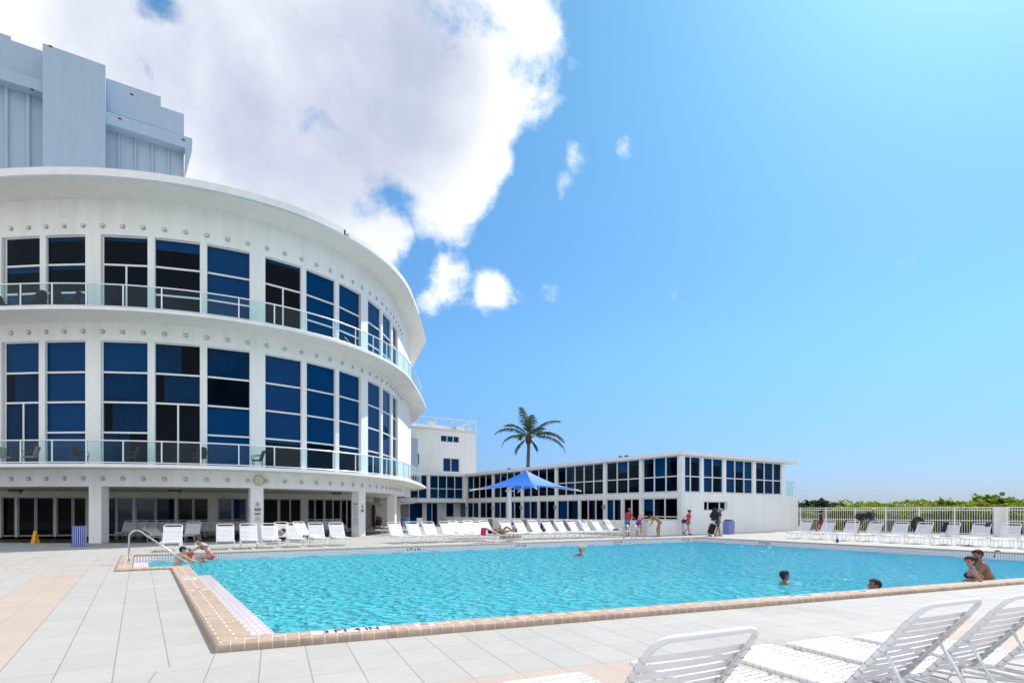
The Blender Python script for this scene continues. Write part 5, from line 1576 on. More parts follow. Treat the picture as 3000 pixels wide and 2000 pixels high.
# ================================================================== SHADE UMBRELLA
def umbrella():
    Y = 42.0
    c = atY(1541.7, 1377, Y)
    pb = atY(1493, 1560, 41.3); pb.z = 0
    t = thing('shade_umbrella', pb, 'large square blue shade umbrella on a white side post behind the far loungers', 'umbrella')
    q = 3.75; rot = R(8)
    zc = 3.22
    cor = []
    for k in range(4):
        a = rot + k * PI / 2 - PI / 2; cor.append(Vector((c.x + math.cos(a) * q, c.y + math.sin(a) * q, zc)))
    n = 14; m = MB()
    for k in range(4):
        a, b = cor[k], cor[(k + 1) % 4]
        mid = (a + b) / 2
        inward = Vector((c.x - mid.x, c.y - mid.y, 0)).normalized()
        grid = []
        for i in range(n + 1):
            row = []
            s = i / n
            for j in range(n + 1):
                u = j / n
                e = a.lerp(b, u) + inward * (0.75 * 4 * u * (1 - u)) + Vector((0, 0, 0.16 * 4 * u * (1 - u)))
                p = c.lerp(e, s); p.z -= 0.20 * 4 * s * (1 - s) * (0.35 + 0.65 * abs(2 * u - 1))
                row.append(p)
            grid.append(row)
        for i in range(n):
            for j in range(n):
                m.quad([grid[i][j], grid[i + 1][j], grid[i + 1][j + 1], grid[i][j + 1]] if i else [c, grid[1][j], grid[1][j + 1]])
    m.build('canopy', M['canopy'], t, smooth='auto')
    for k in range(4):
        a = cor[k]; d = (Vector((c.x, c.y, c.z - 0.25)) - a); g = MB(); g.tube([a - d.normalized() * 0.42 - Vector((0, 0, .05)), a - Vector((0, 0, .07)), a + d * .5 - Vector((0, 0, .42)), a + d * 0.97 - Vector((0, 0, .45))], 0.05, 8); g.build('rib', M['tubewhite'], t, smooth=True)
    g = MB(); g.tube([pb, pb + Vector((0, 0, zat(1437, 41.3)))], 0.155, 14); g.build('post', M['trim'], t, smooth='auto')
    g = MB(); top = pb + Vector((0, 0, zat(1437, 41.3)))
    g.tube([top + Vector((0, 0, -.03)), top + Vector((0, 0, .03))], 0.33, 14)
    g.tube([top, top + Vector((0, 0, .25)), Vector((c.x, c.y, c.z - .35))], 0.16, 10); g.build('arm', M['trim'], t, smooth='auto')
umbrella()

# ================================================================== FENCE
def fence():
    p0 = at(2337, 1556); p1 = at(2916, 1569.5); p2 = at(2950, 1571); p3 = p2 + (p2 - p1) * 1.0 + (p1 - p0) * .5
    d = nrm(p1 - p0)
    t = thing('pool_fence', p0, 'white metal picket fence with wide solid panel in front of the sea grape hedge', 'fence')
    H = 1.86
    posts = [2337, 2345, 2420, 2506, 2595, 2693, 2797, 2916]
    pts = [on_plane(px, p0, d) for px in posts]
    pts += [p2, p2 + d * 2.4, p2 + d * 4.8, p2 + d * 7.2]
    for p in pts:
        m = MB(); m.box((p.x, p.y, H / 2), 0.085, 0.085, H, d); m.build('post', M['tubewhite'], t)
    for a, b in zip(pts, pts[1:]):
        L_ = (b - a).length
        m = MB()
        if abs((a - p1).length) < 1.5 and (b - p2).length < 0.01:
            k = int(L_ / 0.07)
            for i in range(k): 
                q = a.lerp(b, (i + .5) / k); m.box((q.x, q.y, H / 2), 0.055, 0.05, H, d)
            q = (a + b) / 2; m.box((q.x, q.y, H / 2 - .001), L_, 0.03, H - .01, d)
            m.build('solid_panel', M['frame'], t); continue
        for z in (H - .03, H - .2, 0.98, 0.13):
            m.bar((a.x, a.y, z), (b.x, b.y, z), 0.04, 0.045)
        k = max(1, int(L_ / 0.125))
        for i in range(1, k):
            q = a.lerp(b, i / k); m.box((q.x, q.y, H / 2 + .03), 0.022, 0.022, H - .16, d)
        m.build('picket_panel', M['tubewhite'], t)
fence()

# ================================================================== PLANTS
def leaf_cloud(mb, n, pos, size, flat=0.35, m=0):
    for _ in range(n):
        c = pos()
        if c is None: continue
        s = size * random.uniform(.6, 1.3)
        nv = Vector((random.gauss(0, 1), random.gauss(0, 1), abs(random.gauss(0, 1)) + flat)).normalized()
        u = nv.cross(Vector((random.gauss(0, 1), random.gauss(0, 1), random.gauss(0, 1)))).normalized(); w = nv.cross(u)
        mb.raw([c + u * s, c + (u * .45 + w * .8) * s + nv * s * .12, c + (-u * .55 + w * .75) * s, c - u * s + nv * s * .1, c + (-u * .55 - w * .75) * s, c + (u * .45 - w * .8) * s + nv * s * .12], [(0, 1, 2, 3, 4, 5)], m)
def hedge():
    # the band of sea grape on the dune beyond the fence
    mb = MB()
    a = at(2337, 1556) + Vector((1.4, 1.9, 0)); d = nrm(Vector((8.8, -8.8, 0)))
    nrm_h = Vector((0.707, 0.707, 0))
    def top(s, w):
        p = a + d * s
        return 1.42 + 0.20 * w ** .6 + 0.42 * mnoise.noise(Vector((s * .35, w * .3, 1.7))) + 0.24 * mnoise.noise(Vector((s * 1.3, w * 1.1, 5.1)))
    def pos():
        w = random.uniform(0, 1) ** 1.4 * 13; s = random.uniform(-4 - w * .2, 24 + w)
        h = top(s, w)
        z = h * (1 - (random.random() ** 2.2) * (0.95 if w < 1.6 else 0.35))
        if w < 1.6:
            f = mnoise.noise(Vector((s * 1.1, z * 1.3, 3.0)))
            w += 0.9 * (1 - f)
        return a + d * s + nrm_h * w + Vector((0, 0, z))
    leaf_cloud(mb, 24000, pos, 0.115)
    def front():
        s = random.uniform(-4, 25); h = top(s, 0.4); z = random.uniform(.03, 1) * h
        f = mnoise.noise(Vector((s * .9, z * 1.1, 3.0)))
        return a + d * s + nrm_h * (.5 - .7 * f + random.uniform(0, .5)) + Vector((0, 0, z))
    leaf_cloud(mb, 12000, front, 0.10)
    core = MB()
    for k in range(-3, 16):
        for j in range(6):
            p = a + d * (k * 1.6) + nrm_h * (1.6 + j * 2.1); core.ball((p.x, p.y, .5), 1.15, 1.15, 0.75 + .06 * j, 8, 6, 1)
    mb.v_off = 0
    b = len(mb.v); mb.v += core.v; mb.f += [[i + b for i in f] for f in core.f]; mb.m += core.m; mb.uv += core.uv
    o = mb.build('sea_grape_hedge', [M['seagrape'], M['earth']])
    tag(o, 'dense green sea grape hedge filling the dune behind the white fence', 'hedge', kind='stuff')
hedge()
def shrub(px, Y, w, h, label, leaf, n, size, seed, name='shrub', z0=0.0):
    rnd = random.Random(seed)
    b = atY(px, 1500, Y); b.z = 0
    t = thing(name, b, label, 'shrub')
    tr = MB(); crown = MB()
    cl = []
    for k in range(11):
        x = rnd.uniform(-.5, .5) * w; y = rnd.uniform(-.5, .5) * w * .6; zz = h * (rnd.uniform(.6, 1.0) - abs(x / w) * .55)
        cl.append(Vector((b.x + x, b.y + y, zz)))
        tr.tube([b, b + Vector((x * .3, y * .3, zz * .45)), cl[-1]], .03, 5, rads=[.07, .045, .012])
    tr.build('trunk', M['bark'], t)
    def pos():
        c = cl[rnd.randrange(len(cl))]
        return c + Vector((rnd.gauss(0, w * .085), rnd.gauss(0, w * .085), rnd.gauss(-.05, h * .06)))
    st = random.getstate(); random.seed(seed); leaf_cloud(crown, n, pos, size); random.setstate(st)
    crown.build('crown', M[leaf], t)
shrub(2400, 48.5, 3.6, 2.75, 'dark thin shrub showing its branches above the fence beside the low wing', 'darkleaf', 900, .15, 5)
shrub(2905, 43.5, 3.6, 3.0, 'bushy green sea grape rising above the hedge behind the solid fence panel', 'seagrape', 1500, .16, 9)
shrub(2950, 42.5, 2.6, 2.6, 'lower green sea grape bush right of the highest one behind the fence', 'seagrape', 900, .16, 12)
shrub(2772, 46, 1.8, 2.55, 'small green bush poking above the hedge left of the solid fence panel', 'seagrape', 500, .15, 15)
def palm():
    Y = 74.0
    b = atY(1537, 1500, Y); b.z = 0
    cz = zat(1283, Y)
    t = thing('palm_tree', b, 'single tall coconut palm rising behind the low wing', 'palm')
    m = MB(); pts = []; rads = []
    for k in range(15):
        s = k / 14; pts.append(b + Vector((0.8 * math.sin(s * 1.7) - .3, 0, cz * s))); rads.append(.30 - .11 * s + (.02 if k % 2 else 0))
    m.tube(pts, .2, 10, rads=rads)
    m.build('trunk', M['bark'], t, smooth=True)
    top = pts[-1]
    cr = MB(); cr.ball(top - Vector((0, 0, .1)), .42, .42, .85); cr.build('crown_shaft', mat('palm_fibre', (.09, .06, .035), .95, var=.4, vscale=5), t, smooth=True)
    rnd = random.Random(3)
    # fronds: azimuth (0 = right in the picture), start elevation, length, droop
    fr = [(125, 82, 4.5, .45), (75, 74, 4.0, .6), (6, 56, 4.9, 1.0), (-4, 34, 4.6, 1.4), (3, 16, 5.6, 1.35), (14, 32, 5.4, 1.35), (178, 44, 4.8, 1.35), (186, 24, 4.0, 1.5), (168, 62, 3.8, 1.2), (40, 60, 3.4, 1.2), (300, 44, 3.4, 1.5), (245, 30, 3.2, 1.5), (200, -25, 2.8, .9), (-20, -35, 2.0, .7)]
    for az, el, ln, dr in fr:
        f = MB(); ang = R(el); p = Vector(top); dirh = Vector((math.cos(R(az)), math.sin(R(az)), 0)); stp = ln / 16
        spine = [Vector(p)]
        for k in range(16):
            p = p + (dirh * math.cos(ang) + Vector((0, 0, math.sin(ang)))) * stp; ang -= dr / 16 * (0.6 + k / 12); spine.append(Vector(p))
        f.tube(spine, .03, 4, 0, rads=[.05 * (1 - k / 18) + .006 for k in range(17)])
        side = dirh.cross(Vector((0, 0, 1))).normalized()
        for k in range(3, 17):
            for sub in (0, .33, .66):
                if k == 16 and sub: continue
                q = spine[k].lerp(spine[min(k + 1, 16)], sub); tg = (spine[k] - spine[k - 1]).normalized()
                Ll = (0.95 * math.sin(PI * min(1, (k - 1) / 16) ** .75) + .28) * rnd.uniform(.8, 1.1)
                for sg in (-1, 1):
                    if rnd.random() < .05: continue
                    d0 = (side * sg * .75 + tg * .65 + Vector((0, 0, -.18 + rnd.uniform(-.12, .12)))).normalized()
                    d1 = (d0 + Vector((0, 0, -.75))).normalized()
                    a1 = q + d0 * Ll * .5; a2 = a1 + d1 * Ll * .55; wv = tg * .05
                    f.raw([q - wv, q + wv, a1 + wv, a2, a1 - wv], [(0, 1, 2, 4), (4, 2, 3)])
        f.build('frond', M['palmleaf'], t)
palm()

# ================================================================== PEOPLE
_ico = bmesh.new(); bmesh.ops.create_icosphere(_ico, subdivisions=2, radius=1.0)
ICO = [v.co.copy() for v in _ico.verts]; _ico.free()
def hull_into(bm, pts):
    vs = [bm.verts.new(p) for p in pts]
    r = bmesh.ops.convex_hull(bm, input=vs)
    bmesh.ops.delete(bm, geom=[g for g in r['geom_interior'] if isinstance(g, bmesh.types.BMVert)], context='VERTS')
M['eye'] = mat('dark_eye', (.02, .015, .012), .3)
M['lip'] = mat('lips', (.32, .10, .08), .5)
SK = {}
def skin(name, c):
    if name not in SK: SK[name] = mat('skin_' + name, c, .5, var=.12, vscale=6)
    return SK[name]
def cloth(name, c): 
    if name not in M: M[name] = mat(name, c, .8, var=.15, vscale=8, bump=.15, bscale=90)
    return M[name]
def dirv(f, ab=0.0, sd=1):
    """limb direction: f degrees swung forward from hanging, ab degrees out to its side"""
    return Vector((sd * math.sin(R(ab)), math.sin(R(f)) * math.cos(R(ab)), -math.cos(R(f)) * math.cos(R(ab))))
def person(label, base, face, H=1.75, lean=0, neck=0, look=0, arms=((5, 8, 10), (5, 8, 10)), legs=((0, 0), (0, 0)), leg_ab=(3, 3),
           female=False, skinm=('tan', (.36, .19, .12)), hair=('dark_hair', (.015, .01, .008)), outfit=(), bulk=1.0, head_s=1.0, long_hair=0.0, bun=False,
           tilt=None, z=None, voxel=.012, cap=None, group=None, curve=1.0, name='person'):
    """face = heading in degrees anticlockwise from +X. Local frame: +Y forward, +X right."""
    s = H / 1.75
    parts = []     # (label, p0, r0, p1, r1)
    def cap_(lab, p0, r0, p1, r1): parts.append((lab, Vector(p0), r0, Vector(p1), r1))
    hipc = Vector((0, 0, .92 * s))
    dz = lambda a: Vector((0, math.sin(R(a)), math.cos(R(a))))
    mid = hipc + dz(lean * .55) * .22 * s; chest = mid + dz(lean * curve) * .23 * s; nb = chest + dz(lean * 1.15 * curve + neck * .2) * .12 * s
    hd_ = dz(lean * 1.0 * curve + neck)
    head = nb + hd_ * .165 * s
    up_c = (chest - mid).normalized(); fw_c = Vector((0, up_c.z, -up_c.y)); rt = Vector((1, 0, 0))
    bk = bulk
    hipw = .095 if female else .085
    cap_('pelvis', hipc + rt * -hipw * .75 * s, (.118 if female else .108) * s * bk, hipc + rt * hipw * .75 * s, (.118 if female else .108) * s * bk)
    cap_('pelvis', hipc + rt * -.06 * s + Vector((0, -.045, -.01)) * s, .10 * s * bk, hipc + rt * .06 * s + Vector((0, -.045, -.01)) * s, .10 * s * bk)
    cap_('torso', mid + rt * -.045 * s, (.095 if female else .108) * s * bk, mid + rt * .045 * s, (.095 if female else .108) * s * bk)
    cap_('torso', hipc + Vector((0, .01, .05)) * s, .115 * s * bk, mid, .105 * s * bk)
    cap_('torso', mid, .10 * s * bk, chest, .115 * s * bk)
    cap_('torso', chest + rt * -.085 * s, .098 * s * bk, chest + rt * .085 * s, .098 * s * bk)
    shl = []
    for sd in (-1, 1):
        sh = chest + up_c * .085 * s + rt * sd * (.155 if female else .178) * s
        cap_('torso', chest + up_c * .06 * s + rt * sd * .05 * s, .085 * s, sh, .052 * s); shl.append(sh)
        if female: cap_('bust', chest + fw_c * .075 * s + rt * sd * .07 * s - up_c * .01 * s, .062 * s, chest + fw_c * .09 * s + rt * sd * .075 * s - up_c * .03 * s, .055 * s)
    cap_('neck', chest + up_c * .09 * s, .062 * s, nb + hd_ * .06 * s, (.047 if female else .055) * s)
    for sd, (f, ab, el), sh in zip((-1, 1), arms, shl):
        d0 = dirv(f, ab, sd); e = sh + d0 * .285 * s
        inn = -18 if el > 20 else 0
        d1 = dirv(f + el, ab + inn, sd); w_ = e + d1 * .25 * s
        cap_('uarm', sh, .048 * s * bk, e, .037 * s); cap_('farm', e, .037 * s, w_, .025 * s)
        # hand: palm, four curled fingers of different length and a thumb from its side
        t1 = d1; x1 = t1.cross(Vector((0, 1, 0)) if abs(t1.y) < .9 else Vector((0, 0, 1))).normalized(); n1 = t1.cross(x1)
        pe = w_ + t1 * .075 * s
        for q in (-1, 0, 1): cap_('hand', w_ + x1 * q * .012 * s, .017 * s, pe + x1 * q * .026 * s, .014 * s)
        for q, fl in ((-1.5, .062), (-.5, .074), (.5, .078), (1.5, .068)):
            k0 = pe + x1 * q * .019 * s; k1 = k0 + (t1 * .9 + n1 * .35).normalized() * fl * .5 * s; k2 = k1 + (t1 * .6 + n1 * .8).normalized() * fl * .5 * s
            cap_('hand', k0, .0095 * s, k1, .009 * s); cap_('hand', k1, .009 * s, k2, .008 * s)
        tb = w_ + t1 * .025 * s + x1 * .024 * s; cap_('hand', tb, .012 * s, tb + (x1 * .6 + t1 * .7 + n1 * .3) * .055 * s, .0095 * s)
    foots = []
    for sd, (f, kn), ab in zip((-1, 1), legs, leg_ab):
        hp = hipc + rt * sd * hipw * s; d0 = dirv(f, ab, sd); k = hp + d0 * .42 * s
        d1 = dirv(f - kn, ab * .6, sd); an = k + d1 * .40 * s
        cap_('thigh', hp, (.092 if female else .088) * s * bk, k, .054 * s); cap_('calf', k, .054 * s, k + d1 * .14 * s, .056 * s); cap_('calf', k + d1 * .14 * s, .056 * s, an, .033 * s)
        pitch = max(-70, min(10, (f - kn))) if kn > 15 else 0
        fd = Vector((0, math.cos(R(pitch)), math.sin(R(pitch)))); hl = an + Vector((0, -.03, -.035)) * s
        cap_('foot', an, .034 * s, hl, .032 * s); cap_('foot', hl, .032 * s, hl + fd * .12 * s, .030 * s); cap_('foot', hl + fd * .12 * s, .034 * s, hl + fd * .20 * s, .022 * s)
        foots.append(min(an.z, hl.z, (hl + fd * .2 * s).z) - .032 * s)
    # head
    hs = s * head_s
    yaw = Matrix.Rotation(R(look), 3, hd_); hf = Vector((0, hd_.z, -hd_.y)); hf = yaw @ hf; hr = hf.cross(hd_)
    HP = lambda x, y, zz: head + (hr * x + hf * y + hd_ * zz) * hs
    cap_('head', HP(0, -.025, .035), .085 * hs, HP(0, .018, .045), .080 * hs)
    cap_('head', HP(0, .035, .0), .062 * hs, HP(0, .055, -.065), .036 * hs)
    cap_('head', HP(0, -.01, .0), .072 * hs, HP(0, .02, -.02), .066 * hs)
    cap_('head', HP(0, .094, .018), .010 * hs, HP(0, .112, -.012), .014 * hs)
    cap_('head', HP(0, .088, -.045), .014 * hs, HP(0, .09, -.05), .014 * hs)
    cap_('head', HP(0, .075, -.088), .02 * hs, HP(0, .068, -.085), .024 * hs)
    for sd in (-1, 1): cap_('ear', HP(sd * .078, -.008, .012), .020 * hs, HP(sd * .082, -.012, -.016), .014 * hs)
    lift = -min(foots) if z is None else z
    bm = bmesh.new()
    for lab, p0, r0, p1, r1 in parts:
        hull_into(bm, [p0 + q * r0 for q in ICO] + [p1 + q * r1 for q in ICO])
    me = bpy.data.meshes.new('tmp'); bm.to_mesh(me); bm.free()
    to = bpy.data.objects.new('tmp', me); COL.objects.link(to)
    md = to.modifiers.new('r', 'REMESH'); md.mode = 'VOXEL'; md.voxel_size = voxel * s; md.use_smooth_shade = True
    sm_ = to.modifiers.new('s', 'SMOOTH'); sm_.factor = .5; sm_.iterations = 3
    dg = bpy.context.evaluated_depsgraph_get()
    body = bpy.data.meshes.new_from_object(to.evaluated_get(dg)); body.name = name
    bpy.data.objects.remove(to); bpy.data.meshes.remove(me)
    sk = skin(*skinm)
    body.materials.clear()
    for m_ in (sk, M['eye'], M['lip']): body.materials.append(m_)
    # label every face with its nearest limb
    labs = []
    eyes = [HP(-.034, .082, .022), HP(.034, .082, .022)]; mouth = HP(0, .098, -.048)
    for p in body.polygons:
        c = p.center; best = 9; bl = ('', 0)
        for lab, p0, r0, p1, r1 in parts:
            d = p1 - p0; L2 = d.length_squared; t = max(0, min(1, (c - p0).dot(d) / L2)) if L2 > 1e-9 else 0
            e = abs((c - (p0 + d * t)).length - (r0 + (r1 - r0) * t))
            if e < best: best = e; bl = (lab, t)
        labs.append(bl); p.use_smooth = True
        if bl[0] == 'head':
            if min((c - e).length for e in eyes) < .013 * hs: p.material_index = 1
            elif (c - mouth).length < .02 * hs and abs((c - mouth).dot(hd_)) < .009 * hs: p.material_index = 2
    rot = Matrix.Rotation(R(face - 90), 4, 'Z')
    if tilt is not None: rot = rot @ tilt
    o = bpy.data.objects.new(name, body); COL.objects.link(o)
    b = Vector(base)
    # keep the origin at the base of the figure
    body.transform(Matrix.Translation((0, 0, lift)))
    o.matrix_world = Matrix.Translation(b) @ rot
    tag(o, label, 'person', group)
    vn = [v.normal.copy() for v in body.vertices]
    def shell(nm, pred, off, m_):
        use = {}; vs = []; fs = []
        for p, l in zip(body.polygons, labs):
            if pred(l[0], l[1], p.center - Vector((0, 0, lift)), p.normal):
                f = []
                for vi in p.vertices:
                    if vi not in use: use[vi] = len(vs); vs.append(body.vertices[vi].co + body.vertices[vi].normal * off)
                    f.append(use[vi])
                fs.append(f)
        if not fs: return
        mm = bpy.data.meshes.new(nm); mm.from_pydata([tuple(v) for v in vs], [], fs); mm.materials.append(m_)
        for p in mm.polygons: p.use_smooth = True
        c = bpy.data.objects.new(nm, mm); COL.objects.link(c); c.parent = o
        sl = c.modifiers.new('thick', 'SOLIDIFY'); sl.thickness = off * .9; sl.offset = -1
        return c
    if hair:
        hm = cloth(*hair); hvol = .024 if female else .014
        def hp(l, t, c, n):
            if l not in ('head', 'neck', 'ear'): return False
            v = c - head; y = v.dot(hf) / hs; zz = v.dot(hd_) / hs; x = abs(v.dot(hr)) / hs
            if l == 'ear': return False
            lim = -.075 - long_hair
            return (zz > .075 and y < .085) or (y < .025 + max(0, zz) * .35 and zz > lim and (y < -.02 or zz > .03))
        shell('hair', hp, hvol * s, hm)
        if long_hair or bun:
            g = MB()
            if bun: g.ball(HP(0, -.06, .135) if bun == 'top' else HP(0, -.125, .055), .066 * hs, nu=10, nv=8)
            if long_hair: g.tube([HP(0, -.07, .06), HP(0, -.105, -.03), HP(0, -.10, -.11 - long_hair)], .05, 10, rads=[.06 * hs, .07 * hs, .03 * hs])
            hb = g.build('hair_bun' if bun else 'long_hair', hm, None, smooth=True); hb.data.transform(Matrix.Translation((0, 0, lift))); hb.parent = o
    for nm, pred, off, m_ in outfit: shell(nm, pred, off * s, m_)
    if cap:
        g = MB()
        n_ = 12
        for k in range(5):
            a0, a1 = PI / 2 * k / 5, PI / 2 * (k + 1) / 5
            for j in range(n_):
                b0, b1 = 2 * PI * j / n_, 2 * PI * (j + 1) / n_
                q = lambda a, bb: HP(math.cos(bb) * .098 * math.cos(a), -.005 + math.sin(bb) * .112 * math.cos(a), .052 + .095 * math.sin(a))
                g.quad([q(a0, b0), q(a0, b1), q(a1, b1), q(a1, b0)])
        if cap[1] == 'brim':
            for j in range(n_):
                b0, b1 = 2 * PI * j / n_, 2 * PI * (j + 1) / n_
                q = lambda k_, bb: HP(math.cos(bb) * .098 * k_, -.005 + math.sin(bb) * .112 * k_, .052 - .03 * (k_ - 1))
                g.quad([q(1, b0), q(1.55, b0), q(1.55, b1), q(1, b1)])
        else:
            g.raw([HP(-.07, .08, .055), HP(.07, .08, .055), HP(.06, .185, .035), HP(0, .20, .034), HP(-.06, .185, .035)], [(0, 1, 2, 3, 4)])
        cb = g.build('cap', cap[0], None, smooth=True); cb.data.transform(Matrix.Translation((0, 0, lift))); cb.parent = o
        sl = cb.modifiers.new('thick', 'SOLIDIFY'); sl.thickness = .006; sl.offset = 0
    info = dict(head=HP, chest=chest, mid=mid, hip=hipc, lift=lift, fw=fw_c, up=up_c, mw=o.matrix_world.copy(), sh=shl, s=s)
    return o, info
def W_(info, p): return info['mw'] @ (Vector(p) + Vector((0, 0, info['lift'])))
shirt = lambda l, t, c, n: l in ('torso', 'bust') or (l == 'uarm' and t < .75)
tank = lambda l, t, c, n: l in ('torso', 'bust') and not False
shorts = lambda l, t, c, n: l == 'pelvis' or (l == 'thigh' and t < .62)
trunks = lambda l, t, c, n: l == 'pelvis' or (l == 'thigh' and t < .42)
shoes = lambda l, t, c, n: l == 'foot'
brief = lambda l, t, c, n: l == 'pelvis'
bra = lambda l, t, c, n: l == 'bust' or (l == 'torso' and 1.23 < c.z < 1.255)
fair = ('fair', (.52, .31, .22)); tan = ('tan', (.36, .19, .12)); deep = ('deep_tan', (.24, .115, .065)); pink = ('pinkish', (.50, .26, .19))
brown_hair = ('brown_hair', (.05, .025, .014)); black_hair = ('black_hair', (.008, .006, .006)); blonde = ('blonde_hair', (.62, .45, .24)); grey_hair = ('grey_hair', (.35, .33, .31))
def swimsuit(l, t, c, n): return l in ('pelvis',) or (l == 'torso') or l == 'bust'

# -- three at the patio wall
p = at(1838, 1570.5)
person('man in red shirt, blue shorts and cap leaning on the patio wall', p, 38, 1.76, lean=12, neck=8, arms=((40, 10, 25), (40, 10, 25)), bulk=1.12, skinm=tan, hair=black_hair,
       outfit=(('shirt', shirt, .014, cloth('red_shirt', (.42, .03, .05))), ('shorts', trunks, .016, cloth('bright_blue_shorts', (.02, .16, .55)))), cap=(cloth('red_cap', (.45, .12, .12)), 'peak'))
p = at(1872, 1570.5)
def open_back(l, t, c, n): return l == 'pelvis' or (l == 'torso' and (c.z < 1.06 or n.y > .1)) or l == 'bust'
person('blonde woman in purple swimsuit bending over the patio wall', p, 55, 1.68, lean=48, neck=20, arms=((55, 8, 20), (50, 8, 15)), legs=((0, 4), (6, 8)), female=True, bulk=1.08, skinm=pink, hair=blonde, long_hair=.05,
       outfit=(('swimsuit', open_back, .008, cloth('purple_swimsuit', (.16, .02, .34))),))
p = at(1932, 1571)
person('deeply tanned man in tan trunks stooping at the corner of the patio wall', p, 172, 1.74, lean=62, neck=18, arms=((6, 4, 30), (2, 4, 34)), legs=((22, 26), (2, 4)), skinm=('bronze', (.36, .17, .07)), hair=black_hair,
       outfit=(('trunks', brief, .008, cloth('tan_trunks', (.40, .20, .07))),))
# -- walkers in front of the low wing
p = at(2016, 1567)
o, inf = person('woman in red top and khaki shorts walking with a purple shoulder bag', p, 12, 1.66, lean=6, neck=14, arms=((10, 8, 12), (-6, 8, 8)), legs=((14, 4), (-12, 34)), female=True, skinm=pink, hair=brown_hair, bun='back',
       outfit=(('top', shirt, .012, cloth('red_top', (.72, .03, .04))), ('shorts', trunks, .016, cloth('khaki_shorts', (.24, .18, .13))), ('shoes', shoes, .008, M['black'])))
def sling_bag(inf, side, label, m_, w=.30, h=.26, drop=.42, strap_side=1, back=.05):
    c = W_(inf, inf['hip'] + Vector((side * .24, -back, drop - .36)) * inf['s'])
    fw = (inf['mw'].to_3x3() @ Vector((0, 1, 0)))
    g = MB(); pr = [(-.5, .5), (.5, .5), (.55, .0), (.42, -.5), (-.42, -.5), (-.55, 0)]
    sd = fw.cross(Vector((0, 0, 1)))
    vs = [c + fw * x * w + Vector((0, 0, y * h)) + sd * k for k in (-.06, .06) for x, y in pr]
    g.raw(vs, [tuple(range(6)), tuple(reversed(range(6, 12)))] + [(i, i + 6, (i + 1) % 6 + 6, (i + 1) % 6) for i in range(6)])
    t = thing('shoulder_bag', (c.x, c.y, c.z - h / 2), label, 'bag')
    g.build('pouch', m_, t)
    a = W_(inf, inf['sh'][1 if strap_side > 0 else 0] + Vector((-.04 * strap_side, 0, .05)))
    f = W_(inf, inf['chest'] + Vector((0, -.16, .02))); g = MB(); g.tube([c + Vector((0, 0, h * .45)) + fw * .1, W_(inf, inf['mid'] + inf['fw'] * .16), W_(inf, inf['chest'] + inf['fw'] * .16 + Vector((.05, 0, 0))), a, f, c + Vector((0, 0, h * .45)) - fw * .1], .016, 6); g.build('strap', m_, t)
sling_bag(inf, -1, 'purple shoulder bag carried across the back of the woman in red', cloth('purple_bag', (.06, .03, .25)), back=.17)
def backpack(inf, label, m_, w=.34, h=.58, d=.24, off=.0, name='backpack'):
    c = W_(inf, inf['chest'] * .62 + inf['mid'] * .38 - inf['fw'] * (.115 + d / 2) * inf['s'] + inf['up'] * off)
    R3 = inf['mw'].to_3x3(); fw = R3 @ inf['fw']; up = R3 @ inf['up']; rt = R3 @ Vector((1, 0, 0))
    t = thing(name, c - up * h / 2, label, 'backpack')
    bm = bmesh.new(); bmesh.ops.create_cube(bm, size=1)
    bmesh.ops.bevel(bm, geom=bm.edges[:], offset=.2, segments=3, affect='EDGES')
    g = MB(); vs = [c + rt * v.co.x * w * (1 - .15 * v.co.z) + fw * v.co.y * d + up * v.co.z * h for v in bm.verts]; fs = [tuple(v.index for v in f.verts) for f in bm.faces]
    bm.verts.index_update(); g.raw(vs, fs); bm.free(); g.build('pack', m_, t, smooth=True)
    for sx in (-1, 1):
        g = MB(); sh = inf['sh'][0 if sx < 0 else 1]
        g.tube([c + fw * d * .5 + up * h * .32 + rt * sx * w * .3, W_(inf, sh + Vector((-sx * .05, -.02, .05))), W_(inf, inf['chest'] + inf['fw'] * .13 + Vector((sx * .12, 0, 0))), W_(inf, inf['mid'] + Vector((sx * .14, .0, .03))), c + fw * d * .5 - up * h * .38 + rt * sx * w * .35], .02, 6); g.build('shoulder_strap', m_, t)
    g = MB(); g.tube([c - up * h * .34 - fw * d * .1 + rt * w * .5, c - up * h * .34 - fw * d * .52, c - up * h * .34 - fw * d * .1 - rt * w * .5], .012, 6); g.build('lash_strap', cloth('grey_webbing', (.25, .25, .25)), t)
    g = MB(); q = c - fw * d * .55 - up * h * .12; g.ball(q, w * .36, .07, h * .22, rot=Matrix((rt, fw, up)).transposed()); g.build('front_pocket', m_, t, smooth=True)
p = at(2103, 1570)
o, inf = person('man in cap and navy shorts walking under a large black backpack', p, -4, 1.80, lean=13, neck=8, arms=((8, 10, 20), (-14, 12, 6)), legs=((14, 8), (-8, 12)), bulk=1.08, skinm=tan, hair=grey_hair,
       outfit=(('shirt', shirt, .014, cloth('dark_grey_shirt', (.06, .065, .065))), ('shorts', shorts, .018, cloth('navy_shorts', (.015, .05, .16))), ('shoes', shoes, .008, M['black'])), cap=(cloth('pale_cap', (.30, .32, .30)), 'peak'))
backpack(inf, 'large black backpack on the back of the man in the cap', cloth('black_nylon', (.012, .013, .022)), .38, .82, .34, .06)
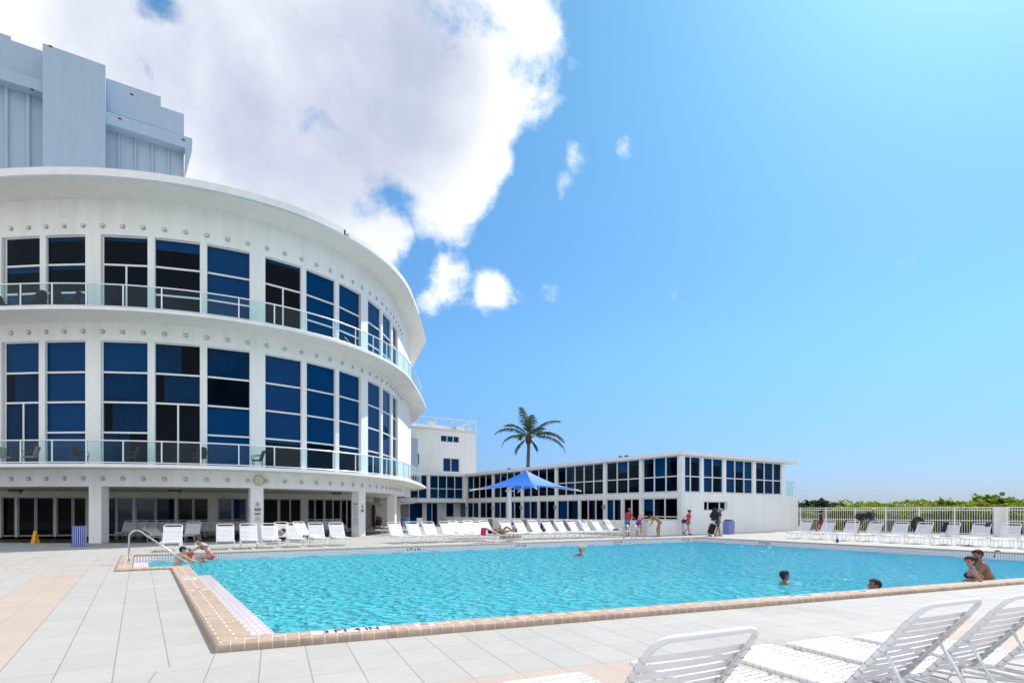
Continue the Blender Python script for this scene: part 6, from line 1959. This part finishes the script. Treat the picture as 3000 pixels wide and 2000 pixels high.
def suitcase():
    c = at(2085, 1569.5); t = thing('suitcase', c, 'black and red rolling suitcase tilted behind the backpack man', 'suitcase')
    ax = Vector((.30, 0, .95)).normalized(); g = MB(); up = Vector((0, 1, 0))
    cc = c + Vector((-.02, 0, .47)); bm = bmesh.new(); bmesh.ops.create_cube(bm, size=1); bmesh.ops.bevel(bm, geom=bm.edges[:], offset=.14, segments=3, affect='EDGES'); bm.verts.index_update()
    si = ax.cross(up)
    g.raw([cc - ax * 0 + ax * v.co.z * .66 + up * v.co.y * .42 + si * v.co.x * .28 for v in bm.verts], [tuple(v.index for v in f.verts) for f in bm.faces]); bm.free()
    g.build('shell', cloth('black_case', (.012, .012, .014)), t, smooth=True)
    g = MB(); g.box(cc - si * -.16 - si * .33, .02, .36, .6, si); g.build('front_panel', cloth('red_panel', (.30, .08, .06)), t)
    g = MB(); hb = cc + ax * .39; 
    for q in (-.1, .1): g.tube([hb + up * q, hb + up * q + ax * .18], .009, 6)
    g.tube([hb - up * .1 + ax * .18, hb + up * .1 + ax * .18], .014, 6); g.build('handle', M['grey'], t)
    g = MB()
    for q in (-.18, .18): g.tube([c + up * (q - .02) + Vector((-.12, 0, .05)), c + up * (q + .02) + Vector((-.12, 0, .05))], .05, 10)
    g.build('wheels', M['black'], t)
suitcase()
# -- by the fence
p = at(2405, 1563.5)
person('boy in black vest and red shorts striding along the white fence', p, 4, 1.66, lean=4, neck=6, arms=((6, 8, 14), (-4, 8, 10)), legs=((10, 2), (-30, 8)), skinm=tan, hair=black_hair,
       outfit=(('vest', tank, .010, M['black']), ('shorts', shorts, .018, cloth('dark_red_shorts', (.26, .02, .03)))))
p = at(2516, 1567)
o, inf = person('red haired woman stooping forward under a black pack beside the fence', p, 6, 1.66, lean=50, neck=-14, arms=((28, 6, 14), (22, 6, 10)), legs=((10, 8), (-8, 14)), female=True, skinm=pink, hair=('red_hair', (.20, .06, .03)), long_hair=.04,
       outfit=(('shirt', shirt, .012, cloth('grey_blue_shirt', (.06, .075, .09))), ('shorts', trunks, .014, cloth('plum_shorts', (.10, .02, .04)))))
backpack(inf, 'black pack on the back of the stooping red haired woman', cloth('black_nylon', (.012, .013, .022)), .36, .52, .28)
p = at(2553, 1567.5)
o, inf = person('man in white hat, grey shirt and blue shorts walking with a daypack', p, 6, 1.80, lean=9, neck=6, arms=((10, 8, 14), (-4, 8, 10)), legs=((14, 6), (-26, 20)), skinm=tan, hair=grey_hair,
       outfit=(('shirt', shirt, .013, cloth('slate_shirt', (.10, .12, .15))), ('shorts', shorts, .018, cloth('mid_blue_shorts', (.035, .20, .42))), ('shoes', shoes, .008, M['black'])), cap=(cloth('white_cap', (.6, .6, .56)), 'peak'))
backpack(inf, 'dark daypack on the man in the white hat', cloth('black_nylon', (.012, .013, .022)), .34, .5, .24)
# -- couple at the near edge
def edge_pt(px, back):
    return isect(A + N_OUT * back, dN, Vector((0, 0, 0)), Vector(((px - 1500) / FPX, 1, 0)))
wd = math.degrees(math.atan2(N_OUT.y, N_OUT.x))
p = edge_pt(2846, .52)
person('dark haired woman in black bikini propping her elbows on the near coping', (p.x, p.y, 0), wd + 22, 1.66, lean=-2, neck=12, look=52, arms=((-44, 22, 66), (-40, 34, 50)), female=True, skinm=('rosy', (.40, .20, .14)), hair=black_hair, bun='back', z=-1.215 + .12, head_s=1.06, voxel=.010,
       outfit=(('bikini_top', lambda l, t, c, n: l == 'bust' or (l == 'torso' and 1.235 < c.z < 1.262), .008, M['black']), ('bikini_bottom', brief, .008, M['black'])))
p = edge_pt(2902, .95)
person('tanned man with short dark hair hunched beside the woman at the near coping', (p.x, p.y, 0), wd + 40, 1.80, lean=24, neck=-10, look=30, arms=((14, 6, 40), (14, 6, 40)), skinm=('red_tan', (.30, .125, .065)), hair=black_hair, z=-1.20 + .08, bulk=1.06, head_s=1.06, voxel=.010,
       outfit=(('trunks', trunks, .012, cloth('dark_trunks', (.02, .02, .03))),))
# -- swimmers
def swimmer(px, py, label, face, hair, sk, up_z, **kw):
    q = at(px, py, ZW)
    return person(label, (q.x, q.y, 0), face, 1.72, z=ZW + up_z - 1.72 * .985, skinm=sk, hair=hair, voxel=.012, **kw)
swimmer(2297, 1708, 'dark haired swimmer in mid pool facing right with one arm stretched out', 0, black_hair, deep, .26, arms=((88, 4, 0), (30, 40, 20)), head_s=1.15, neck=4)
q = edge_pt(2556, 1.15)
person('man with wet black hair, only his head showing behind the near coping', (q.x, q.y, 0), 176, 1.74, z=ZW + .31 - 1.74 * .985, neck=-12, skinm=deep, hair=black_hair, head_s=1.2, voxel=.010)
swimmer(1703, 1626, 'blond swimmer far out in the middle of the pool', 150, blonde, tan, .33, head_s=1.2, bun='back', arms=((70, 40, 10), (70, 40, 10)))
swimmer(2919, 1637, 'swimmer with loose black hair near the right pool wall', 20, black_hair, deep, .28, head_s=1.15, long_hair=.06, neck=20)
# -- family on the alcove steps
q = at(604, 1646, ZW)
person('woman in purple bikini top and red bottoms sitting on the pool step', (q.x + .1, q.y + .1, 0), 190, 1.66, lean=36, neck=12, look=12, arms=((52, 8, 10), (56, 10, 16)), legs=((86, 120), (84, 112)), leg_ab=(14, 20), female=True, skinm=fair, hair=brown_hair, bun='top', z=-.92 * .95 - .04, voxel=.011, head_s=1.05,
       outfit=(('bikini_top', bra, .009, cloth('violet_top', (.11, .03, .36))), ('bikini_bottom', brief, .009, cloth('red_bottom', (.55, .06, .07)))))
q = at(556, 1645, ZW)
person('toddler in orange top and grey sun hat held in the shallow water', (q.x, q.y, 0), -80, .84, lean=4, arms=((20, 40, 20), (20, 40, 20)), z=ZW - .36, skinm=fair, hair=brown_hair, head_s=1.35, voxel=.016, bulk=1.25,
       outfit=(('top', shirt, .02, cloth('orange_top', (.85, .10, .01))),), cap=(cloth('grey_blue_hat', (.22, .27, .38)), 'brim'))
q = at(515, 1662, ZW)
person('dark haired man seen from behind sitting in the alcove water', (q.x, q.y, 0), 62, 1.74, lean=20, neck=4, look=-24, arms=((50, 14, 24), (56, 10, 10)), legs=((80, 60), (80, 60)), z=-.92 - .38, skinm=fair, hair=black_hair, voxel=.011, bulk=1.08, head_s=1.05)
# -- sunbathers
lie = lambda deg: Matrix.Rotation(R(deg), 4, 'X')
bc = SUN1 + SUN1h * .95
person('sunbather lying on her back with knees bent beside the pink towel', (bc.x, bc.y, SEAT_Z + .16), math.degrees(math.atan2(-SUN1h.y, -SUN1h.x)), 1.64, lean=0, neck=4, arms=((-6, 22, 50), (10, 14, 70)), legs=((38, 62), (8, 12)), female=True, skinm=deep, hair=brown_hair, z=-.92 * .94, tilt=lie(-90) @ Matrix.Rotation(PI, 4, 'Z') @ Matrix.Rotation(PI, 4, 'Z') if False else Matrix.Rotation(R(90), 4, 'X') @ Matrix.Rotation(0, 4, 'Z'),
       outfit=(('bikini_top', bra, .009, cloth('patterned_bikini', (.12, .10, .09))), ('bikini_bottom', brief, .009, cloth('orange_bottom', (.5, .2, .06)))))
bc = SUN2 + SUN2h * .95
person('sunbather lying on the flat lounger with the white towel', (bc.x, bc.y, SEAT_Z + .15), math.degrees(math.atan2(-SUN2h.y, -SUN2h.x)), 1.70, arms=((-5, 14, 10), (-5, 14, 10)), skinm=pink, hair=brown_hair, z=-.92 * .97, tilt=Matrix.Rotation(R(90), 4, 'X'),
       outfit=(('trunks', trunks, .012, cloth('white_trunks', (.7, .68, .66))),))

# ================================================================== SMALL THINGS
def drape(lounger_key, label, mats, u0=.1, u1=.95, hang=.3, w=.5, xoff=0.0, name='towel', deg=51, front_len=.5, uvs=None, seat=False, pos=None):
    """cloth folded over the top of a raised backrest (or laid on a seat)"""
    p, h = pos if pos else far_pos[lounger_key]
    rt = Vector((h.y, -h.x, 0)); a = R(deg); bd = h * math.cos(a) + Vector((0, 0, math.sin(a))); bn = -h * math.sin(a) + Vector((0, 0, math.cos(a)))
    hg = p + h * HINGE + Vector((0, 0, SEAT_Z)) + rt * xoff
    path = []
    if seat:
        k = 0
        for k in range(9): path.append(p + h * (u0 + (u1 - u0) * k / 8) + rt * xoff + Vector((0, 0, SEAT_Z + .035)))
    else:
        for k in range(9): path.append(hg + bd * (BACKL - front_len + front_len * k / 8) + bn * .035)
        top = hg + bd * (BACKL + .03); path.append(top + bn * .0)
        for k in range(6): path.append(top - bn * .05 + Vector((0, 0, -hang * k / 5)) + h * .03)
    g = MB(); n = 10; rows = []
    for i, q in enumerate(path):
        row = []
        for j in range(n + 1):
            x = (j / n - .5) * w * (1 + .06 * math.sin(i * 1.3 + j))
            dz_ = .012 * math.sin(j * 1.9 + i * .7) + .008 * math.sin(j * 4.1 - i * 1.7)
            row.append(q + rt * x + bn * dz_ + h * .012 * math.sin(j * 2.3))
        rows.append(row)
    for i in range(len(rows) - 1):
        for j in range(n):
            mi = uvs(i / (len(rows) - 1), (j + .5) / n) if uvs else 0
            g.quad([rows[i][j], rows[i][j + 1], rows[i + 1][j + 1], rows[i + 1][j]], mi)
    o = g.build(name, mats, base=path[0], smooth=True)
    sl = o.modifiers.new('thick', 'SOLIDIFY'); sl.thickness = .012
    return tag(o, label, 'towel' if name == 'towel' else name.replace('_', ' '))
td = [cloth('towel_white', (.75, .75, .78)), cloth('towel_sky', (.08, .45, .62)), cloth('towel_yellow', (.75, .42, .04)), cloth('towel_magenta', (.55, .02, .22)), cloth('towel_blue', (.03, .12, .42))]
def tie(i, j):
    r = math.hypot((i - .42) * 1.6, (j - .62) * 1.2) + .05 * math.sin(j * 19)
    return 3 if r < .18 else 2 if r < .27 else 4 if r < .36 else 1 if r < .42 else 0
drape(1702.7, 'tie-dye towel in pink, yellow and blue over a far row backrest', td, w=.56, front_len=.45, uvs=tie)
drape(1774.5, 'white towel over the backrest nearest the ladder', [td[0]], w=.5, front_len=.35)
drape((6,), 'dark towel hanging over one side of a backrest by the fence', [cloth('dark_purple_towel', (.025, .012, .03))], w=.2, xoff=-.26, front_len=.62, hang=.75)
drape((7,), 'dark strap bag slung over the corner of a backrest by the fence', [M['black']], w=.2, xoff=.22, front_len=.22, hang=.2, name='bag')
drape((6,), 'dark garment left on the lounger seat by the fence', [M['black']], w=.45, u0=.75, u1=1.0, seat=True, name='garment')
pk = [cloth('pink_towel', (.78, .02, .16))]
drape(None, 'bright pink towel over the backrest above the sunbather', pk, w=.6, front_len=.25, hang=.34, deg=25, pos=(SUN1, SUN1h))
stp = [cloth('stripe_white', (.7, .68, .62)), cloth('stripe_red', (.35, .06, .05)), cloth('stripe_olive', (.30, .30, .12)), cloth('stripe_ochre', (.55, .33, .10))]
def striped():
    rt = Vector((SUN1h.y, -SUN1h.x, 0)); q = SUN1 + Vector((0, 0, SEAT_Z + .045)); g = MB()
    prof = [(.36, -.26), (.345, -.02), (.33, .01), (0, .012), (-.33, .01), (-.345, -.03), (-.35, -.2)]
    n = 30
    for i in range(n):
        s0, s1 = -.02 + .95 * i / n, -.02 + .95 * (i + 1) / n
        for (x0, z0), (x1, z1) in zip(prof, prof[1:]):
            wv = .01 * math.sin(i * .8)
            g.quad([q + SUN1h * s0 + rt * (x0 + wv) + Vector((0, 0, z0)), q + SUN1h * s1 + rt * (x0 + wv) + Vector((0, 0, z0)), q + SUN1h * s1 + rt * (x1 + wv) + Vector((0, 0, z1)), q + SUN1h * s0 + rt * (x1 + wv) + Vector((0, 0, z1))], [0, 1, 0, 2, 3, 0, 2, 1][i % 8])
    o = g.build('towel', stp, base=SUN1, smooth=True); sl = o.modifiers.new('thick', 'SOLIDIFY'); sl.thickness = .01
    tag(o, 'striped beach towel hanging over the foot of the sunbather\'s lounger', 'towel')
striped()
rt2 = Vector((SUN2h.y, -SUN2h.x, 0))
drape(None, 'white towel spread under the sunbather by the third column', [td[0]], w=.9, u0=-.05, u1=1.3, seat=True, deg=0, pos=(SUN2, SUN2h))

def towel_bin(p, label, ang, grp='striped towel bins'):
    t = thing('towel_bin', p, label, 'bin', grp); d = Vector((math.cos(R(ang)), math.sin(R(ang)), 0)); e = perp(d)
    g = MB(); H = .92; w = .54
    cols = 14
    for side, (o_, dd) in enumerate(((-e, d), (d, e), (e, -d), (-d, -e))):
        for k in range(cols):
            a0 = -.5 + k / cols; a1 = -.5 + (k + 1) / cols
            P = lambda a, z: p + o_ * w / 2 + dd * a * w + Vector((0, 0, z))
            mi = (k % 2) if side in (0, 2, 3) else (0 if k > 3 else 1)
            g.quad([P(a0, 0.02), P(a1, 0.02), P(a1, H), P(a0, H)], mi)
    g.build('body', [cloth('royal_blue_panel', (.02, .06, .35)), cloth('lavender_stripe', (.42, .44, .68))], t)
    g = MB(); g.box(p + Vector((0, 0, H - .03)), w * .96, w * .96, .04, d); g.build('rim', M['dark'], t)
    return t
b3 = towel_bin(at(2133, 1564) + Vector((.15, .25, 0)), 'blue and lavender striped towel bin with dark lid behind the backpack man', 22)
b = at(2133, 1564) + Vector((.15, .25, 0)); g = MB(); g.tube([b + Vector((0, 0, .92)), b + Vector((0, 0, .99)), b + Vector((0, 0, 1.01))], .3, 16, rads=[.27, .27, .22]); g.build('lid', M['black'], b3)
towel_bin(at(231, 1599), 'blue striped towel bin against the leftmost column', 38)
b2 = towel_bin(at(1189, 1560), 'blue striped towel bin with blue lid right of the round wing', 15)
b = at(1189, 1560); g = MB(); g.tube([b + Vector((0, 0, .92)), b + Vector((0, 0, 1.02)), b + Vector((0, 0, 1.08))], .3, 16, rads=[.32, .3, .18]); g.build('lid', cloth('blue_lid', (.02, .08, .38)), b2)
def wet_floor():
    p = at(103, 1591); t = thing('wet_floor_sign', p, 'yellow folding wet floor sign standing before the dark terrace doors', 'floor sign')
    for sg in (-1, 1):
        g = MB(); vs = []
        for z_, w_ in ((.0, .10), (.60, .075), (.63, .05)):
            for x in (-w_, w_):
                for y in (0, .015): vs.append(p + Vector((x, sg * (.16 * (1 - z_ / .66)) + y, z_)))
        g.raw(vs, [(0, 2, 6, 4), (1, 5, 7, 3), (4, 6, 10, 8), (5, 9, 11, 7), (0, 4, 5, 1), (2, 3, 7, 6), (4, 8, 9, 5), (6, 7, 11, 10), (8, 10, 11, 9), (0, 1, 3, 2)])
        g.build('panel', cloth('safety_yellow', (.70, .36, .01)), t)
wet_floor()
def stroller():
    p = at(1108, 1551); t = thing('stroller', p, 'dark stroller with red bundle parked in the passage behind the third column', 'stroller')
    g = MB()
    for x in (-.25, .25):
        g.tube([p + Vector((x, -.3, .1)), p + Vector((x, .1, .55)), p + Vector((x, .4, 1.0))], .02, 6); g.tube([p + Vector((x, .35, .1)), p + Vector((x, .0, .6))], .02, 6)
    g.tube([p + Vector((-.25, .4, 1.0)), p + Vector((.25, .4, 1.0))], .02, 6); g.build('frame', M['black'], t)
    g = MB(); g.ball(p + Vector((0, 0, .52)), .27, .3, .18); g.ball(p + Vector((0, .12, .75)), .26, .14, .22); g.build('seat', M['black'], t, smooth=True)
    g = MB(); g.ball(p + Vector((0.05, .1, .98)), .26, .22, .16); g.ball(p + Vector((-.06, .05, 1.05)), .16, .15, .12); g.build('red_bundle', cloth('red_bundle', (.5, .04, .02)), t, smooth=True)
    for x in (-.27, .27):
        for y in (-.32, .36):
            g = MB(); g.tube([p + Vector((x - .02, y, .1)), p + Vector((x + .02, y, .1))], .1, 12); g.build('wheel', M['black'], t)
stroller()
def bottle():
    p = at(569.5, 1617) + Vector((.1, .35, 0)); p = at(570, 1609, ztop(at(570, 1609))) ; p.z = ztop(p)
    q = FA + U * ((Vector((p.x, p.y, 0)) - FA).dot(U)) - nF * .2; q.z = ztop(q)
    t = thing('bottle', q, 'white lotion bottle standing on the coping behind the bathing woman', 'bottle')
    g = MB(); prof = [(.0, .055), (.02, .062), (.2, .062), (.25, .05), (.28, .024)]
    g.tube([q + Vector((0, 0, z_)) for z_, _ in prof], .05, 12, rads=[r for _, r in prof]); g.build('body', mat('bottle_white', (.8, .8, .8), .3), t, smooth=True)
    g = MB(); g.tube([q + Vector((0, 0, .28)), q + Vector((0, 0, .35))], .02, 10, rads=[.026, .014]); g.build('cap', mat('cap_white', (.75, .76, .8), .3), t, smooth=True)
bottle()
# float ring, hanging bags and shoes
def float_ring():
    p = at(1503, 1562) + Vector((0, .9, 0)); c = p + Vector((0, 0, .42)); t = thing('swim_ring', p, 'green and blue inflatable swim ring standing between two far loungers', 'swim ring')
    g = MB(); rr = .30; n_ = Vector((-.25, -1, .35)).normalized(); u = n_.cross(Vector((0, 0, 1))).normalized(); w = u.cross(n_)
    segs = 20
    for k in range(segs):
        a0, a1 = 2 * PI * k / segs, 2 * PI * (k + 1) / segs
        for j in range(8):
            b0, b1 = 2 * PI * j / 8, 2 * PI * (j + 1) / 8
            q = lambda a, b_: c + (u * math.cos(a) + w * math.sin(a)) * (rr + .12 * math.cos(b_)) + n_ * .12 * math.sin(b_)
            g.quad([q(a0, b0), q(a1, b0), q(a1, b1), q(a0, b1)], 0 if (k // 5) % 2 else 1)
    g.build('ring', [mat('ring_green', (.01, .25, .09), .25), mat('ring_blue', (.01, .12, .45), .25)], t, smooth=True)
float_ring()
def bag_on_back(key, label, m_, w=.36, h=.55):
    p, h_ = far_pos[key]; a = R(51); top = p + h_ * (HINGE + BACKL * math.cos(a) + .08) + Vector((0, 0, SEAT_Z + BACKL * math.sin(a)))
    rt = Vector((h_.y, -h_.x, 0)); c = top + h_ * .12 - Vector((0, 0, h * .42)) + rt * .1
    t = thing('backpack', c - Vector((0, 0, h / 2)), label, 'backpack')
    g = MB(); g.ball(c, w * .5, .15, h * .5, rot=Matrix((rt, h_, Vector((0, 0, 1)))).transposed()); g.ball(c + h_ * .1 - Vector((0, 0, .08)), w * .36, .12, h * .28, rot=Matrix((rt, h_, Vector((0, 0, 1)))).transposed()); g.build('pack', m_, t, smooth=True)
    g = MB()
    for x in (-.1, .1): g.tube([top - h_ * .1 + rt * (x + .1) - Vector((0, 0, .12)), top + rt * (x + .1) + Vector((0, 0, .03)), c + rt * x + Vector((0, 0, h * .3)) + h_ * .05], .018, 6)
    g.build('strap', m_, t)
bag_on_back(1596, 'black backpack slung behind a far row backrest under the umbrella', cloth('dark_green_black_pack', (.012, .016, .013)), .42, .72)
def dark_disc():
    p = at(2690, 1569); t = thing('round_bag', p, 'large dark round bag with green centre leaning before the fence', 'bag')
    c = p + Vector((0, 0, .74)); n_ = Vector((-.55, -.8, .1)).normalized(); rot = n_.to_track_quat('Z', 'Y').to_matrix()
    g = MB(); g.ball(c, .38, .52, .13, 18, 10, rot=rot); g.build('bag_body', cloth('charcoal_nylon', (.015, .02, .018)), t, smooth=True)
    g = MB(); g.ball(c + n_ * .10, .16, .26, .06, 14, 8, rot=rot); g.build('pocket', cloth('green_pocket', (.03, .12, .06)), t, smooth=True)
    g = MB(); g.tube([p + Vector((-.2, -.05, 0)), c + Vector((-.22, 0, -.25)), c, c + Vector((.2, 0, -.25)), p + Vector((.2, .05, 0))], .03, 6); g.build('stand', M['black'], t)
dark_disc()
for k, (px, py) in enumerate(((2812, 1597), (2828, 1597.6), (2840, 1598.2))):
    p = at(px, py); g = MB(); h = nrm(Vector((-.6, -.5 + .4 * k, 0)))
    for sd in (-1, 1):
        q = p + perp(h) * sd * .07
        g.raw([(q + h * a + perp(h) * b_ + Vector((0, 0, z_))) for z_ in (.004, .024) for a, b_ in ((-.13, -.03), (-.02, -.035), (.10, -.045), (.14, 0), (.10, .045), (-.02, .035), (-.13, .03))], [tuple(range(7))[::-1], tuple(range(7, 14))] + [(i, (i + 1) % 7, (i + 1) % 7 + 7, i + 7) for i in range(7)])
        g.tube([q + perp(h) * .04 + h * -.0 + Vector((0, 0, .02)), q + h * .04 + Vector((0, 0, .065)), q - perp(h) * .04 + Vector((0, 0, .02))], .008, 5)
    tag(g.build('sandals', M['black'], base=p), 'pair of dark sandals under the loungers by the fence, %s' % ('leftmost', 'middle', 'rightmost')[k], 'sandals', 'sandals by the fence')
g = MB(); c = bagp + Vector((0, 0, SEAT_Z + .16)); g.ball(c, .2, .15, .15); g.ball(c + Vector((.12, .05, .1)), .12, .1, .12, m=1)
tag(g.build('straw_bag', [cloth('straw', (.35, .26, .14)), cloth('dark_wrap', (.04, .02, .06))], base=c - Vector((0, 0, .15)), smooth=True), 'straw bag with dark wrap left on a shaded lounger', 'bag')
p, h = far_pos[1774.5]; g = MB(); c = p + h * 1.0 + Vector((0, 0, SEAT_Z + .07)); g.ball(c, .22, .14, .06, m=0); g.ball(c + h * -.35 + Vector((0, 0, .02)), .13, .12, .08, m=1)
tag(g.build('clothes_pile', [M['black'], td[0]], base=c - Vector((0, 0, .06)), smooth=True), 'small pile of dark and white clothes on the lounger nearest the ladder', 'clothes')

# balcony chairs
def patio_chair(p, ang, label, kind, grp='chairs on the hotel balconies'):
    d = Vector((math.cos(R(ang)), math.sin(R(ang)), 0)); e = perp(d)
    t = thing('balcony_chair', p, label, 'chair', grp)
    sm_ = cloth('beige_sling', (.38, .34, .27)) if kind == 'beige' else cloth('dark_wicker', (.035, .025, .02)); fm = M['black'] if kind != 'beige' else cloth('bronze_frame', (.08, .06, .05))
    g = MB(); g.box(p + Vector((0, 0, .43)), .48, .5, .05, d); g.build('seat', sm_, t)
    g = MB(); pts = []
    n = 8
    for i in range(6):
        for j in range(n + 1):
            y = (j / n - .5) * .5 * (1 - .25 * (i / 5) ** 3 if kind != 'beige' else 1); u = i / 5
            pts.append(p - d * (.22 + .16 * u - .12 * (abs(j / n - .5) * 2) ** 2 * (kind != 'beige')) + e * y + Vector((0, 0, .44 + .52 * u - .04 * (abs(j / n - .5) * 2) ** 2)))
    g.raw(pts, [(i * (n + 1) + j, i * (n + 1) + j + 1, (i + 1) * (n + 1) + j + 1, (i + 1) * (n + 1) + j) for i in range(5) for j in range(n)])
    bo = g.build('backrest', sm_, t, smooth=True); sl = bo.modifiers.new('thick', 'SOLIDIFY'); sl.thickness = .03
    for x in (-.2, .2):
        for y in (-.22, .22):
            g = MB(); g.tube([p + d * x * 1.15 + e * y * 1.05, p + d * x + e * y + Vector((0, 0, .43))], .016, 6); g.build('leg', fm, t)
    for y in (-.25, .25):
        g = MB(); g.tube([p - d * .26 + e * y + Vector((0, 0, .70)), p + d * .05 + e * y + Vector((0, 0, .68)), p + d * .24 + e * y + Vector((0, 0, .62)), p + d * .24 + e * y + Vector((0, 0, .42))], .018, 6); g.build('armrest', fm, t)
def bal(px, off, zf): 
    i = ipx(px) if px < 1150 else 25; p = W(i, off); return Vector((p.x, p.y, zf))
for px, off, ang, kind, lab in ((8, .9, 200, 'beige', 'beige sling chair on the lower balcony cut by the left edge of the photo'), (48, .7, -30, 'beige', 'beige sling chair second from the left on the lower balcony'), (122, .7, 200, 'beige', 'beige sling chair third from the left on the lower balcony'),
                                (270, .8, 0, 'dark', 'dark wicker chair before the white pier on the lower balcony'), (400, .6, 210, 'dark', 'dark chair before a blue window on the lower balcony, left of the door'), (592, .9, 140, 'dark', 'dark round backed chair right of the lower balcony door'),
                                (745, .8, 195, 'dark', 'dark armchair on the lower balcony above the clock column')):
    patio_chair(bal(px, off, Z_F1), ang, lab, kind)
for px, off, ang, lab in ((70, .9, 20, 'dark chair leftmost of those on the upper balcony'), (135, 1.0, 30, 'dark chair second from the left on the upper balcony'), (175, 1.2, 160, 'dark chair third from the left on the upper balcony'), (215, 1.0, 120, 'dark chair fourth from the left on the upper balcony'), (262, 1.1, 190, 'dark chair at the white pier of the upper balcony')):
    patio_chair(bal(px, off, Z_F2), ang, lab, 'dark')
# folded lounge chair lying by the upper railing
q = bal(985, 1.3, Z_F2); t = thing('folding_chair', q, 'white folding chair lying low behind the upper balcony railing', 'chair')
g = MB(); d = nrm(W(20) - W(19)); g.tube([q - d * .7 + Vector((0, 0, .45)), q + Vector((0, 0, .12)), q + d * .6 + Vector((0, 0, .1))], .03, 6); g.tube([q + d * .4, q + d * .8 + Vector((0, 0, .3))], .03, 6); g.build('frame', M['tubewhite'], t)
g = MB(); g.quad([q - d * .6 + Vector((0, 0, .42)), q + Vector((0, 0, .14)), q + Vector((0, 0, .14)) - perp(d) * -.5, q - d * .6 + Vector((0, 0, .42)) - perp(d) * -.5]); g.build('sling', M['dark'], t)
# white plastic chair and terrace table
q = at(1228, 1550); t = thing('plastic_chair', q, 'white plastic chair in the recess right of the round wing', 'chair')
g = MB(); g.box(q + Vector((0, 0, .42)), .5, .5, .05); g.build('seat', M['plastic'], t); g = MB(); g.box(q + Vector((0, .24, .72)), .5, .04, .55); g.build('backrest', M['plastic'], t)
for x in (-.22, .22):
    for y in (-.22, .22):
        g = MB(); g.tube([q + Vector((x, y, 0)), q + Vector((x, y, .42))], .025, 6); g.build('leg', M['plastic'], t)
